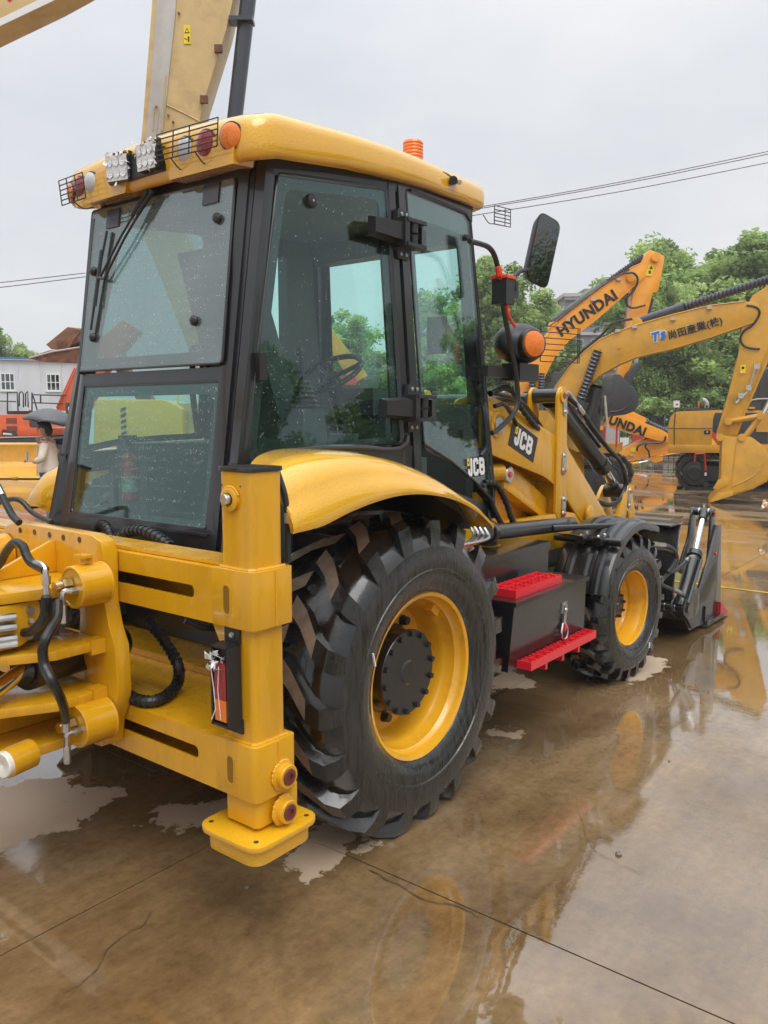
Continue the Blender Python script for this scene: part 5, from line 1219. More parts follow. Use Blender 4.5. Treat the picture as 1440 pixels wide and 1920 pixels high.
# --- loader arms
def loader_arm(mir):
    def P(b, nm, par, **k):
        if mir: mirror_bm(b)
        return put(nm, b, par, **k)
    y0, y1 = 2.44, 2.66
    b = MB('paint_yellow')
    up = rpoly([(4.03, 1.60), (4.02, 1.88), (4.14, 1.91), (4.26, 1.88), (4.97, 1.665), (4.975, 1.335), (4.83, 1.40)], [0.05, 0.05, 0.06, 0.08, 0.02, 0.02, 0.1])
    b.xz(up, y0+0.012, y0+0.03, 0.003); b.xz(up, y1-0.03, y1-0.012, 0.003)
    b.prism([(4.14, 1.905), (4.26, 1.875), (4.97, 1.66), (4.97, 1.64), (4.14, 1.88)], lambda a, c: (a, y0+0.03, c), lambda a, c: (a, y1-0.03, c)); b.prism([(4.03, 1.61), (4.83, 1.42), (4.97, 1.355), (4.97, 1.375), (4.03, 1.64)], lambda a, c: (a, y0+0.03, c), lambda a, c: (a, y1-0.03, c))
    arm = P(b, 'loader_arm', bh)
    b = MB('paint_yellow'); b.lathe([(0.075, -0.02), (0.075, 0.010), (0.068, 0.014), (0.05, 0.014)], (4.20, y0+0.012, 1.74), (0, -1, 0), 28); b.m('steel'); b.lathe([(0.05, 0.010), (0.05, 0.024), (0.046, 0.026), (0.02, 0.026), (0.018, 0.034), (0.001, 0.034)], (4.20, y0+0.012, 1.74), (0, -1, 0), 24); P(b, 'pivot_pin', arm)
    # knee plates (outer and inner) running up to the crowd cylinder and down to the bucket
    pl = rpoly([(4.965, 1.13), (4.955, 1.93), (5.0, 1.985), (5.06, 1.985), (5.095, 1.95), (5.105, 1.585), (5.56, 1.25), (5.93, 0.96), (5.90, 0.80), (5.70, 0.80), (5.12, 1.235), (5.115, 1.11), (5.04, 1.085)], [0.05, 0.05, 0.03, 0.03, 0.04, 0.05, 0.1, 0.06, 0.06, 0.06, 0.03, 0.04, 0.03])
    b = MB('paint_yellow'); b.xz(pl, y0-0.005, y0+0.016, 0.004); b.xz(pl, y1-0.016, y1+0.005, 0.004)
    b.prism([(5.02, 1.12), (5.09, 1.12), (5.10, 1.58), (5.02, 1.60)], lambda a, c: (a, y0+0.016, c), lambda a, c: (a, y1-0.016, c)); b.prism([(5.10, 1.24), (5.12, 1.56), (5.8, 0.99), (5.75, 0.86)], lambda a, c: (a, y0+0.05, c), lambda a, c: (a, y1-0.05, c), 0.01)
    b.lathe([(0.045, 0), (0.045, 0.012), (0.02, 0.014)], (5.02, y0-0.005, 1.925), (0, -1, 0), 20)
    k_ = P(b, 'knee_plate', arm)
    b = MB('paint_black'); b.cyl((5.03, y0+0.016, 1.925), (5.03, y1-0.016, 1.925), 0.048, n=20); P(b, 'knee_tube', arm)
    if not mir:
        for (a, c) in (((5.055, 1.82), (5.05, 1.93)), ((5.06, 1.53), (5.055, 1.425)), ((5.07, 1.235), (5.065, 1.135))): pin_plate(arm, y0-0.006, (a, c), 0.026)
    # gusset at the bottom
    b = MB('paint_yellow'); b.xz(rpoly([(5.40, 0.85), (5.38, 1.12), (5.43, 1.17), (5.47, 1.15), (5.50, 1.04), (5.60, 1.06), (5.66, 0.86)], [0, 0.03, 0.03, 0.03, 0.03, 0.03, 0]), y0-0.05, y0-0.03, 0.003); P(b, 'gusset', arm)
    # lift cylinder cover and its pin
    b = MB('paint_yellow')
    cov = [(4.40, 1.40), (4.40, 1.475), (4.50, 1.485), (5.0, 1.24), (5.0, 1.12)]
    b.xz(cov, 2.52, 2.535, 0.003); b.xz(cov, 2.60, 2.615, 0.003); b.prism([(4.42, 1.43), (5.0, 1.165), (5.0, 1.185), (4.42, 1.45)], lambda a, c: (a, 2.535, c), lambda a, c: (a, 2.60, c)); b.xz([(4.39, 1.355), (4.40, 1.405), (5.0, 1.125), (4.98, 1.09)], 2.505, 2.63, 0.003)
    P(b, 'lift_cylinder_cover', arm)
    b = MB('steel'); b.lathe([(0.05, -0.02), (0.05, 0.016), (0.046, 0.02), (0.018, 0.02)], (4.43, 2.505, 1.435), (0, -1, 0), 24); b.m('red_cap'); b.cyl((4.43, 2.487, 1.435), (4.43, 2.478, 1.435), 0.018, n=10); P(b, 'pivot_pin', arm)
    # crowd cylinder with rod
    yc = (y0+y1)/2
    b = MB('paint_black'); b.cyl((5.08, yc, 1.90), (5.95, yc, 1.42), 0.062, n=24); b.cyl((5.90, yc, 1.447), (5.99, yc, 1.398), 0.070, n=24); b.cyl((5.12, yc-0.05, 1.945), (5.80, yc-0.05, 1.565), 0.012, n=8); cc = P(b, 'crowd_cylinder', arm)
    b = MB('chrome'); b.cyl((5.97, yc, 1.41), (6.22, yc, 1.235), 0.034, n=18); P(b, 'piston_rod', cc)
    b = MB('paint_black'); b.cyl((6.16, yc, 1.27), (6.27, yc, 1.20), 0.045, n=16); b.cyl((6.24, y0+0.03, 1.20), (6.24, y1-0.03, 1.20), 0.055, n=18); P(b, 'rod_eye', cc)
    b = MB('hose'); b.tube(smooth([(5.20, yc-0.05, 1.93), (5.36, yc-0.07, 1.86), (5.55, yc-0.09, 1.72), (5.8, yc-0.11, 1.56), (6.05, yc-0.11, 1.44), (6.2, yc-0.1, 1.28), (6.12, yc-0.09, 1.15), (5.9, yc-0.08, 1.12), (5.65, yc-0.05, 1.20)], 5), 0.017, 8); b.m('steel'); b.tube(smooth([(5.13, yc-0.05, 1.95), (5.22, yc-0.06, 1.95), (5.33, yc-0.07, 1.88), (5.38, yc-0.075, 1.84)], 3), 0.015, 8); b.cyl((5.36, yc-0.073, 1.855), (5.42, yc-0.08, 1.81), 0.021, n=6); P(b, 'hydraulic_hose', arm)
    # hitch ears on the bucket side
    b = MB('paint_yellow')
    ear = rpoly([(5.95, 0.78), (6.13, 1.17), (6.22, 1.245), (6.30, 1.235), (6.33, 1.16), (6.50, 0.80), (6.36, 0.80), (6.24, 1.06), (6.10, 0.78)], [0, 0.06, 0.04, 0.04, 0.05, 0, 0, 0.02, 0])
    b.xz(ear, y0-0.0, y0+0.03, 0.004); b.xz(ear, y1-0.03, y1+0.0, 0.004); P(b, 'hitch_ear', arm)
    if not mir: pin_plate(arm, y0-0.001, ((6.255, 1.09), (6.26, 1.20)), 0.026)
    return arm
armR = loader_arm(False); armL = loader_arm(True)
b = MB('paint_black'); b.cyl((4.97, 2.66, 1.90), (4.97, 3.54, 1.90), 0.045, n=16); put('cross_tube', b, armR); b = MB('paint_black'); b.cyl((5.75, 2.66, 0.95), (5.75, 3.54, 0.95), 0.06, n=16); put('cross_tube', b, armR)
xd = Vector((4.69-4.36, 0, 1.565-1.69)); jcb(armR, (4.525, 2.4505, 1.638), xd, (0, 0, 1), 0.112, plate=(0.345, 0.165))
# hoses along the arm and by the cab
hose([(4.05, 2.41, 1.92), (4.18, 2.40, 1.955), (4.3, 2.40, 1.93), (4.45, 2.42, 1.83), (4.65, 2.44, 1.735), (4.85, 2.5, 1.69), (4.97, 2.55, 1.66)], 0.016, spiral=True)
hose([(4.05, 2.38, 1.85), (4.16, 2.38, 1.86), (4.3, 2.41, 1.80), (4.4, 2.43, 1.74)], 0.013)
hose([(4.55, 2.75, 1.95), (4.7, 2.6, 1.90), (4.85, 2.55, 1.78), (4.97, 2.55, 1.70)], 0.016)
hose([(3.98, 2.40, 1.42), (4.08, 2.38, 1.40), (4.16, 2.36, 1.30), (4.22, 2.34, 1.17), (4.30, 2.32, 1.14)], 0.017, spiral=True)
hose([(3.96, 2.43, 1.40), (4.03, 2.42, 1.38), (4.10, 2.40, 1.25), (4.17, 2.37, 1.14), (4.25, 2.34, 1.12)], 0.017)
b = MB('steel'); b.cyl((4.27, 2.32, 1.135), (4.36, 2.31, 1.13), 0.02, n=6); b.tube(smooth([(4.36, 2.31, 1.13), (4.42, 2.30, 1.12), (4.50, 2.30, 1.125), (4.86, 2.30, 1.105)], 3), 0.011, 8); b.box((4.85, 2.28, 1.08), (4.87, 2.32, 1.13)); put('brake_pipe', b, bh)
b = MB('steel')
for i in range(4): b.tube(smooth([(3.25, 2.10+0.03*i, 1.18-0.012*i), (3.45, 2.12+0.03*i, 1.17-0.012*i), (3.62, 2.15+0.03*i, 1.17), (3.66, 2.2+0.03*i, 1.21)], 3), 0.009, 6)
put('brake_pipe', b, bh)
# side-shift lock cylinder and mudguard stay
b = MB('paint_black'); b.cyl((3.86, 2.30, 1.155), (4.98, 2.33, 1.085), 0.046, n=20); b.lathe([(0.062, -0.07), (0.066, -0.05), (0.066, 0.0), (0.06, 0.004), (0.001, 0.004)], (3.84, 2.295, 1.158), (-1, -0.25, 0.03), 24); b.cyl((4.60, 2.28, 1.10), (5.35, 2.10, 1.055), 0.020, n=10)
stc = put('steering_cylinder', b, bh)
b = MB('steel'); b.lathe([(0.045, 0.0045), (0.043, 0.010), (0.015, 0.011), (0.014, 0.018), (0.001, 0.018)], (3.84, 2.295, 1.158), (-1, -0.25, 0.03), 20); put('end_cap', b, stc)
# --- front mudguards
def mudguard(mir):
    c = Vector((5.33, 0, 0.495)); rings = []; ya, yb = 1.985, 2.37
    prof = [(ya, -0.03), (ya+0.004, 0.0), (ya+0.02, 0.012), (ya+0.06, 0.012), (ya+0.075, 0.028), (ya+0.105, 0.028), (ya+0.12, 0.012), (ya+0.15, 0.012), (ya+0.165, 0.028), (ya+0.21, 0.028), (ya+0.225, 0.012), (ya+0.255, 0.012), (ya+0.27, 0.028), (ya+0.30, 0.028), (ya+0.315, 0.012), (yb-0.02, 0.012), (yb, 0.0), (yb, -0.012)]
    prof = prof + [(y, h-0.014) for y, h in prof[::-1]]
    for i in range(15):
        a = R(-72+ i*(72+34)/14); r = 0.585
        e = min(1, (i)/3, (14-i)/2); fl = 0.0
        if i > 12: fl = 0.02*(i-12)
        rings.append([c+Vector((math.sin(a)*(r+(h if h > 0.013 else h)*(1 if e >= 1 else (0.4+0.6*e))+fl), y, math.cos(a)*(r+h+fl))) for y, h in prof])
    b = MB('paint_black'); b.loft(rings, closed=True, caps=True)
    for (a0, da) in ((-56, 18), (-28, 16)):
        pts = []
        for t in (a0-da*0.5, a0+da*0.5):
            for y in (ya+0.17, ya+0.215): pts.append((R(t), y))
        P8 = []
        for r_ in (0.600, 0.624):
            for t, y in ((pts[0]), (pts[1]), (pts[3]), (pts[2])): P8.append(c+Vector((math.sin(t)*r_, y, math.cos(t)*r_)))
        b.hexa(P8, 0.008)
    if mir: mirror_bm(b)
    m_ = put('mudguard', b, bh, ang=30)
    b = MB('paint_black'); a = R(-38); p = c+Vector((math.sin(a)*0.635, 0, math.cos(a)*0.635))
    b.cyl((p.x, 1.96, p.z), (p.x, 2.42, p.z), 0.026, n=14)
    for y in (2.10, 2.22): b.box((p.x-0.07, y-0.025, p.z-0.022), (p.x+0.07, y+0.025, p.z+0.03), 0.01)
    if mir: mirror_bm(b)
    s_ = put('mudguard_stay', b, m_)
    b = MB('steel')
    for y in (2.10, 2.22):
        for dx in (-0.05, 0.05): b.sphere((p.x+dx, y, p.z+0.033), 0.013, 8)
    if mir: mirror_bm(b)
    put('bolt', b, s_)
mudguard(False); mudguard(True)
# --- four-in-one front bucket
BX = dict(y0=2.03, y1=4.17)
b = MB('paint_black')
side = [(6.42, 0.30), (6.50, 0.20), (6.66, 0.07), (7.20, 0.03), (7.40, 0.08), (7.44, 0.14), (7.36, 0.75), (7.36, 0.85), (7.22, 0.86), (7.05, 0.62), (6.80, 0.38), (6.62, 0.35)]
for ya, yb in ((2.03, 2.052), (4.148, 4.17)): b.xz(side, ya, yb, 0.004)
shell = [(6.62, 0.92), (6.56, 0.88), (6.50, 0.60), (6.46, 0.40), (6.52, 0.16), (6.66, 0.05), (7.40, 0.03), (7.40, 0.055), (6.68, 0.08), (6.55, 0.2), (6.50, 0.40), (6.54, 0.60), (6.60, 0.86)]
b.xz(shell, 2.14, 4.06, 0.003)
for ya, yb in ((2.052, 2.139), (4.061, 4.148)): b.xz([(6.50, 0.24), (6.52, 0.16), (6.66, 0.05), (7.40, 0.03), (7.40, 0.055), (6.68, 0.08), (6.55, 0.2)], ya, yb)
b.xz([(6.36, 0.926), (6.36, 0.94), (6.66, 0.942), (6.66, 0.928)], 2.14, 4.06, 0.003); b.xz([(6.661, 0.928), (6.661, 0.942), (7.0, 0.944), (7.0, 0.93)], 2.25, 3.95, 0.003)
b.xz([(6.395, 0.94), (6.41, 0.94), (6.41, 0.55), (6.395, 0.55)], 2.6, 3.6, 0.003); b.box((6.95, 2.015, 0.07), (6.975, 2.03, 0.20), 0.003); b.xz([(6.97, 0.035), (7.45, 0.03), (7.45, 0.055), (7.0, 0.075)], 1.99, 2.05, 0.004)
bk = put('front_bucket', b, bh)
# upright clam bracket with the opening cylinder
b = MB('paint_black')
top = Vector((7.183, 2.130, 0.971)); bot = Vector((6.414, 2.060, 0.284))
ux, uz_ = top.x, top.z
upo = rpoly([(ux-0.10, 0.45), (ux-0.045, uz_+0.0), (ux, uz_+0.05), (ux+0.05, uz_+0.0), (ux+0.16, uz_-0.25), (ux+0.10, 0.40)], [0.02, 0.04, 0.04, 0.05, 0.05, 0.03])
upi = rpoly([(ux-0.36, 0.50), (ux-0.12, uz_-0.22), (ux-0.06, uz_+0.0), (ux, uz_+0.05), (ux+0.05, uz_+0.0), (ux+0.06, uz_-0.25), (ux-0.1, 0.40)], [0.02, 0.05, 0.04, 0.04, 0.05, 0.05, 0.03])
b.xz(upo, 2.055, 2.075, 0.004); b.xz(upi, 2.215, 2.235, 0.004)
b.cyl((ux, 2.045, uz_), (ux, 2.245, uz_), 0.034, n=16)
low = rpoly([(bot.x-0.09, bot.z-0.02), (bot.x-0.02, bot.z+0.08), (bot.x+0.3, bot.z+0.10), (bot.x+0.3, bot.z-0.1), (bot.x+0.05, bot.z-0.1)], 0.04)
for y in (2.0, 2.10, 2.20): b.xz(low, y, y+0.016, 0.004)
b.cyl((bot.x, 1.985, bot.z), (bot.x, 2.23, bot.z), 0.03, n=14)
put('clam_bracket', b, bk)
b = MB('steel'); b.lathe([(0.04, 0), (0.04, 0.012), (0.02, 0.014)], (6.70, 2.03, 0.245), (0, -1, 0), 18); b.box((6.68, 2.014, 0.245), (6.72, 2.028, 0.33), 0.003)
for y in (2.09, 2.17): b.lathe([(0.038, -0.006), (0.038, 0.006)], (ux, y, uz_), (0, 1, 0), 14); b.lathe([(0.035, -0.005), (0.035, 0.005)], (bot.x, y, bot.z), (0, 1, 0), 14)
b.m('red_cap'); b.cyl((6.70, 2.017, 0.225), (6.70, 2.008, 0.225), 0.014, n=8); b.cyl((ux, 2.045, uz_), (ux, 2.036, uz_), 0.014, n=8); b.cyl((7.20, 2.03, 0.62), (7.20, 2.02, 0.62), 0.015, n=8); put('pin_plate', b, bk)
mid = Vector((6.860, 2.100, 0.646))
b = MB('paint_black'); b.cyl(bot, mid, 0.05, n=20); dd_ = (mid-bot).normalized(); b.cyl(mid-dd_*0.03, mid+dd_*0.02, 0.064, n=20); b.cyl(bot+Vector((-0.03, -0.07, 0.05)), mid+Vector((-0.05, -0.07, -0.03)), 0.016, n=8); b.cyl(top-dd_*0.09, top, 0.036, n=12); oc = put('clam_cylinder', b, bk)
b = MB('chrome'); b.cyl(mid, top-dd_*0.07, 0.025, n=16); put('piston_rod', b, oc)
b = MB('hose'); b.tube(smooth([(5.658, 2.030, 0.893), (5.912, 2.030, 0.854), (6.114, 2.030, 0.796), (6.196, 2.030, 0.711), (6.084, 2.030, 0.653), (6.040, 2.030, 0.636), (6.207, 2.030, 0.627), (6.388, 2.030, 0.655), (6.501, 2.030, 0.677)], 4), 0.017, 8); b.m('steel'); b.tube(smooth([(6.413, 2.030, 0.664), (6.527, 2.030, 0.678), (6.607, 2.030, 0.671)], 3), 0.016, 8); b.cyl((5.680, 2.030, 0.891), (5.923, 2.030, 0.852), 0.018, n=8); put('hydraulic_hose', b, bk)
b = MB('hose'); b.tube(smooth([(5.689, 2.040, 0.866), (6.002, 2.040, 0.809), (6.222, 2.040, 0.739), (6.208, 2.040, 0.659), (6.003, 2.040, 0.608), (5.894, 2.040, 0.577), (5.965, 2.040, 0.541), (6.183, 2.040, 0.472), (6.362, 2.040, 0.416)], 4), 0.016, 8); b.m('steel'); b.tube(smooth([(6.153, 2.030, 0.483), (6.304, 2.030, 0.436), (6.412, 2.030, 0.383)], 3), 0.016, 8); put('hydraulic_hose', b, bk)
b = MB('red_paint'); b.hexa([(7.34, 2.0, 0.03), (7.66, 2.02, 0.02), (7.66, 2.1, 0.02), (7.34, 2.12, 0.03), (7.34, 2.0, 0.17), (7.46, 2.03, 0.14), (7.46, 2.09, 0.14), (7.34, 2.12, 0.17)], 0.006); tooth = put('bucket_tooth', b, bk, label='red bucket tooth')
for i in range(1, 6): inst(tooth, bk, Vector((0, 0.41*i, 0))+Vector((0, 0, 0)))
# --- mirror stay, mirror, indicator lamp at the front of the cab
b = MB('plastic_black'); b.tube(smooth([(3.668, 2.320, 2.685), (3.772, 2.320, 2.688), (3.853, 2.320, 2.685), (3.914, 2.320, 2.658), (3.956, 2.320, 2.597), (3.981, 2.320, 2.516), (4.020, 2.320, 2.406), (4.065, 2.320, 2.295), (4.110, 2.320, 2.196), (4.157, 2.320, 2.095), (4.192, 2.320, 1.991), (4.208, 2.320, 1.901), (4.179, 2.320, 1.824), (4.084, 2.320, 1.764), (3.967, 2.320, 1.712), (3.921, 2.320, 1.701)], 3), 0.0145, 8)
st = put('mirror_stay', b, bh)
b = MB('plastic_black'); q = Vector((3.977, 2.300, 2.471)); b.box((q.x-0.045, q.y-0.05, q.z-0.075), (q.x+0.045, q.y+0.04, q.z+0.065), 0.012); b.box((q.x+0.045, q.y-0.045, q.z-0.03), (q.x+0.095, q.y+0.02, q.z+0.055), 0.012)
b.tube(smooth([(4.046, 2.260, 2.475), (4.032, 2.260, 2.531), (4.066, 2.260, 2.572), (4.156, 2.260, 2.601), (4.249, 2.260, 2.619)], 4), 0.012, 8); put('stay_clamp', b, st)
b = MB('red_cap'); p = [Vector(v) for v in [(3.910, 2.290, 2.588), (3.923, 2.290, 2.548), (3.958, 2.290, 2.524)]]; b.tube(p, 0.02, 8, rs=[0.016, 0.02, 0.018]); b.box((q.x-0.05, q.y-0.055, q.z+0.06), (q.x+0.05, q.y+0.045, q.z+0.075), 0.006); put('red_tape', b, st); b = MB('red_cap')
b.tube(smooth([(3.978, 2.270, 2.418), (3.986, 2.270, 2.356), (4.023, 2.270, 2.317), (4.072, 2.270, 2.286)], 3), 0.009, 6); put('red_tape', b, st)
mc = Vector((4.289, 2.220, 2.720))
b = MB('plastic_black')
M = Matrix.Translation(mc) @ Matrix.Rotation(R(-38.1-4), 4, 'Z').inverted() @ Matrix.Rotation(R(0), 4, 'Y')
Mh = Matrix.Translation(mc) @ Matrix((Vector((0.617, -0.787, 0.0)), Vector((0.787, 0.617, 0)), Vector((0, 0, 1)))).transposed().to_4x4() @ Matrix.Rotation(R(34), 4, 'Z') @ Matrix.Rotation(R(15), 4, 'Y')
pts = rpoly([(-0.092, -0.20), (0.092, -0.20), (0.092, 0.20), (-0.092, 0.20)], 0.055, 5)
b.prism(pts, lambda a, c: Mh @ Vector((a, 0, c)), lambda a, c: Mh @ Vector((a*0.78, 0.055, c*0.86)), 0.006); mir_ = put('mirror', b, st)
mat('mirror_glass', (0.13, 0.135, 0.14), 0.08, metal=1.0, bump=0.1, bscale=30, dirt=(0.16, 0.11, 0.05), dirtamt=0.8, dirtscale=5)
b = MB('mirror_glass'); pi = rpoly([(-0.085, -0.192), (0.085, -0.192), (0.085, 0.192), (-0.085, 0.192)], 0.05, 5); b.prism(pi, lambda a, c: Mh @ Vector((a, -0.003, c)), lambda a, c: Mh @ Vector((a, 0.001, c))); put('mirror_glass', b, mir_)
lc = Vector((4.238, 2.340, 2.212))
b = MB('plastic_black'); b.sphere((0, 0, 0), 0.1, 24, Matrix.Translation(lc+Vector((0.07, 0.03, 0.0))) @ Matrix.Rotation(R(-12), 4, 'Z') @ Matrix.Diagonal((0.185, 0.125, 0.118, 1)))
b.box((lc.x-0.30, lc.y+0.02, lc.z-0.20), (lc.x-0.02, lc.y+0.06, lc.z-0.14), 0.006); b.box((lc.x-0.03, lc.y-0.03, lc.z-0.215), (lc.x+0.20, lc.y+0.09, lc.z-0.115), 0.012)
hl = put('headlamp_pod', b, bh)
al = Vector((4.230, 2.240, 2.200))
b = MB('lens_amber'); ax = Vector((-0.35, -0.93, 0)); b.lathe([(0.074, -0.03), (0.076, 0.0), (0.072, 0.015), (0.05, 0.026), (0.001, 0.03)], al, ax, 28); put('indicator_lens', b, hl)
b = MB('plastic_black'); b.lathe([(0.080, -0.08), (0.084, 0.0), (0.077, 0.004)], al, ax, 28); put('indicator_rim', b, hl)
guard(Vector(al)+Vector((0.05, -0.02, -0.095)), (0.30, -0.10, 0.0), (0.0, 0.0, 0.20), (0.95,), 6, hl, r=0.003)

# ------------------------------------------------------------------ other machines round the yard (built in the u, d, z frame)
mat('exc_yellow', (0.62, 0.32, 0.025), 0.35, coat=0.35, var=0.08, dirt=(0.33, 0.2, 0.06), dirtamt=0.45, dirtscale=2)
mat('exc_orange', (0.86, 0.35, 0.018), 0.32, coat=0.4, var=0.06, dirt=(0.5, 0.25, 0.05), dirtamt=0.3, dirtscale=2)
mat('exc_tan', (0.60, 0.43, 0.19), 0.45, coat=0.2, var=0.08, dirt=(0.33, 0.22, 0.1), dirtamt=0.5, dirtscale=2)
mat('exc_red', (0.72, 0.12, 0.025), 0.35, coat=0.3, var=0.06)
mat('track_black', (0.02, 0.02, 0.02), 0.45, var=0.3, bump=0.2)
mat('dark_grey', (0.05, 0.052, 0.058), 0.4)
mat('cyl_blue', (0.035, 0.04, 0.055), 0.35, coat=0.3)
mat('pale_steel', (0.45, 0.43, 0.40), 0.5, var=0.1)
mat('worn_steel', (0.22, 0.19, 0.16), 0.35, metal=0.5, var=0.4)
mat('rust', (0.16, 0.07, 0.035), 0.75, var=0.4, vscale=4, bump=0.2, dirt=(0.32, 0.17, 0.08), dirtamt=0.7, dirtscale=2)
mat('cab_glass_dark', (0.025, 0.045, 0.045), 0.06, coat=1.0)
def uz(b, pts, d0, d1, bev=0.0): return b.xz(pts, d0, d1, bev)
def boom_box(par, name, m_, pts, d, w, bev=0.015):
    b = MB(m_); b.xz(pts, d-w/2, d+w/2, bev); return put(name, b, par)
def flange(b, pts, d, w):      # welded edge strips along an outline
    for p, q in zip(pts[:-1], pts[1:]):
        b.tube([(p[0], d-w/2-0.006, p[1]), (q[0], d-w/2-0.006, q[1])], 0.012, 5)
def cylinder(par, p, q, r, m_='cyl_blue', split=0.6, rod='chrome', bellows=False, name='hydraulic_cylinder'):
    p, q = Vector(p), Vector(q); s = p.lerp(q, split); b = MB(m_)
    b.cyl(p, s, r, n=14); b.cyl(s-(q-p).normalized()*0.12, s+(q-p).normalized()*0.03, r*1.15, n=14)
    if bellows:
        n = max(6, int((q-s).length/0.075)); P = []; rs = []
        for i in range(n+1):
            a = s.lerp(q, i/n); P += [a, s.lerp(q, min(1, (i+0.5)/n))]; rs += [r*0.95, r*0.68]
        b.tube(P, r, 12, rs=rs); o = put(name, b, par)
    else:
        o = put(name, b, par); c = MB(rod); c.cyl(s, q, r*0.55, n=12); put('piston_rod', c, o)
    return o
def tracks(par, u0, u1, d0, d1, top=0.9, axis='u', shoe=0.19, sides=(0,), frame_m='track_black'):
    for k in (0, 1):
        dd = (d0, d0+0.55) if k == 0 else (d1-0.55, d1)
        r = top/2; b = MB('track_black'); n = 10
        loop = [(u0+r - r*math.sin(math.pi*i/n), r - r*math.cos(math.pi*i/n)) for i in range(n+1)] + [(u1-r + r*math.sin(math.pi*i/n), r + r*math.cos(math.pi*i/n)) for i in range(n+1)]
        P = [Vector((a, 0, z)) for a, z in loop]; P.append(P[0])
        ln = sum((P[i+1]-P[i]).length for i in range(len(P)-1)); m = int(ln/shoe)
        inner = [(u0+r - (r-0.07)*math.sin(math.pi*i/n), r - (r-0.07)*math.cos(math.pi*i/n)) for i in range(n+1)] + [(u1-r + (r-0.07)*math.sin(math.pi*i/n), r + (r-0.07)*math.cos(math.pi*i/n)) for i in range(n+1)]
        A = [[Vector((p[0], y, p[1])) for y in (dd[0]+0.02, dd[1]-0.02)] for p in loop]; 
        rings = [[Vector((o[0], dd[0]+0.02, o[1])), Vector((o[0], dd[1]-0.02, o[1])), Vector((i_[0], dd[1]-0.02, i_[1])), Vector((i_[0], dd[0]+0.02, i_[1]))] for o, i_ in zip(loop, inner)]
        rings.append(rings[0]); b.loft(rings)
        tr = put('track', b, par)
        b = MB('track_black')
        acc, i = 0, 0
        for s_ in range(m):
            t = s_*ln/m
            while acc+(P[i+1]-P[i]).length < t: acc += (P[i+1]-P[i]).length; i += 1
            d = (P[i+1]-P[i]); p = P[i]+d.normalized()*(t-acc); d.normalize(); nn = Vector((-d.z, 0, d.x)) if True else None
            c = Vector((p.x, 0, p.z)); out = Vector((p.x-min(max(p.x, u0+r), u1-r), 0, p.z-r)).normalized()
            q = []
            for o in (-0.01, 0.022):
                q += [c-d*shoe*0.43+out*o+Vector((0, dd[0], 0)), c+d*shoe*0.43+out*o+Vector((0, dd[0], 0)), c+d*shoe*0.43+out*o+Vector((0, dd[1], 0)), c-d*shoe*0.43+out*o+Vector((0, dd[1], 0))]
            b.hexa(q)
            g = []
            for o in (0.02, 0.05): g += [c-d*0.012+out*o+Vector((0, dd[0], 0)), c+d*0.012+out*o+Vector((0, dd[0], 0)), c+d*0.012+out*o+Vector((0, dd[1], 0)), c-d*0.012+out*o+Vector((0, dd[1], 0))]
            b.hexa(g)
        o = put('track_shoes', b, tr); o['kind'] = 'stuff'
        b = MB(frame_m); yo = dd[0]+0.04
        b.box((u0+r*0.9, yo, top*0.28), (u1-r*0.9, dd[1]-0.05, top*0.72), 0.03); b.box((u0+r*0.8, yo-0.01, top*0.42), (u1-r*0.8, yo+0.02, top*0.60), 0.01)
        for c_ in (u0+r, u1-r): b.lathe([(r*0.74, -0.02), (r*0.74, 0.03), (r*0.45, 0.05), (r*0.4, 0.07), (0.001, 0.075)], (c_, yo, r), (0, -1, 0), 22)
        nr = 7
        for i_ in range(nr): c_ = u0+r+(u1-u0-2*r)*(i_+0.5)/nr; b.cyl((c_, yo-0.005, top*0.17), (c_, dd[1]-0.06, top*0.17), 0.075, n=12)
        put('track_frame', b, tr)
def pipe(par, pts, r, m_='hose', k=5, name='hydraulic_hose'):
    b = MB(m_); b.tube(smooth(pts, k), r, 7); return put(name, b, par)
def lettering(par, body, size, m_, at, ang, bold=0.02, d_off=0.0, shear=0.0, space=1.0, name='lettering'):
    me = text_mesh(body, size, m_, 0.004, bold, shear, space)
    return decal(name, me, par, None, at, (math.cos(ang), 0, math.sin(ang)), (-math.sin(ang), 0, math.cos(ang)))

# --- 1: yellow crawler excavator whose long boom crosses the right half of the picture
ts = yroot('excavator', 'yellow crawler excavator with a blue logo and black characters along its raised boom', 'excavator', 6.0, 17.5, 'excavators parked in the yard'); ts.rotation_euler = (0, 0, RZ-R(20))
D, Wd = 17.6, 0.55
bo = [(3.320, 1.120), (3.538, 1.954), (3.680, 2.411), (3.971, 2.825), (4.294, 3.163), (4.592, 3.394), (4.867, 3.521), (5.301, 3.674), (6.044, 3.866), (6.766, 4.021), (7.421, 4.077), (7.671, 4.034), (7.722, 3.799), (7.610, 3.654), (6.794, 3.381), (6.103, 3.183), (5.367, 3.023), (4.998, 2.873), (4.614, 2.652), (4.339, 2.380), (4.064, 1.952), (3.787, 1.399), (3.561, 1.004)]
boom = boom_box(ts, 'boom', 'exc_yellow', bo, D, Wd)
b = MB('exc_yellow'); flange(b, bo[:11], D, Wd); flange(b, bo[13:21], D, Wd)
for q in [(4.530, 3.214), (5.020, 3.234)]: b.cyl((q[0], D-Wd/2-0.03, q[1]), (q[0], D-Wd/2, q[1]), 0.09 if q[0] < 4.7 else 0.035, n=18)
b.xz([(5.238, 3.609), (5.274, 3.831), (5.359, 3.872), (5.448, 3.802), (5.475, 3.668)], D-0.12, D+0.12, 0.01); b.tube([(4.625, 17.320, 3.198), (4.643, 17.320, 2.633)], 0.008, 5)
put('boom_fittings', b, boom)
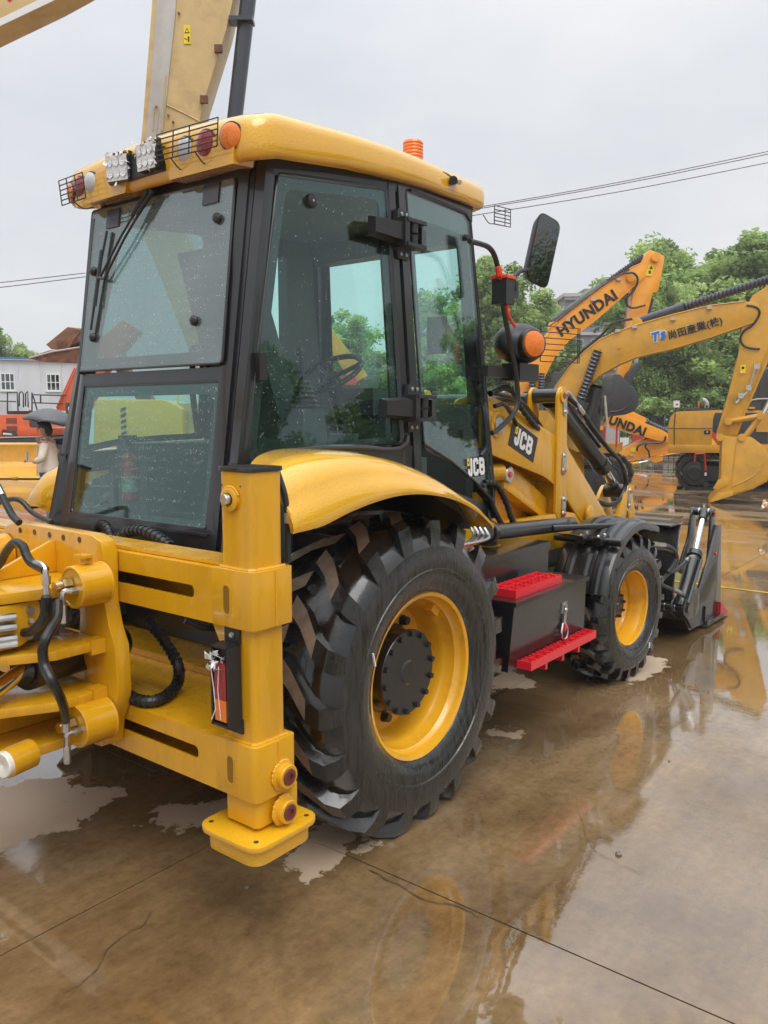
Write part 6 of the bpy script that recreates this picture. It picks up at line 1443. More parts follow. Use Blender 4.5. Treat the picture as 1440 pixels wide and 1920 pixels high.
pipe(boom, [(3.742, 17.450, 2.525), (3.931, 17.450, 2.823), (4.208, 17.450, 3.162), (4.429, 17.450, 3.349), (4.626, 17.450, 3.513), (4.755, 17.450, 3.655)], 0.03); pipe(boom, [(4.754, 17.450, 3.689), (4.917, 17.450, 3.772), (5.103, 17.450, 3.810), (5.255, 17.450, 3.826)], 0.028)
pipe(boom, [(7.462, 17.320, 4.000), (7.642, 17.320, 3.950), (7.707, 17.320, 3.821), (7.599, 17.320, 3.615), (7.437, 17.320, 3.494), (7.376, 17.320, 3.326), (7.451, 17.320, 3.197), (7.603, 17.320, 3.139), (7.751, 17.320, 3.125)], 0.022)
for q in [(4.968, 17.300, 3.577), (5.313, 17.300, 3.643), (6.071, 17.300, 3.778), (6.763, 17.300, 3.975)]:
    b = MB('pale_steel'); b.box(Vector(q)+Vector((-0.05, -0.03, -0.03)), Vector(q)+Vector((0.05, 0.03, 0.03)), 0.01); put('pipe_clamp', b, boom)
cylinder(ts, (4.186, 17.250, 1.950), (4.578, 17.250, 3.160), 0.11, split=0.12, bellows=True, name='boom_cylinder'); cylinder(ts, (4.059, 17.200, 1.372), (4.244, 17.200, 2.098), 0.16, split=0.97, name='boom_cylinder')
cylinder(ts, (4.285, 17.900, 1.538), (4.526, 17.900, 2.461), 0.15, split=0.9, bellows=True, name='boom_cylinder')
ac = cylinder(ts, (5.293, 17.600, 3.751), (8.140, 17.600, 4.602), 0.105, split=0.33, bellows=True, name='arm_cylinder')
sk = [(7.402, 3.833), (7.564, 4.187), (7.850, 4.383), (8.185, 4.480), (8.252, 4.112), (8.053, 3.278), (7.839, 2.643), (7.548, 1.833), (7.400, 1.316), (7.224, 1.136), (7.055, 1.223), (7.008, 1.356), (7.205, 2.217), (7.368, 3.084)]
stick = boom_box(ts, 'stick', 'exc_yellow', sk, D-0.05, 0.42)
b = MB('exc_yellow'); flange(b, [(7.905, 3.116), (7.781, 2.639), (7.564, 1.995), (7.371, 1.395)], D-0.05, 0.44); b.cyl((7.224, 17.150, 1.670), (7.233, 17.350, 1.669), 0.075, n=16); b.cyl((7.087, 17.150, 1.344), (7.098, 17.400, 1.338), 0.08, n=16); put('stick_fittings', b, stick)
b = MB('steel'); P = [(7.678, 17.280, 2.742), (7.580, 17.280, 2.316), (7.449, 17.280, 2.156), (7.354, 17.280, 2.049), (7.330, 17.280, 2.125)]
b.tube(smooth(P, 3), 0.018, 6)
for q in [(7.705, 17.260, 2.772), (7.577, 17.260, 2.348), (7.436, 17.260, 2.188)]: b.box(Vector(q)+Vector((-0.05, -0.02, -0.05)), Vector(q)+Vector((0.05, 0.03, 0.05)), 0.012)
put('grease_pipe', b, stick)
b = MB('yellow_print'); q = Vector((7.453, 17.305, 2.726)); b.box(q+Vector((-0.05, -0.004, -0.085)), q+Vector((0.05, 0.004, 0.085))); b.m('black_print'); b.box(q+Vector((-0.025, -0.007, 0.0)), q+Vector((0.025, -0.004, 0.05))); put('warning_sticker', b, stick)
lk = MB('exc_yellow')
lk.tube([(7.251, 17.300, 1.669), (7.816, 17.300, 1.778)], 0.055, 8); lk.tube([(7.845, 17.300, 1.800), (7.540, 17.300, 1.322)], 0.06, 8); lk.cyl((7.824, 17.150, 1.779), (7.873, 17.750, 1.778), 0.075, n=14)
put('bucket_link', lk, ts)
cylinder(ts, (8.490, 17.500, 3.265), (7.899, 17.500, 1.833), 0.09, 'exc_yellow', split=0.7, name='bucket_cylinder')
bu_ = [(7.101, 1.395), (7.306, 1.364), (7.638, 1.367), (7.846, 1.185), (8.006, 0.938), (8.038, 0.699), (7.949, 0.501), (7.717, 0.341), (7.359, 0.219), (7.089, 0.076), (6.945, 0.038), (6.934, 0.071), (7.100, 0.278), (7.118, 0.567)]
b = MB('exc_yellow')
b.xz(bu_, 16.82, 16.85, 0.008); b.xz(bu_, 17.85, 17.88, 0.008)
sh = [(7.669, 1.345), (7.875, 1.185), (8.036, 0.938), (8.068, 0.700), (7.970, 0.479), (7.719, 0.319), (7.361, 0.186), (6.956, 0.027), (6.975, 0.072), (7.357, 0.263), (7.695, 0.384), (7.907, 0.543), (7.988, 0.720), (7.959, 0.893), (7.820, 1.108), (7.643, 1.258)]
b.xz(sh, 16.85, 17.85, 0.006); b.cyl((7.072, 16.780, 1.353), (7.118, 17.900, 1.325), 0.075, n=16); b.cyl((7.466, 16.780, 1.357), (7.536, 17.900, 1.329), 0.075, n=16)
b.tube(smooth([(x, 16.815, z) for x, z in [(7.892, 0.859), (7.820, 0.694), (7.628, 0.525), (7.331, 0.374)]], 3), 0.012, 5)
b.tube([(x, 16.815, z) for x, z in [(7.372, 1.255), (7.337, 0.683), (7.313, 0.329)]], 0.008, 5)
bk2 = put('bucket', b, ts)
b = MB('exc_yellow'); ct = [(6.975, 0.319), (7.070, 0.500), (7.242, 0.537), (7.249, 0.393), (7.079, 0.299)]
b.xz(ct, 16.80, 16.82, 0.004); b.xz([(6.936, 0.026), (7.083, 0.210), (7.355, 0.297), (7.361, 0.186)], 16.80, 16.82, 0.004)
for i in range(5): b.xz([(6.915, 0.025), (7.132, 0.256), (7.197, 0.192)], 16.86+0.23*i, 16.95+0.23*i, 0.006)
put('side_cutter', b, bk2)
b = MB('worn_steel'); b.xz([(7.712, 1.281), (7.909, 1.109), (8.070, 0.852), (8.090, 0.657), (8.047, 0.721), (8.010, 0.872), (7.860, 1.087)], 16.9, 17.8); put('wear_plate', b, bk2)
ang = math.atan2(0.285, 1.05)
lettering(boom, '尚田産業㈱' if False else '尚田産業(株)', 0.188, 'black_print', Vector((6.505, 17.310, 3.568)), ang, 0.0035, space=1.04, name='boom_lettering')
lettering(boom, 'T', 0.25, 'white_print', Vector((5.716, 17.315, 3.410)), ang, 0.030, shear=0.25); lettering(boom, 'S', 0.20, 'white_print', Vector((5.874, 17.315, 3.438)), ang, 0.030, shear=0.25)
lettering(boom, 'T', 0.25, 'blue_print', Vector((5.717, 17.307, 3.410)), ang, 0.014, shear=0.25, name='boom_logo'); lettering(boom, 'S', 0.20, 'blue_print', Vector((5.874, 17.307, 3.437)), ang, 0.014, shear=0.25, name='boom_logo')
tracks(ts, 1.4, 5.27, 16.7, 19.2, 0.88)
b = MB('exc_yellow'); b.box((1.4, 17.6, 0.98), (4.3, 19.8, 1.9), 0.08); b.box((4.3, 17.9, 0.95), (5.0, 19.6, 1.15), 0.03); ub = put('upper_body', b, ts)
b = MB('dark_grey'); b.cyl((3.4, 18.6, 0.7), (3.4, 18.6, 0.98), 0.7, n=24); put('slew_ring', b, ub)
b = MB('dark_grey'); b.xz(rpoly([(3.4, 1.0), (4.60, 1.0), (4.55, 1.75), (4.3, 2.75), (3.45, 2.78)], 0.08), 18.35, 19.3, 0.02); cb = put('cab', b, ts)
b = MB('cab_glass_dark'); b.xz(rpoly([(3.55, 1.6), (4.45, 1.6), (4.23, 2.65), (3.55, 2.68)], 0.05), 18.33, 18.348); b.box((4.55, 18.42, 1.3), (4.57, 19.2, 2.2)); put('cab_window', b, cb)
b = MB('pale_steel'); b.tube(smooth([(3.55, 17.9, 1.75), (3.55, 17.9, 2.1), (3.68, 17.9, 2.16), (3.9, 17.9, 1.98), (3.95, 17.9, 1.8)], 4), 0.022, 6); put('handrail', b, ub)
b = MB('red_paint'); b.box((4.72, 17.55, 1.1), (4.76, 17.6, 1.55)); b.box((4.98, 17.55, 1.1), (5.02, 17.6, 1.55)); put('step_rail', b, ub)

# --- 2: orange excavator behind it, boom up and stick hanging with a black bucket
h1 = yroot('excavator', 'orange excavator with its black bucket hanging and black brand lettering on the boom', 'excavator', 4.0, 24.0, 'excavators parked in the yard')
D = 23.0
bo = [(3.619, 1.473), (3.648, 2.288), (3.929, 3.096), (4.215, 3.606), (4.643, 4.230), (5.148, 4.648), (5.866, 5.193), (6.697, 5.764), (6.956, 5.877), (7.106, 5.764), (7.099, 5.550), (6.460, 4.978), (5.745, 4.345), (5.052, 3.824), (4.664, 3.359), (4.424, 2.876), (4.288, 2.288), (4.187, 1.473)]
boom = boom_box(h1, 'boom', 'exc_orange', bo, D, 0.6)
b = MB('exc_orange'); flange(b, bo[1:9], D, 0.6); flange(b, bo[10:17], D, 0.6); b.xz([(4.542, 4.143), (4.567, 4.331), (4.743, 4.360), (4.790, 4.230)], D-0.15, D+0.15, 0.01); put('boom_fittings', b, boom)
for q in [(4.991, 22.660, 4.364), (5.671, 22.660, 4.903), (6.347, 22.660, 5.439)]:
    b = MB('pale_steel'); b.box(Vector(q)+Vector((-0.06, -0.03, -0.03)), Vector(q)+Vector((0.06, 0.03, 0.03)), 0.01); put('pipe_clamp', b, boom)
pipe(boom, [(4.502, 22.660, 4.194), (5.142, 22.660, 4.691), (5.920, 22.660, 5.284), (6.626, 22.660, 5.705)], 0.02, 'rust')
cylinder(h1, (4.641, 23.000, 4.331), (7.094, 23.000, 6.076), 0.12, split=0.6, bellows=True, name='arm_cylinder')
sk = [(6.957, 5.835), (7.092, 6.147), (7.205, 6.232), (7.591, 6.062), (7.571, 5.835), (7.452, 5.150), (7.307, 5.093), (7.270, 4.907), (7.079, 4.114), (6.815, 3.242), (6.546, 2.435), (6.395, 2.509), (6.494, 3.096), (6.666, 4.114), (6.754, 4.978)]
stick = boom_box(h1, 'stick', 'exc_orange', sk, D-0.05, 0.45)
cylinder(h1, (7.373, 23.100, 4.992), (7.024, 23.100, 3.248), 0.09, split=0.55, name='bucket_cylinder')
pipe(stick, [(6.497, 22.600, 5.597), (6.727, 22.600, 5.597), (6.849, 22.600, 5.415), (6.744, 22.600, 5.134), (6.578, 22.600, 4.951), (6.585, 22.600, 4.754), (6.760, 22.600, 4.683), (7.075, 22.600, 4.754)], 0.03)
b = MB('yellow_print'); q = Vector((7.205, 22.710, 5.700)); b.prism([(-0.13, -0.15), (0.05, -0.17), (0.15, 0.13), (-0.02, 0.16)], lambda a, c: q+Vector((a, -0.004, c)), lambda a, c: q+Vector((a, 0.004, c))); b.m('black_print')
b.prism([(-0.03, 0.02), (0.07, 0.02), (0.03, 0.11)], lambda a, c: q+Vector((a, -0.007, c)), lambda a, c: q+Vector((a, -0.004, c))); b.prism([(-0.04, -0.1), (0.02, -0.1), (0.02, -0.02), (-0.04, -0.02)], lambda a, c: q+Vector((a, -0.007, c)), lambda a, c: q+Vector((a, -0.004, c))); put('warning_sticker', b, stick)
b = MB('exc_orange'); b.cyl((7.33, 22.6, 6.02), (7.33, 23.35, 6.02), 0.12, n=16); b.cyl((6.684, 22.680, 5.484), (6.660, 22.600, 5.471), 0.1, n=16); put('stick_fittings', b, stick)
bu_ = [(6.124, 2.328), (6.154, 2.765), (6.194, 2.896), (6.357, 2.881), (6.601, 2.619), (6.751, 2.532), (6.863, 2.298), (6.857, 2.064), (6.745, 1.888), (6.511, 1.800), (6.216, 1.771), (6.066, 1.844)]
b = MB('dark_grey'); b.xz(bu_, 22.2, 23.3, 0.03); b.xz([(6.484, 2.590), (6.649, 2.939), (6.875, 3.186), (6.990, 3.258), (7.025, 3.113), (6.858, 2.852), (6.723, 2.503)], 22.6, 22.9, 0.02); b.tube(smooth([(x, 22.18, z) for x, z in [(6.109, 1.888), (6.359, 1.917), (6.591, 2.064), (6.701, 2.284)]], 3), 0.012, 5)
b.box(Vector((6.019, 22.170, 2.114)), Vector((6.176, 22.200, 2.385)), 0.005)
bk2 = put('bucket', b, h1)
b = MB('worn_steel'); b.xz([(6.767, 2.503), (6.879, 2.269), (6.886, 2.064), (6.774, 1.888), (6.715, 1.888), (6.826, 2.093), (6.820, 2.269), (6.725, 2.459)], 22.25, 23.25); put('wear_plate', b, bk2)
b = MB('pale_steel'); b.tube([(5.868, 21.900, 2.307), (5.966, 21.900, 1.489)], 0.03, 6); b.cyl((5.965, 21.900, 1.517), (5.967, 21.900, 1.432), 0.05, n=8); put('propped_pole', b, h1)
lettering(boom, 'HYUNDAI', 0.40, 'black_print', Vector((5.530, 22.690, 4.539)), math.atan2(0.74, 1.08), 0.016, space=1.05, name='boom_lettering')
cylinder(h1, (4.059, 22.500, 1.843), (4.037, 22.500, 2.853), 0.11, split=0.35, bellows=True, name='boom_cylinder'); cylinder(h1, (4.279, 22.500, 2.421), (4.297, 22.500, 2.924), 0.1, split=0.1, bellows=True, name='boom_cylinder')
b = MB('exc_orange'); b.box((1.2, 22.8, 1.0), (4.3, 25.2, 2.0), 0.1); ub = put('upper_body', b, h1); tracks(h1, 0.8, 5.0, 22.5, 25.3, 0.95)
b = MB('dark_grey'); b.box((3.0, 24.2, 1.2), (4.5, 25.2, 2.3), 0.08); b.box((3.9, 22.6, 1.7), (4.25, 22.9, 2.1), 0.03); put('engine_parts', b, ub)
pipe(ub, [(3.834, 22.300, 1.843), (3.729, 22.300, 2.058), (3.780, 22.300, 2.373), (3.968, 22.300, 2.373), (4.118, 22.300, 2.130), (4.166, 22.300, 1.915)], 0.03); pipe(ub, [(3.104, 22.300, 2.273), (3.289, 22.300, 2.445), (3.434, 22.300, 2.373), (3.496, 22.300, 2.173)], 0.03, 'pale_steel', name='handrail')
pipe(ub, [(3.144, 17.900, 2.007), (3.150, 17.900, 2.294), (3.212, 17.900, 2.603), (3.305, 17.900, 2.603), (3.425, 17.900, 2.397)], 0.016, 'pale_steel', name='handrail') if False else None

# --- 3: second orange excavator with its boom folded low
h2 = yroot('excavator', 'orange excavator with its boom folded down low behind the hanging black bucket', 'excavator', 5.6, 28.6, 'excavators parked in the yard')
D = 28.0
bo = [(6.811, 1.944), (7.266, 1.908), (7.851, 1.800), (8.392, 1.908), (8.820, 1.619), (9.472, 1.257), (9.641, 1.112), (9.667, 0.931), (9.488, 0.858), (9.030, 0.894), (8.384, 1.112), (7.553, 1.439), (6.826, 1.402)]
boom = boom_box(h2, 'boom', 'exc_orange', [(6.803, 2.214), (7.623, 2.088), (8.049, 1.836), (8.640, 1.583), (9.379, 1.294), (9.641, 1.130), (9.666, 0.949), (9.450, 0.876), (8.842, 1.040), (7.829, 1.348), (7.097, 1.493), (6.821, 1.583)], D-0.1, 0.6)
b = MB('exc_orange'); b.xz([(8.174, 1.908), (8.392, 1.908), (8.817, 1.710), (8.876, 1.583), (8.698, 1.475), (8.218, 1.692)], D-0.3, D+0.2, 0.02); put('cylinder_bracket', b, boom)
cylinder(h2, (8.729, 28.000, 1.637), (9.729, 28.000, 1.185), 0.13, split=0.2, bellows=True, name='arm_cylinder')
lettering(boom, 'HYUNDAI', 0.40, 'black_print', Vector((7.921, 27.580, 1.515)), math.atan2(-0.62, 1.75), 0.018, space=1.06, name='boom_lettering')
sk = [(7.465, 0.201), (7.858, 0.494), (8.395, 0.785), (8.971, 1.003), (9.479, 1.076), (9.883, 1.003), (10.138, 0.585), (10.087, 0.494), (9.504, 0.457), (8.777, 0.347), (8.050, 0.201), (7.505, 0.091)]
stick = boom_box(h2, 'stick', 'exc_orange', sk, D+0.05, 0.5)
cylinder(h2, (8.257, 27.700, 0.110), (8.958, 27.700, 0.255), 0.05, 'exc_orange', split=0.5, name='bucket_cylinder')
b = MB('exc_orange'); b.xz([(8.997, 0.311), (9.502, 0.494), (9.511, 0.274), (9.241, 0.165)], D-0.2, D+0.2, 0.01); flange(b, [(7.685, 0.165), (8.778, 0.311), (9.868, 0.494)], D+0.05, 0.52); put('stick_fittings', b, stick)
pipe(stick, [(9.487, 27.600, 1.086), (9.457, 27.600, 0.943), (9.280, 27.600, 0.871), (8.992, 27.600, 0.871), (8.724, 27.600, 0.835), (8.566, 27.600, 0.728), (8.535, 27.600, 0.584)], 0.035); pipe(stick, [(8.850, 27.600, 0.835), (8.818, 27.600, 0.728), (8.931, 27.600, 0.584), (8.976, 27.600, 0.368)], 0.03)
b = MB('yellow_print'); q = Vector((8.480, 27.780, 0.630)); b.box(q+Vector((-0.1, -0.005, -0.08)), q+Vector((0.1, 0.005, 0.08))); put('warning_sticker', b, stick)
for q in [(8.008, 27.750, 0.397), (8.405, 27.750, 0.451), (8.955, 27.750, 0.288), (8.473, 27.750, 1.585)]:
    b = MB('pale_steel'); b.box(Vector(q)+Vector((-0.07, -0.03, -0.04)), Vector(q)+Vector((0.07, 0.03, 0.04)), 0.01); put('pipe_clamp', b, stick)
b = MB('exc_orange'); b.box((3.0, 27.4, 1.0), (6.3, 29.8, 1.8), 0.1); b.m('dark_grey'); b.box((6.4, 27.3, 0.55), (7.2, 28.2, 1.6), 0.05); ub = put('upper_body', b, h2)
b = MB('red_paint'); 
for x in (6.3, 7.25): b.box((x, 27.2, 0.7), (x+0.05, 27.25, 1.6))
put('step_rail', b, ub)
b = MB('cab_glass_dark'); b.box((5.6, 28.9, 1.5), (6.6, 29.8, 2.9), 0.08); put('cab', b, h2)
tracks(h2, 3.0, 7.0, 27.3, 30.0, 0.9)

# --- 4: yellow excavator at the right edge, side-on, hood with black panel and red flash
rx = yroot('excavator', 'yellow excavator side-on at the right edge with black panel and red flash', 'excavator', 6.95, 20.0, 'excavators parked in the yard'); rx.rotation_euler = (0, 0, RZ-R(19))
D0 = 20.0
pn = rpoly([(6.956, 0.893), (6.931, 1.516), (6.971, 1.748), (7.089, 1.877), (8.024, 1.914), (9.804, 1.898), (9.856, 0.936)], [0.05, 0.12, 0.12, 0.08, 0.02, 0.02, 0.02])
b = MB('exc_yellow'); b.xz(pn, D0, D0+2.6, 0.04); ub = put('upper_body', b, rx)
b = MB('exc_yellow'); b.xz([(6.943, 0.893), (6.948, 1.075), (9.848, 1.084), (9.857, 0.911), (7.042, 0.881)], D0-0.03, D0+0.2, 0.015); put('body_skirt', b, ub)
b = MB('joint_mud')
for pts in ([(7.078, 1.839), (7.066, 1.516), (7.090, 0.921)], [(6.932, 1.490), (7.092, 1.478), (7.936, 1.482)]):
    b.tube([(x, D0-0.002, z) for x, z in pts], 0.012, 5)
put('panel_gap', b, ub)
b = MB('dark_grey'); b.xz([(7.979, 1.851), (9.130, 1.850), (9.167, 1.126), (8.237, 1.116), (7.939, 1.419), (7.938, 1.711)], D0-0.012, D0+0.1, 0.008); put('side_panel', b, ub)
b = MB('red_print'); b.xz([(7.939, 1.419), (8.262, 1.091), (8.073, 1.088), (7.934, 1.266)], D0-0.018, D0-0.002); b.m('yellow_print'); b.xz([(7.935, 1.253), (8.061, 1.088), (7.930, 1.087)], D0-0.018, D0-0.002); put('colour_flash', b, ub)
b = MB('black_print'); b.box(Vector((7.751, 19.985, 1.341)), Vector((7.891, 20.010, 1.431))); b.m('pale_steel'); b.cyl((7.820, 19.980, 1.393), (7.821, 19.990, 1.393), 0.025, n=8); put('door_latch', b, ub)
b = MB('dark_grey'); b.xz(rpoly([(7.302, 1.865), (7.322, 1.956), (8.037, 1.980), (8.197, 1.877)], 0.02), 20.2, 22.2, 0.02)
for i in range(9): b.m('black_print'); b.box((7.40+0.075*i, 20.19, 1.975), (7.44+0.075*i, 20.205, 2.03))
put('engine_cover', b, ub)
b = MB('pale_steel'); b.tube(smooth([(7.799, 20.600, 1.931), (7.806, 20.600, 2.061), (7.765, 20.600, 2.140), (7.703, 20.600, 2.166)], 4), 0.06, 10); put('exhaust_pipe', b, ub)
b = MB('lens_amber'); b.cyl((7.621, 20.500, 1.996), (7.615, 20.500, 2.126), 0.03, n=10); put('beacon', b, ub)
b = MB('pale_steel'); b.tube(smooth([(8.721, 20.100, 1.951), (8.758, 20.100, 2.126), (8.952, 20.100, 2.175), (9.352, 20.100, 2.173)], 3), 0.02, 6); put('handrail', b, ub)
b = MB('dark_grey'); b.xz(rpoly([(8.943, 1.925), (8.947, 2.767), (9.078, 2.888), (10.409, 2.863), (10.463, 1.921)], 0.05), 20.3, 21.6, 0.03); b.box(Vector((8.699, 20.050, 1.838)), Vector((8.974, 20.400, 2.092)), 0.03); cb = put('cab', b, rx)
b = MB('exc_yellow'); b.box(Vector((8.709, 19.960, 1.937)), Vector((8.841, 20.300, 1.990)), 0.01); b.box(Vector((8.897, 19.960, 1.400)), Vector((9.835, 20.200, 1.837)), 0.02); put('side_door', b, ub)
b = MB('exc_yellow'); b.xz([(8.909, 3.991), (8.997, 4.472), (11.812, 4.000), (11.850, 3.420), (9.718, 3.481)], 20.5, 21.0, 0.03) if False else b.box((9.6, 20.6, 1.6), (10.2, 21.1, 2.2), 0.05); put('boom_foot', b, rx)
tracks(rx, 7.18, 11.7, 19.9, 22.5, 0.80)
b = MB('yellow_print'); b.xz([(x-0.02, z-0.02) for x, z in [(7.440, 0.375), (7.511, 0.416), (7.512, 0.390), (7.656, 0.393), (7.679, 0.420), (7.683, 0.329), (7.658, 0.355), (7.513, 0.351), (7.514, 0.325)]], 19.89, 19.93); put('arrow_mark', b, rx)
b = MB('red_paint'); P = [(7.557, 19.800, 0.680), (7.573, 19.800, 0.872), (7.775, 19.800, 0.888), (7.817, 19.800, 0.481)]; b.tube(P, 0.03, 6); b.m('white_print'); b.box(Vector((7.800, 19.850, 0.349)), Vector((7.846, 19.880, 0.425))); put('hanging_tag', b, rx)

# --- 5: tan excavator standing close behind the cab: its boom towers over the roof
tn = yroot('excavator', 'tan excavator close behind the cab with its weathered boom rising out of the picture', 'excavator', -1.9, 15.0, 'excavators parked in the yard')
D = 14.0
bo = [(-4.050, 4.944), (-3.971, 5.708), (-3.874, 6.462), (-3.788, 7.206), (-3.681, 8.102), (-3.603, 8.905), (-2.220, 8.905), (-2.350, 8.425), (-2.499, 7.859), (-2.703, 7.288), (-2.890, 6.752), (-3.162, 5.708), (-3.363, 4.858)]
boom = boom_box(tn, 'boom', 'exc_tan', bo, D, 0.52)
# the pale flank facing left, set round the corner of the box section
b = MB('pale_steel'); fl = [(-3.972, 4.883), (-3.894, 5.633), (-3.810, 6.331), (-3.715, 7.102), (-3.610, 7.981), (-3.533, 8.768), (-3.224, 8.768), (-3.306, 7.981), (-3.435, 7.102), (-3.544, 6.331), (-3.618, 5.633), (-3.686, 4.883)]
b.xz(fl, 13.715, 13.74, 0.003); fp = put('boom_flank', b, boom)
b = MB('exc_tan'); b.tube([(-3.468, 13.700, 7.154), (-3.504, 13.700, 6.808), (-3.562, 13.700, 6.321)], 0.012, 5)
b.tube([(p[0], 13.70, p[2]) for p in smooth([(x, 0, z) for x, z in [(-3.699, 6.321), (-3.671, 6.646), (-3.635, 6.703), (-3.603, 6.646), (-3.639, 6.321)]], 3)], 0.010, 5)
b.tube([(-3.514, 13.730, 6.738), (-3.203, 13.730, 6.600), (-2.950, 13.730, 6.470)], 0.008, 5); put('weld_seam', b, boom)
b = MB('yellow_print'); q = Vector((-3.118, 13.730, 7.774)); b.box(q+Vector((-0.055, -0.004, -0.13)), q+Vector((0.055, 0.004, 0.15))); b.m('black_print')
b.prism([(-0.04, 0.03), (0.04, 0.03), (0.0, 0.11)], lambda a, c: q+Vector((a, -0.008, c)), lambda a, c: q+Vector((a, -0.004, c))); b.m('yellow_print'); b.prism([(-0.024, 0.04), (0.024, 0.04), (0.0, 0.088)], lambda a, c: q+Vector((a, -0.010, c)), lambda a, c: q+Vector((a, -0.008, c)))
b.m('black_print'); b.prism([(0.01, -0.1), (0.035, -0.1), (0.035, -0.02), (0.01, -0.02)], lambda a, c: q+Vector((a, -0.008, c)), lambda a, c: q+Vector((a, -0.004, c))); b.prism([(-0.045, -0.055), (0.0, -0.07), (0.0, -0.06), (-0.045, -0.045)], lambda a, c: q+Vector((a, -0.008, c)), lambda a, c: q+Vector((a, -0.004, c))); put('warning_sticker', b, boom)
for q in [(-2.619, 13.700, 7.546), (-2.867, 13.700, 6.784)]: b = MB('rust'); b.box(Vector(q)+Vector((-0.06, -0.05, -0.05)), Vector(q)+Vector((0.06, 0.02, 0.06)), 0.012, None); put('pipe_clamp', b, boom)
for q in [(-3.233, 13.720, 8.087), (-3.449, 13.720, 6.556), (-3.375, 13.720, 6.450)]: b = MB('rust'); b.cyl(Vector(q), Vector(q)+Vector((0.0, -0.03, 0)), 0.02, n=8); put('bolt', b, boom)
cylinder(tn, (-2.464, 13.900, 6.263), (-2.102, 13.900, 8.854), 0.125, split=0.98, name='arm_cylinder')
b = MB('cyl_blue'); q = Vector((-2.263, 13.850, 8.027)); b.box(q+Vector((-0.19, -0.15, -0.03)), q+Vector((0.19, 0.1, 0.03)), 0.01); put('cylinder_clamp', b, tn)
b = MB('exc_tan'); b.xz([(-4.06, 5.05), (-3.36, 5.0), (-2.3, 2.6), (-1.9, 1.7), (-2.5, 1.7), (-3.1, 2.5)], 13.78, 14.22, 0.02); put('boom_foot', b, tn)
b = MB('exc_tan'); b.box((-3.8, 14.25, 1.1), (-0.4, 16.4, 2.0), 0.1); b.box((-2.7, 13.7, 1.1), (-1.7, 14.24, 1.6), 0.04); put('upper_body', b, tn)
tracks(tn, -4.2, -0.2, 13.6, 16.6, 0.9)
sk = [(-7.607, 6.080), (-5.312, 7.119), (-4.558, 7.451), (-3.957, 7.753), (-4.238, 8.026), (-4.837, 7.753), (-7.557, 6.714)]
tk = boom_box(tn, 'stick', 'exc_tan', [(x, z) for x, z in sk], 12.2, 0.45)
b = MB('white_print'); b.prism([(-7.599, 6.187), (-5.306, 7.216), (-4.628, 7.519), (-4.521, 7.464), (-5.312, 7.119), (-7.607, 6.080)], lambda a, c: (a, 11.965, c), lambda a, c: (a, 11.972, c)); put('white_edge', b, tk)
b = MB('red_print'); b.cyl((-5.100, 11.970, 7.505), (-5.098, 11.965, 7.503), 0.085, n=18); put('round_sticker', b, tk)
# --- 6: yellow excavator seen through the cab glass
ct = yroot('excavator', 'yellow excavator whose lettered boom slopes down, seen through the cab side window', 'excavator', -0.9, 19.2, 'excavators parked in the yard')
bo = [(-2.007, 4.567), (-1.666, 4.310), (-0.925, 3.384), (-0.349, 2.642), (-0.698, 2.470), (-1.043, 3.020), (-1.501, 3.520), (-2.015, 3.950)]
boom = boom_box(ct, 'boom', 'exc_yellow', bo, 18.1, 0.5)
b = MB('black_print'); b.xz([(-1.559, 4.060), (-1.119, 3.568), (-1.235, 3.367), (-1.653, 3.781)], 17.83, 17.848); put('badge_plate', b, boom)
lettering(boom, 'CAT', 0.27, 'white_print', Vector((-1.393, 17.820, 3.738)), math.atan2(-0.48, 0.5), 0.012, name='boom_lettering')
b = MB('red_print'); b.box((-1.5, 17.7, 2.45), (-0.6, 17.9, 2.62)); put('red_band', b, boom)
b = MB('exc_yellow'); b.box((-1.3, 18.2, 1.0), (1.2, 20.4, 1.9), 0.1); put('upper_body', b, ct)
b = MB('cab_glass_dark'); b.box((-1.2, 19.2, 1.9), (-0.1, 20.2, 2.7), 0.1); put('cab', b, ct)
tracks(ct, -1.6, 2.4, 17.9, 20.6, 0.9)
# --- 7: yellow machine added behind the lower rear window, standing in for a reflection
yl = yroot('excavator', 'light yellow machine tail with hazard stripes, added to stand in for a reflection in the lower rear window', 'excavator', -4.3, 15.0, 'excavators parked in the yard')
b = MB('paint_yellow_wet'); b.xz(rpoly([(-4.95, 1.15), (-4.9, 2.06), (-3.7, 2.06), (-3.4, 1.9), (-3.4, 1.15)], 0.1), 13.9, 16.0, 0.04); cw_ = put('counterweight', b, yl)
b = MB('black_print')
for i in range(7): b.prism([(-4.45, 1.25+0.1*i), (-4.36, 1.29+0.1*i), (-4.36, 1.34+0.1*i), (-4.45, 1.30+0.1*i)], lambda a, c: (a, 13.885, c), lambda a, c: (a, 13.895, c))
put('hazard_stripes', b, cw_)
b = MB('dark_grey'); b.box((-4.9, 14.0, 0.85), (-3.2, 16.0, 1.14), 0.03); b.cyl((-4.1, 15.0, 0.6), (-4.1, 15.0, 0.86), 0.6, n=20); put('turntable', b, yl)
pipe(yl, [(-4.8, 14.0, 2.06), (-4.8, 14.0, 2.2), (-4.6, 14.0, 2.24), (-3.6, 14.0, 2.22), (-3.5, 14.0, 2.0)], 0.02, 'yellow_print', 3, 'handrail')
tracks(yl, -5.6, -2.4, 13.8, 16.2, 0.8)
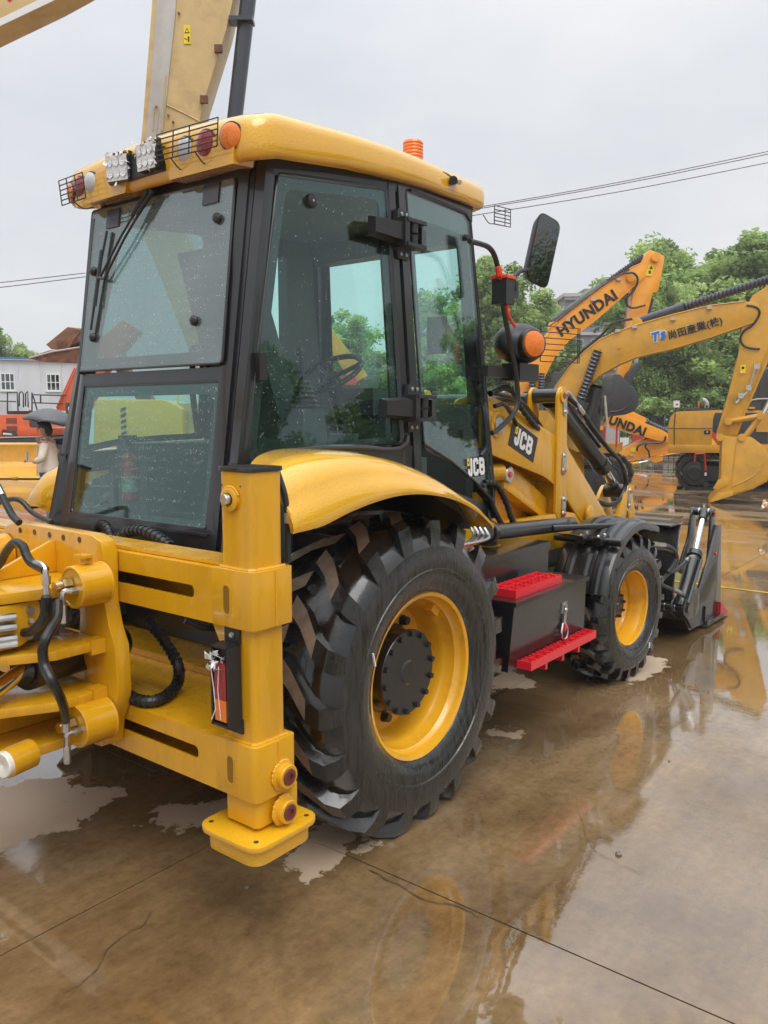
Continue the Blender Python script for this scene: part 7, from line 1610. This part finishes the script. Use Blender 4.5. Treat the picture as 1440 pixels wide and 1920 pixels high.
# --- 8: orange excavator by the white building, with the railing on its deck
ox = yroot('excavator', 'orange-red excavator with a black deck railing in front of the white building', 'excavator', -11.4, 27.2, 'excavators parked in the yard')
b = MB('exc_red'); b.xz(rpoly([(-14.900, 1.060), (-14.858, 1.683), (-12.487, 1.800), (-11.204, 1.817), (-11.190, 1.431), (-10.718, 1.397), (-10.697, 1.128)], 0.05), 26.0, 28.6, 0.04); ub = put('upper_body', b, ox)
b = MB('dark_grey')
for r in range(2):
    for i in range(4): b.box((-11.96, 25.985, 1.29+0.25*r+0.045*i), (-11.62, 26.0, 1.31+0.25*r+0.045*i))
b.xz([(-14.907, 0.959), (-11.175, 1.060), (-10.765, 1.128), (-10.702, 1.026), (-11.012, 0.925), (-14.914, 0.858)], 25.8, 28.6); b.xz([(-11.223, 1.766), (-10.808, 1.632), (-10.818, 1.431), (-11.224, 1.431)], 25.98, 26.2)
put('louvres_and_skirt', b, ub)
b = MB('dark_grey'); b.xz([(-12.134, 1.161), (-12.090, 1.347), (-11.671, 1.279), (-11.610, 1.161)], 25.975, 25.99); b.m('white_print'); b.xz([(-12.083, 1.178), (-12.062, 1.246), (-11.810, 1.212), (-11.779, 1.170)], 25.97, 25.976); put('model_plate', b, ub)
b = MB('track_black')
def V26(x, y): return None
for path in ([(-12.003, 26.200, 1.834), (-11.967, 26.200, 2.507), (-11.661, 26.200, 2.524), (-11.660, 26.200, 1.901)], [(-11.617, 26.200, 2.070), (-11.595, 26.200, 2.473), (-11.524, 26.200, 2.540), (-11.460, 26.200, 2.473), (-11.483, 26.200, 2.036)], [(-11.413, 26.200, 2.070), (-11.392, 26.200, 2.473), (-11.321, 26.200, 2.540), (-11.330, 26.200, 2.036)], [(-11.216, 26.200, 1.935), (-11.187, 26.200, 2.507)], [(-11.190, 26.200, 2.440), (-10.090, 26.200, 2.406)], [(-12.219, 26.200, 2.238), (-11.711, 26.200, 2.221)], [(-11.203, 26.200, 2.188), (-10.220, 26.200, 2.154)], [(-10.919, 26.200, 2.440), (-10.931, 26.200, 2.188)], [(-11.158, 26.200, 2.406), (-11.046, 26.200, 1.935)]): b.tube(path, 0.022, 6)
b.box(Vector((-11.958, 26.100, 1.817)), Vector((-11.000, 27.800, 1.925))); put('deck_railing', b, ub)
b = MB('exc_red'); b.cyl((-11.271, 26.200, 1.851), (-11.265, 26.200, 1.969), 0.05, n=10); put('filler_neck', b, ub)
boom = boom_box(ox, 'boom', 'exc_red', [(-10.508, 1.936), (-10.174, 2.526), (-9.838, 3.198), (-9.558, 3.782), (-8.251, 4.776), (-7.758, 4.446), (-8.817, 3.282), (-9.553, 1.936)], 26.6, 0.6)
b = MB('steel'); b.tube([(-9.938, 26.200, 2.019), (-9.635, 26.200, 3.109)], 0.05, 8); b.m('exc_red'); b.tube([(-10.450, 26.250, 2.020), (-10.151, 26.250, 2.609), (-9.815, 26.250, 3.279)], 0.03, 6); put('boom_cylinder', b, boom)
b = MB('dark_grey'); b.box(Vector((-10.028, 25.900, 1.600)), Vector((-9.579, 26.400, 2.174)), 0.03); b.m('white_print'); b.box(Vector((-9.938, 25.880, 1.933)), Vector((-9.839, 25.900, 2.050))); b.box(Vector((-9.786, 25.880, 1.933)), Vector((-9.671, 25.900, 2.050))); put('cab_lamp_box', b, ox)
b = MB('dark_grey'); b.box(Vector((-11.294, 26.200, 0.407)), Vector((-9.489, 28.000, 0.822)), 0.05); put('undercarriage', b, ox); tracks(ox, -15.5, -10.9, 25.9, 28.7, 0.9)
# --- 9: rusty bucket raised behind it
rb = yroot('rusty_bucket_arm', 'rust-brown excavator bucket raised above the white building roof', 'excavator bucket', -10.2, 29.5)
b = MB('rust'); b.prism([(-11.406, 4.158), (-10.660, 4.740), (-10.233, 4.652), (-10.250, 4.264), (-10.802, 3.999), (-11.234, 3.999)], lambda a, c: (a, 28.0, c), lambda a, c: (a+0.2, 28.9, c+0.05), 0.02); s_ = put('bucket_side', b, rb)
b = MB('rust'); b.prism([(-12.041, 3.697), (-11.236, 3.946), (-10.259, 4.052), (-9.351, 4.264), (-9.386, 3.377), (-10.283, 3.520), (-11.363, 3.555)], lambda a, c: (a, 27.8, c), lambda a, c: (a+0.3, 29.2, c+0.1), 0.02); put('bucket_floor', b, rb)
b = MB('rust'); b.tube([(-10.694, 28.000, 3.999), (-10.236, 28.000, 4.582)], 0.05, 6); b.m('pale_steel'); b.tube([(-11.879, 27.750, 3.698), (-11.065, 27.750, 3.909), (-10.167, 27.750, 4.049)], 0.03, 6); put('bucket_lip', b, rb)
b = MB('rust'); b.prism([(-9.884, 4.308), (-9.518, 4.308), (-7.226, 1.395), (-7.608, 1.026)], lambda a, c: (a, 28.3, c), lambda a, c: (a, 28.8, c), 0.02); b.box((-9.6, 28.0, 0.0), (-6.5, 31, 1.9), 0.1); put('arm', b, rb)
# --- 10: yellow dozer blade at the left edge
db = yroot('wheel_loader', 'yellow wheel loader bucket at the left edge with its curved back in the puddle', 'wheel loader', -11.6, 23.6, None)
b = MB('exc_yellow'); rings = []
prof = [(-9.863, 0.996), (-9.898, 0.907), (-9.877, 0.727), (-9.829, 0.487), (-9.751, 0.246), (-9.666, 0.125)]
prof = [(23.9, 1.0), (23.7, 0.95), (23.75, 0.72), (23.7, 0.45), (23.45, 0.2), (23.0, 0.06), (22.98, 0.03), (23.5, 0.12), (23.8, 0.40), (23.86, 0.72), (23.86, 0.97)]
def uu_(z, i): return -9.88 + (1.0-z)*0.22
b.loft([[Vector((-13.0, d, z)) for d, z in prof], [Vector((uu_(z, 0), d, z)) for d, z in prof]], caps=True)
b.prism([(23.9, 1.01), (23.7, 1.0), (23.0, 0.03), (23.6, 0.05), (23.9, 0.4)], lambda a, c: (uu_(c, 0), a, c), lambda a, c: (uu_(c, 0)+0.03, a, c))
bl_ = put('bucket', b, db)
b = MB('exc_yellow')
for u_ in (-10.4, -11.05, -12.0): b.box((u_-0.06, 22.9, 0.02), (u_+0.06, 23.1, 0.07), 0.01)
put('bucket_tooth', b, bl_)
b = MB('exc_yellow'); b.box((-14.5, 24.2, 0.5), (-13.2, 26.5, 1.6), 0.1); b.box((-13.3, 23.85, 0.4), (-12.8, 25.2, 0.75), 0.04); put('front_frame', b, db)
b = MB('track_black'); b.lathe([(0.3, -0.2), (0.6, -0.2), (0.65, 0), (0.6, 0.2), (0.3, 0.2)], (-13.7, 24.2, 0.65), (0, 1, 0), 24); put('tyre', b, db)

# ------------------------------------------------------------------ buildings
mat('white_panel', (0.62, 0.64, 0.67), 0.5, var=0.05, vscale=2, dirt=(0.42, 0.42, 0.42), dirtamt=0.4, dirtscale=1.5, stretch=(1, 1, 0.3))
mat('blue_trim', (0.04, 0.19, 0.42), 0.4)
mat('grey_tile', (0.13, 0.14, 0.15), 0.6, var=0.2)
mat('grey_render', (0.20, 0.20, 0.215), 0.8, var=0.15, vscale=1.5)
mat('light_render', (0.42, 0.42, 0.43), 0.8, var=0.1)
mat('curtain', (0.30, 0.33, 0.33), 0.9, var=0.2)
wb = root('white_building', 'white two-storey prefab building with blue roof edge behind the orange excavator', 'building', W(-20, 38.2), RZ+R(22))
def loc(name, b, par): 
    o = put(name, b, None); o.parent = par; o.location = (0, 0, 0); POS[o.name] = Vector((0, 0, 0)); return o
b = MB('white_panel')
for i in range(-2, 14):
    b.box((i*0.95+0.003, 0, 0), (i*0.95+0.947, 5, 4.42), 0.004)
wall = loc('wall', b, wb)
b = MB('blue_trim'); b.box((-2.1, -0.18, 4.43), (13.5, 5.2, 4.50)); b.m('white_panel'); b.box((-2.1, -0.16, 4.38), (13.5, -0.02, 4.425)); loc('roof', b, wb)
def window(x, z, w, h, par, bars=(1, 1)):
    b = MB('white_print'); t = 0.05
    b.box((x, -0.05, z), (x+w, 0.02, z+t)); b.box((x, -0.05, z+h-t), (x+w, 0.02, z+h)); b.box((x, -0.05, z+t), (x+t, 0.02, z+h-t)); b.box((x+w-t, -0.05, z+t), (x+w, 0.02, z+h-t))
    for i in range(1, bars[0]+1): b.box((x+w*i/(bars[0]+1)-0.02, -0.045, z+t), (x+w*i/(bars[0]+1)+0.02, -0.005, z+h-t))
    for i in range(1, bars[1]+1): b.box((x+t, -0.04, z+h*i/(bars[1]+1)-0.02), (x+w-t, -0.006, z+h*i/(bars[1]+1)+0.02))
    b.box((x-0.05, -0.08, z-0.05), (x+w+0.05, 0.0, z-0.003))
    f = loc('window', b, par)
    b = MB('glass_house'); b.box((x+t, -0.02, z+t), (x+w-t, -0.012, z+h-t)); loc('pane', b, f)
    b = MB('curtain')
    for i in range(8): b.box((x+t+(w-2*t)*i/8, -0.008 if i % 2 else -0.006, z+t), (x+t+(w-2*t)*(i+0.8)/8, -0.002, z+h-t))
    loc('curtain', b, f)
for x in (-1.2, 2.05, 4.05, 7.5): window(x, 2.95, 0.62, 0.82, wb, (2, 1))
for x in (0.4, 4.0): window(x, 0.9, 0.8, 1.0, wb)
sh = root('shed', 'low shed with a grey tiled roof left of the orange excavator railing', 'shed', W(-19.2, 33), RZ)
b = MB('white_panel'); b.box((-2, 0, 0), (2.9, 3, 2.35)); loc('wall', b, sh)
b = MB('grey_tile')
for i in range(26): b.hexa([(-2.2+0.2*i, -0.3, 2.32), (-2.01+0.2*i, -0.3, 2.32), (-2.01+0.2*i, 1.6, 3.0), (-2.2+0.2*i, 1.6, 3.0), (-2.17+0.2*i, -0.3, 2.42), (-2.04+0.2*i, -0.3, 2.42), (-2.04+0.2*i, 1.6, 3.1), (-2.17+0.2*i, 1.6, 3.1)])
loc('roof', b, sh)
gb = root('dark_building', 'dark grey office block behind the trees above the orange boom', 'building', W(16.3, 75), RZ)
b = MB('grey_render'); b.box((0, 0, 0), (16, 12, 12.3)); b.box((1.6, -0.3, 12.3), (4.5, 12.2, 13.0)); loc('wall', b, gb)
b = MB('light_render')
for k in range(4): b.box((-0.1, -0.25, 2.75+3.1*k-0.0), (16.1, -0.005, 3.0+3.1*k))
b.box((-0.25, -0.4, 12.31), (1.55, 12.2, 12.6)); loc('floor_band', b, gb)
fr = None
for k in range(4):
    for i in range(8):
        b = None
        if fr is None:
            b = MB('light_render'); b.box((0, -0.08, 0), (1.3, -0.003, 1.7)); fr = loc('window', b, gb); fr.location = (0.4, 0, 0.7)
            b = MB('cab_glass_dark'); b.box((0.07, -0.10, 0.07), (0.62, -0.081, 1.63)); b.box((0.68, -0.10, 0.07), (1.23, -0.081, 1.63)); pn_ = loc('pane', b, fr)
        else:
            o = fr.copy(); COL.objects.link(o); o.parent = gb; o.location = (0.4+1.95*i, 0, 0.7+3.1*k); p_ = pn_.copy(); COL.objects.link(p_); p_.parent = o
pl = root('gate_pillar', 'grey concrete gate pillar behind the folded orange boom', 'pillar', W(8.45, 30.5), RZ)
b = MB('light_render'); b.box((-0.24, -0.24, 0), (0.24, 0.24, 1.5), 0.02); b.box((-0.28, -0.28, 1.5), (0.28, 0.28, 1.58), 0.02); loc('shaft', b, pl)
fn = root('fence', 'dark metal railing fence running right of the concrete pillar', 'fence', W(8.8, 31), RZ)
b = MB('track_black')
b.box((0, -0.02, 0.25), (14, 0.02, 0.30)); b.box((0, -0.02, 1.25), (14, 0.02, 1.30)); loc('rail', b, fn)
br0 = None
for i in range(70):
    if br0 is None: b = MB('track_black'); b.box((-0.012, -0.012, 0.05), (0.012, 0.012, 1.4)); br0 = loc('bar', b, fn)
    else: o = br0.copy(); COL.objects.link(o); o.parent = fn; o.location = (0.2*i, 0, 0)
bd = root('banner', 'dark red printed banner hung on the fence right of the pillar', 'banner', W(9.35, 30.9), RZ)
b = MB('red_paint'); b.box((0, -0.03, 0.35), (0.5, -0.015, 1.15)); b.m('white_print'); b.box((-0.45, -0.03, 0.45), (-0.12, -0.02, 0.95)); loc('sheet', b, bd)
wl_ = root('boundary_wall', 'low grey boundary wall and earth bank at the far side of the yard', 'wall', W(-2, 39), RZ)
b = MB('grey_render'); b.box((-2, 0, 0), (40, 0.3, 0.55), 0.02); loc('masonry', b, wl_)
bx = root('bird_box', 'small pale box on a thin post in front of the trees', 'post box', W(12.43, 35), RZ)
b = MB('white_print'); b.box((-0.11, -0.08, 2.12), (0.11, 0.08, 2.42), 0.01); b.m('red_paint'); b.box((-0.05, -0.085, 2.2), (0.05, -0.08, 2.28)); hb2 = loc('box', b, bx); b = MB('track_black'); b.cyl((0, 0, 0), (0, 0, 2.12), 0.03, n=8); b.box((-0.13, -0.1, 2.42), (0.13, 0.1, 2.45)); loc('post', b, bx)

# ------------------------------------------------------------------ overhead wires
def pole(nm, lab, u, d, h):
    t = root(nm, lab, 'utility pole', W(u, d), RZ, 'utility poles'); b = MB('light_render'); b.tube([(0, 0, 0), (0, 0, h)], 0.15, 10, rs=[0.17, 0.11]); loc('shaft', b, t)
    b = MB('track_black'); b.box((-0.9, -0.05, h-0.5), (0.9, 0.05, h-0.4)); b.box((-0.9, -0.05, h-1.0), (0.9, 0.05, h-0.9)); loc('crossarm', b, t)
pole('utility_pole', 'concrete utility pole carrying the wires beyond the right edge of the photograph', 27, 46, 17.2); pole('utility_pole', 'concrete utility pole carrying the wires beyond the left edge of the photograph', -28, 44, 8.2)
for k, (pts, lab) in enumerate((
    ([(-28.147, 45.000, 8.074), (-20.636, 45.000, 8.858), (-16.028, 45.000, 9.360)], 'upper of two thin overhead wires left of the cab'), ([(-28.164, 45.000, 7.850), (-20.650, 45.000, 8.607), (-16.037, 45.000, 9.165)], 'lower of two thin overhead wires left of the cab'),
    ([(-0.568, 45.000, 11.960), (5.104, 45.000, 12.782), (12.716, 45.000, 14.090), (20.261, 45.000, 15.604), (26.082, 45.000, 16.838)], 'topmost overhead wire crossing the sky right of the roof'), ([(-0.569, 45.000, 11.878), (5.106, 45.000, 12.700), (12.719, 45.000, 13.981), (20.268, 45.000, 15.469), (26.093, 45.000, 16.678)], 'middle overhead wire crossing the sky right of the roof'), ([(-0.569, 45.000, 11.575), (5.110, 45.000, 12.399), (12.733, 45.000, 13.601), (20.292, 45.000, 15.038), (26.128, 45.000, 16.195)], 'lowest overhead wire crossing the sky right of the roof'))):
    pts = [tuple(W(p[0], p[1], p[2])) for p in pts]
    b = MB('black_print'); b.tube(smooth(pts, 6), 0.022, 5); tag(put('overhead_wire', b), lab, 'wire', 'overhead wires')
# left wires continue behind the cab to meet the right ones
# ------------------------------------------------------------------ person under an umbrella
mat('skin', (0.48, 0.27, 0.19), 0.5); mat('hair', (0.012, 0.011, 0.011), 0.5, bump=0.3); mat('shirt', (0.72, 0.62, 0.52), 0.8, var=0.08, vscale=8, bump=0.3, bscale=18)
mat('tee', (0.68, 0.67, 0.65), 0.8); mat('jeans', (0.14, 0.2, 0.28), 0.8, var=0.15); mat('umbrella_cloth', (0.07, 0.072, 0.08), 0.45, coat=0.2, bump=0.1); mat('shoe', (0.03, 0.03, 0.03), 0.5)
def skin_mesh(name, V_, E_, Rr, m_, sub=2):
    me = bpy.data.meshes.new(name); me.from_pydata([Vector(v) for v in V_], E_, [])
    o = bpy.data.objects.new(name, me); COL.objects.link(o)
    md = o.modifiers.new('skin', 'SKIN'); md.use_smooth_shade = True; md.branch_smoothing = 0.6
    sv = me.skin_vertices[0].data
    for i, r in enumerate(Rr):
        sv[i].radius = (r, r) if isinstance(r, (int, float)) else r
        sv[i].use_root = (i == 0)
    s = o.modifiers.new('sub', 'SUBSURF'); s.levels = sub; s.render_levels = sub
    dg = bpy.context.evaluated_depsgraph_get(); dg.update()
    out = bpy.data.meshes.new_from_object(o.evaluated_get(dg)); bpy.data.objects.remove(o)
    out.materials.clear(); out.materials.append(MATS[m_]); out.polygons.foreach_set('use_smooth', [True]*len(out.polygons)); out.name = name
    return out
# local frame: x right in the picture, y away, z up; the person faces left and a little towards the camera
pr = root('person', 'person in a cream shirt looking at a phone under the grey umbrella', 'person', W(-5.34, 13.0), RZ)
def pput(name, me, par=None):
    o = bpy.data.objects.new(name, me); COL.objects.link(o); o.parent = par or pr; POS[o.name] = Vector((0, 0, 0)); return o
Vb = [(0.02, 0, 0.92), (0.02, 0, 1.10), (0.0, 0, 1.28), (-0.01, 0, 1.38), (-0.03, 0, 1.45), (-0.05, -0.01, 1.52), (-0.055, -0.012, 1.58), (-0.05, -0.01, 1.63),
      (0.03, -0.09, 0.84), (0.02, -0.10, 0.48), (0.05, -0.10, 0.10), (-0.10, -0.11, 0.04), (0.03, 0.09, 0.84), (0.0, 0.10, 0.48), (0.03, 0.10, 0.10), (-0.12, 0.11, 0.04),
      (0.02, -0.17, 1.36), (0.0, -0.25, 1.12), (-0.12, -0.22, 1.06), (-0.17, -0.20, 1.08), (0.02, 0.17, 1.36), (0.0, 0.22, 1.12), (-0.10, 0.08, 1.26), (-0.11, 0.03, 1.33)]
Eb = [(0, 1), (1, 2), (2, 3), (3, 4), (4, 5), (5, 6), (6, 7), (0, 8), (8, 9), (9, 10), (10, 11), (0, 12), (12, 13), (13, 14), (14, 15), (3, 16), (16, 17), (17, 18), (18, 19), (3, 20), (20, 21), (21, 22), (22, 23)]
Rb = [(0.11, 0.13), (0.10, 0.13), (0.11, 0.15), (0.09, 0.13), 0.052, (0.062, 0.055), (0.088, 0.072), (0.07, 0.06), 0.085, 0.055, 0.042, 0.035, 0.085, 0.055, 0.042, 0.035, 0.052, 0.04, 0.03, 0.024, 0.052, 0.04, 0.03, 0.024]
body = pput('body', skin_mesh('body', Vb, Eb, Rb, 'skin'))
def hand(at, dirs, palm):
    at = Vector(at); d = Vector(dirs).normalized(); s = Vector(palm).normalized(); n = d.cross(s)
    b = MB('skin'); b.sphere(at+d*0.04, 1, 10, Matrix((d*0.045, s*0.036, n*0.016)).transposed().to_4x4())
    for i in range(4):
        o = at+d*0.075+s*(-0.03+0.02*i); l = (0.06, 0.07, 0.065, 0.05)[i]
        b.tube([o, o+d*l*0.4, o+d*l*0.7+n*0.02, o+d*l*0.72+n*0.045], 0.0085, 6, rs=[0.009, 0.0088, 0.008, 0.006])
    o = at+d*0.03+s*(-0.034); b.tube([o, o-s*0.02+d*0.025+n*0.01, o-s*0.016+d*0.05+n*0.03], 0.010, 6, rs=[0.012, 0.010, 0.007])
    return b
put('hand', hand((-0.17, -0.20, 1.08), (-0.9, 0.1, 0.2), (0.1, 1, 0)), None).parent = pr
put('hand', hand((-0.11, 0.03, 1.33), (-0.2, -0.6, 0.75), (1, 0, 0.2)), None).parent = pr
# clothes
Vs = [(0.02, 0, 0.80), (0.02, 0, 1.0), (0.015, 0, 1.18), (0.0, 0, 1.32), (-0.01, 0, 1.40), (0.02, -0.175, 1.35), (0.0, -0.26, 1.12), (-0.11, -0.225, 1.07), (0.02, 0.175, 1.35), (0.0, 0.23, 1.12), (-0.09, 0.09, 1.25)]
Es = [(0, 1), (1, 2), (2, 3), (3, 4), (3, 5), (5, 6), (6, 7), (3, 8), (8, 9), (9, 10)]
pput('shirt', skin_mesh('shirt', Vs, Es, [(0.16, 0.19), (0.14, 0.18), (0.135, 0.175), (0.12, 0.16), (0.07, 0.08), 0.078, 0.066, 0.052, 0.078, 0.066, 0.052], 'shirt'), pr)
b = MB('tee'); b.hexa([(-0.155, -0.05, 0.82), (-0.10, -0.07, 0.82), (-0.10, 0.05, 0.82), (-0.155, 0.04, 0.82), (-0.135, -0.035, 1.34), (-0.08, -0.05, 1.36), (-0.08, 0.05, 1.36), (-0.135, 0.035, 1.34)], 0.02); o = put('undershirt', b); o.parent = pr
b = MB('shirt'); b.lathe([(0.085, 0), (0.08, 0.03), (0.066, 0.055), (0.06, 0.05)], (-0.025, 0, 1.39), (-0.15, 0, 1), 20); b.tube([(-0.15, -0.06, 1.30), (-0.17, -0.06, 0.84)], 0.012, 6); o = put('shirt_collar', b); o.parent = pr
Vt = [(0.02, 0, 0.88), (0.03, -0.09, 0.80), (0.02, -0.10, 0.48), (0.05, -0.10, 0.09), (0.03, 0.09, 0.80), (0.0, 0.10, 0.48), (0.03, 0.10, 0.09)]
pput('trousers', skin_mesh('trousers', Vt, [(0, 1), (1, 2), (2, 3), (0, 4), (4, 5), (5, 6)], [(0.12, 0.15), 0.10, 0.08, 0.075, 0.10, 0.08, 0.075], 'jeans'), pr)
for y in (-0.105, 0.105): b = MB('shoe'); b.hexa([(-0.2, y-0.045, 0.0), (0.1, y-0.045, 0), (0.1, y+0.045, 0), (-0.2, y+0.045, 0), (-0.16, y-0.035, 0.06), (0.09, y-0.04, 0.10), (0.09, y+0.04, 0.10), (-0.16, y+0.035, 0.06)], 0.02); o = put('shoe', b); o.parent = pr
b = MB('hair'); b.sphere((-0.035, 0, 1.625), 1, 18, Matrix.Diagonal((0.105, 0.088, 0.092, 1)) ); b.sphere((0.02, 0, 1.56), 1, 14, Matrix.Diagonal((0.065, 0.075, 0.09, 1))); b.sphere((-0.105, -0.01, 1.66), 1, 10, Matrix.Diagonal((0.045, 0.06, 0.03, 1))); o = put('hair', b); o.parent = pr
b = MB('skin'); b.tube([(-0.138, -0.01, 1.585), (-0.158, -0.012, 1.55), (-0.138, -0.01, 1.54)], 0.012, 6); b.sphere((-0.02, -0.085, 1.56), 1, 8, Matrix.Diagonal((0.02, 0.012, 0.032, 1)))
b.m('hair'); b.sphere((-0.128, -0.045, 1.588), 0.010, 8); b.sphere((-0.132, 0.03, 1.588), 0.010, 8); b.tube([(-0.125, -0.065, 1.61), (-0.142, -0.03, 1.613)], 0.005, 5); b.m('red_paint'); b.tube([(-0.138, -0.03, 1.515), (-0.142, 0.01, 1.515)], 0.005, 5); o = put('face', b); o.parent = pr
ph = root('phone', 'phone held in the hand of the person under the umbrella', 'phone', W(-5.34, 13.0), RZ)
b = MB('pale_steel'); b.box((-0.26, -0.235, 1.09), (-0.245, -0.165, 1.23), 0.004, None); o = put('handset', b); o.parent = ph
um = root('umbrella', 'dark grey umbrella held over the person in the cream shirt', 'umbrella', W(-5.34, 13.0), RZ)
tl = Matrix.Translation((0.06, 0.0, 1.60)) @ Matrix.Rotation(R(8), 4, 'Y') @ Matrix.Rotation(R(-6), 4, 'X')
b = MB('umbrella_cloth'); rings = []
for j in range(7):
    t = j/6; ring = []
    for i in range(32):
        a = 2*math.pi*i/32; sc = 1-0.06*(abs(math.sin(4*a))**0.7)*t
        ring.append(tl @ Vector((math.cos(a)*0.46*t*sc+0.0, math.sin(a)*0.46*t*sc, 0.30-0.24*t*t + 0.018*t*abs(math.sin(4*a)))))
    rings.append(ring)
b.loft(rings, closed=True); o = put('canopy', b, ang=60); o.parent = um
sm = o.modifiers.new('thickness', 'SOLIDIFY'); sm.thickness = 0.003
b = MB('steel')
for i in range(8):
    a = 2*math.pi*i/8; b.tube([tl @ Vector((math.cos(a)*0.46*t, math.sin(a)*0.46*t, 0.292-0.24*t*t)) for t in (0.02, 0.35, 0.7, 1.0)], 0.004, 5)
b.tube([tl @ Vector((0, 0, 0.30)), tl @ Vector((0, 0, 0.1)), (-0.10, 0.02, 1.36)], 0.007, 6); b.m('plastic_black'); b.tube([(-0.10, 0.02, 1.40), (-0.125, 0.025, 1.28)], 0.014, 8); o = put('ribs_and_shaft', b); o.parent = um
# ------------------------------------------------------------------ dog at the right edge
mat('fur', (0.55, 0.38, 0.22), 0.9, var=0.25, vscale=30, bump=0.6, bscale=90); mat('fur_white', (0.75, 0.70, 0.62), 0.9, bump=0.5, bscale=90)
dg_ = root('dog', 'small tan dog with a pale muzzle at the right edge of the yard', 'dog', W(6.22, 13.0), RZ)
Vd = [(0.30, 0, 0.24), (0.14, 0, 0.25), (0.02, 0, 0.25), (-0.06, -0.01, 0.32), (-0.10, -0.02, 0.37), (-0.14, -0.05, 0.36), (-0.19, -0.08, 0.34),
      (0.02, -0.06, 0.18), (0.02, -0.06, 0.08), (0.0, -0.065, 0.02), (0.02, 0.06, 0.18), (0.02, 0.06, 0.08), (0.0, 0.065, 0.02), (0.30, -0.06, 0.19), (0.34, -0.065, 0.09), (0.31, -0.065, 0.02), (0.30, 0.06, 0.19), (0.34, 0.065, 0.09), (0.31, 0.065, 0.02), (0.38, 0, 0.30), (0.42, 0, 0.38)]
Ed = [(0, 1), (1, 2), (2, 3), (3, 4), (4, 5), (5, 6), (2, 7), (7, 8), (8, 9), (2, 10), (10, 11), (11, 12), (0, 13), (13, 14), (14, 15), (0, 16), (16, 17), (17, 18), (0, 19), (19, 20)]
Rd = [0.085, 0.085, 0.095, 0.065, 0.07, 0.06, 0.032, 0.042, 0.026, 0.024, 0.042, 0.026, 0.024, 0.05, 0.026, 0.024, 0.05, 0.026, 0.024, 0.03, 0.022]
o = bpy.data.objects.new('body', skin_mesh('body', Vd, Ed, Rd, 'fur')); COL.objects.link(o); o.parent = dg_
b = MB('fur'); b.sphere((-0.08, -0.09, 0.40), 1, 8, Matrix.Diagonal((0.035, 0.015, 0.05, 1))); b.sphere((-0.10, 0.055, 0.40), 1, 8, Matrix.Diagonal((0.035, 0.015, 0.05, 1))); o = put('ears', b); o.parent = dg_
b = MB('fur_white'); b.sphere((-0.19, -0.08, 0.335), 1, 8, Matrix.Diagonal((0.035, 0.035, 0.03, 1))); b.m('black_print'); b.sphere((-0.222, -0.098, 0.348), 0.012, 8); b.sphere((-0.165, -0.105, 0.385), 0.010, 8); b.sphere((-0.185, -0.03, 0.385), 0.010, 8); o = put('muzzle', b); o.parent = dg_
# ------------------------------------------------------------------ thin rain haze over the yard
mh = bpy.data.materials.new('haze'); mh.use_nodes = True; hn = mh.node_tree.nodes; hn.clear()
ho = hn.new('ShaderNodeOutputMaterial'); hv = hn.new('ShaderNodeVolumePrincipled')
hv.inputs['Color'].default_value = (0.93, 0.95, 0.97, 1); hv.inputs['Density'].default_value = 0.0014; hv.inputs['Anisotropy'].default_value = 0.2
mh.node_tree.links.new(hv.outputs[0], ho.inputs['Volume']); MATS['haze'] = mh
b = MB('haze'); b.box((-320, -320, -1.2), (420, 420, 19.0)); hz = put('haze', b); hz['kind'] = 'stuff'
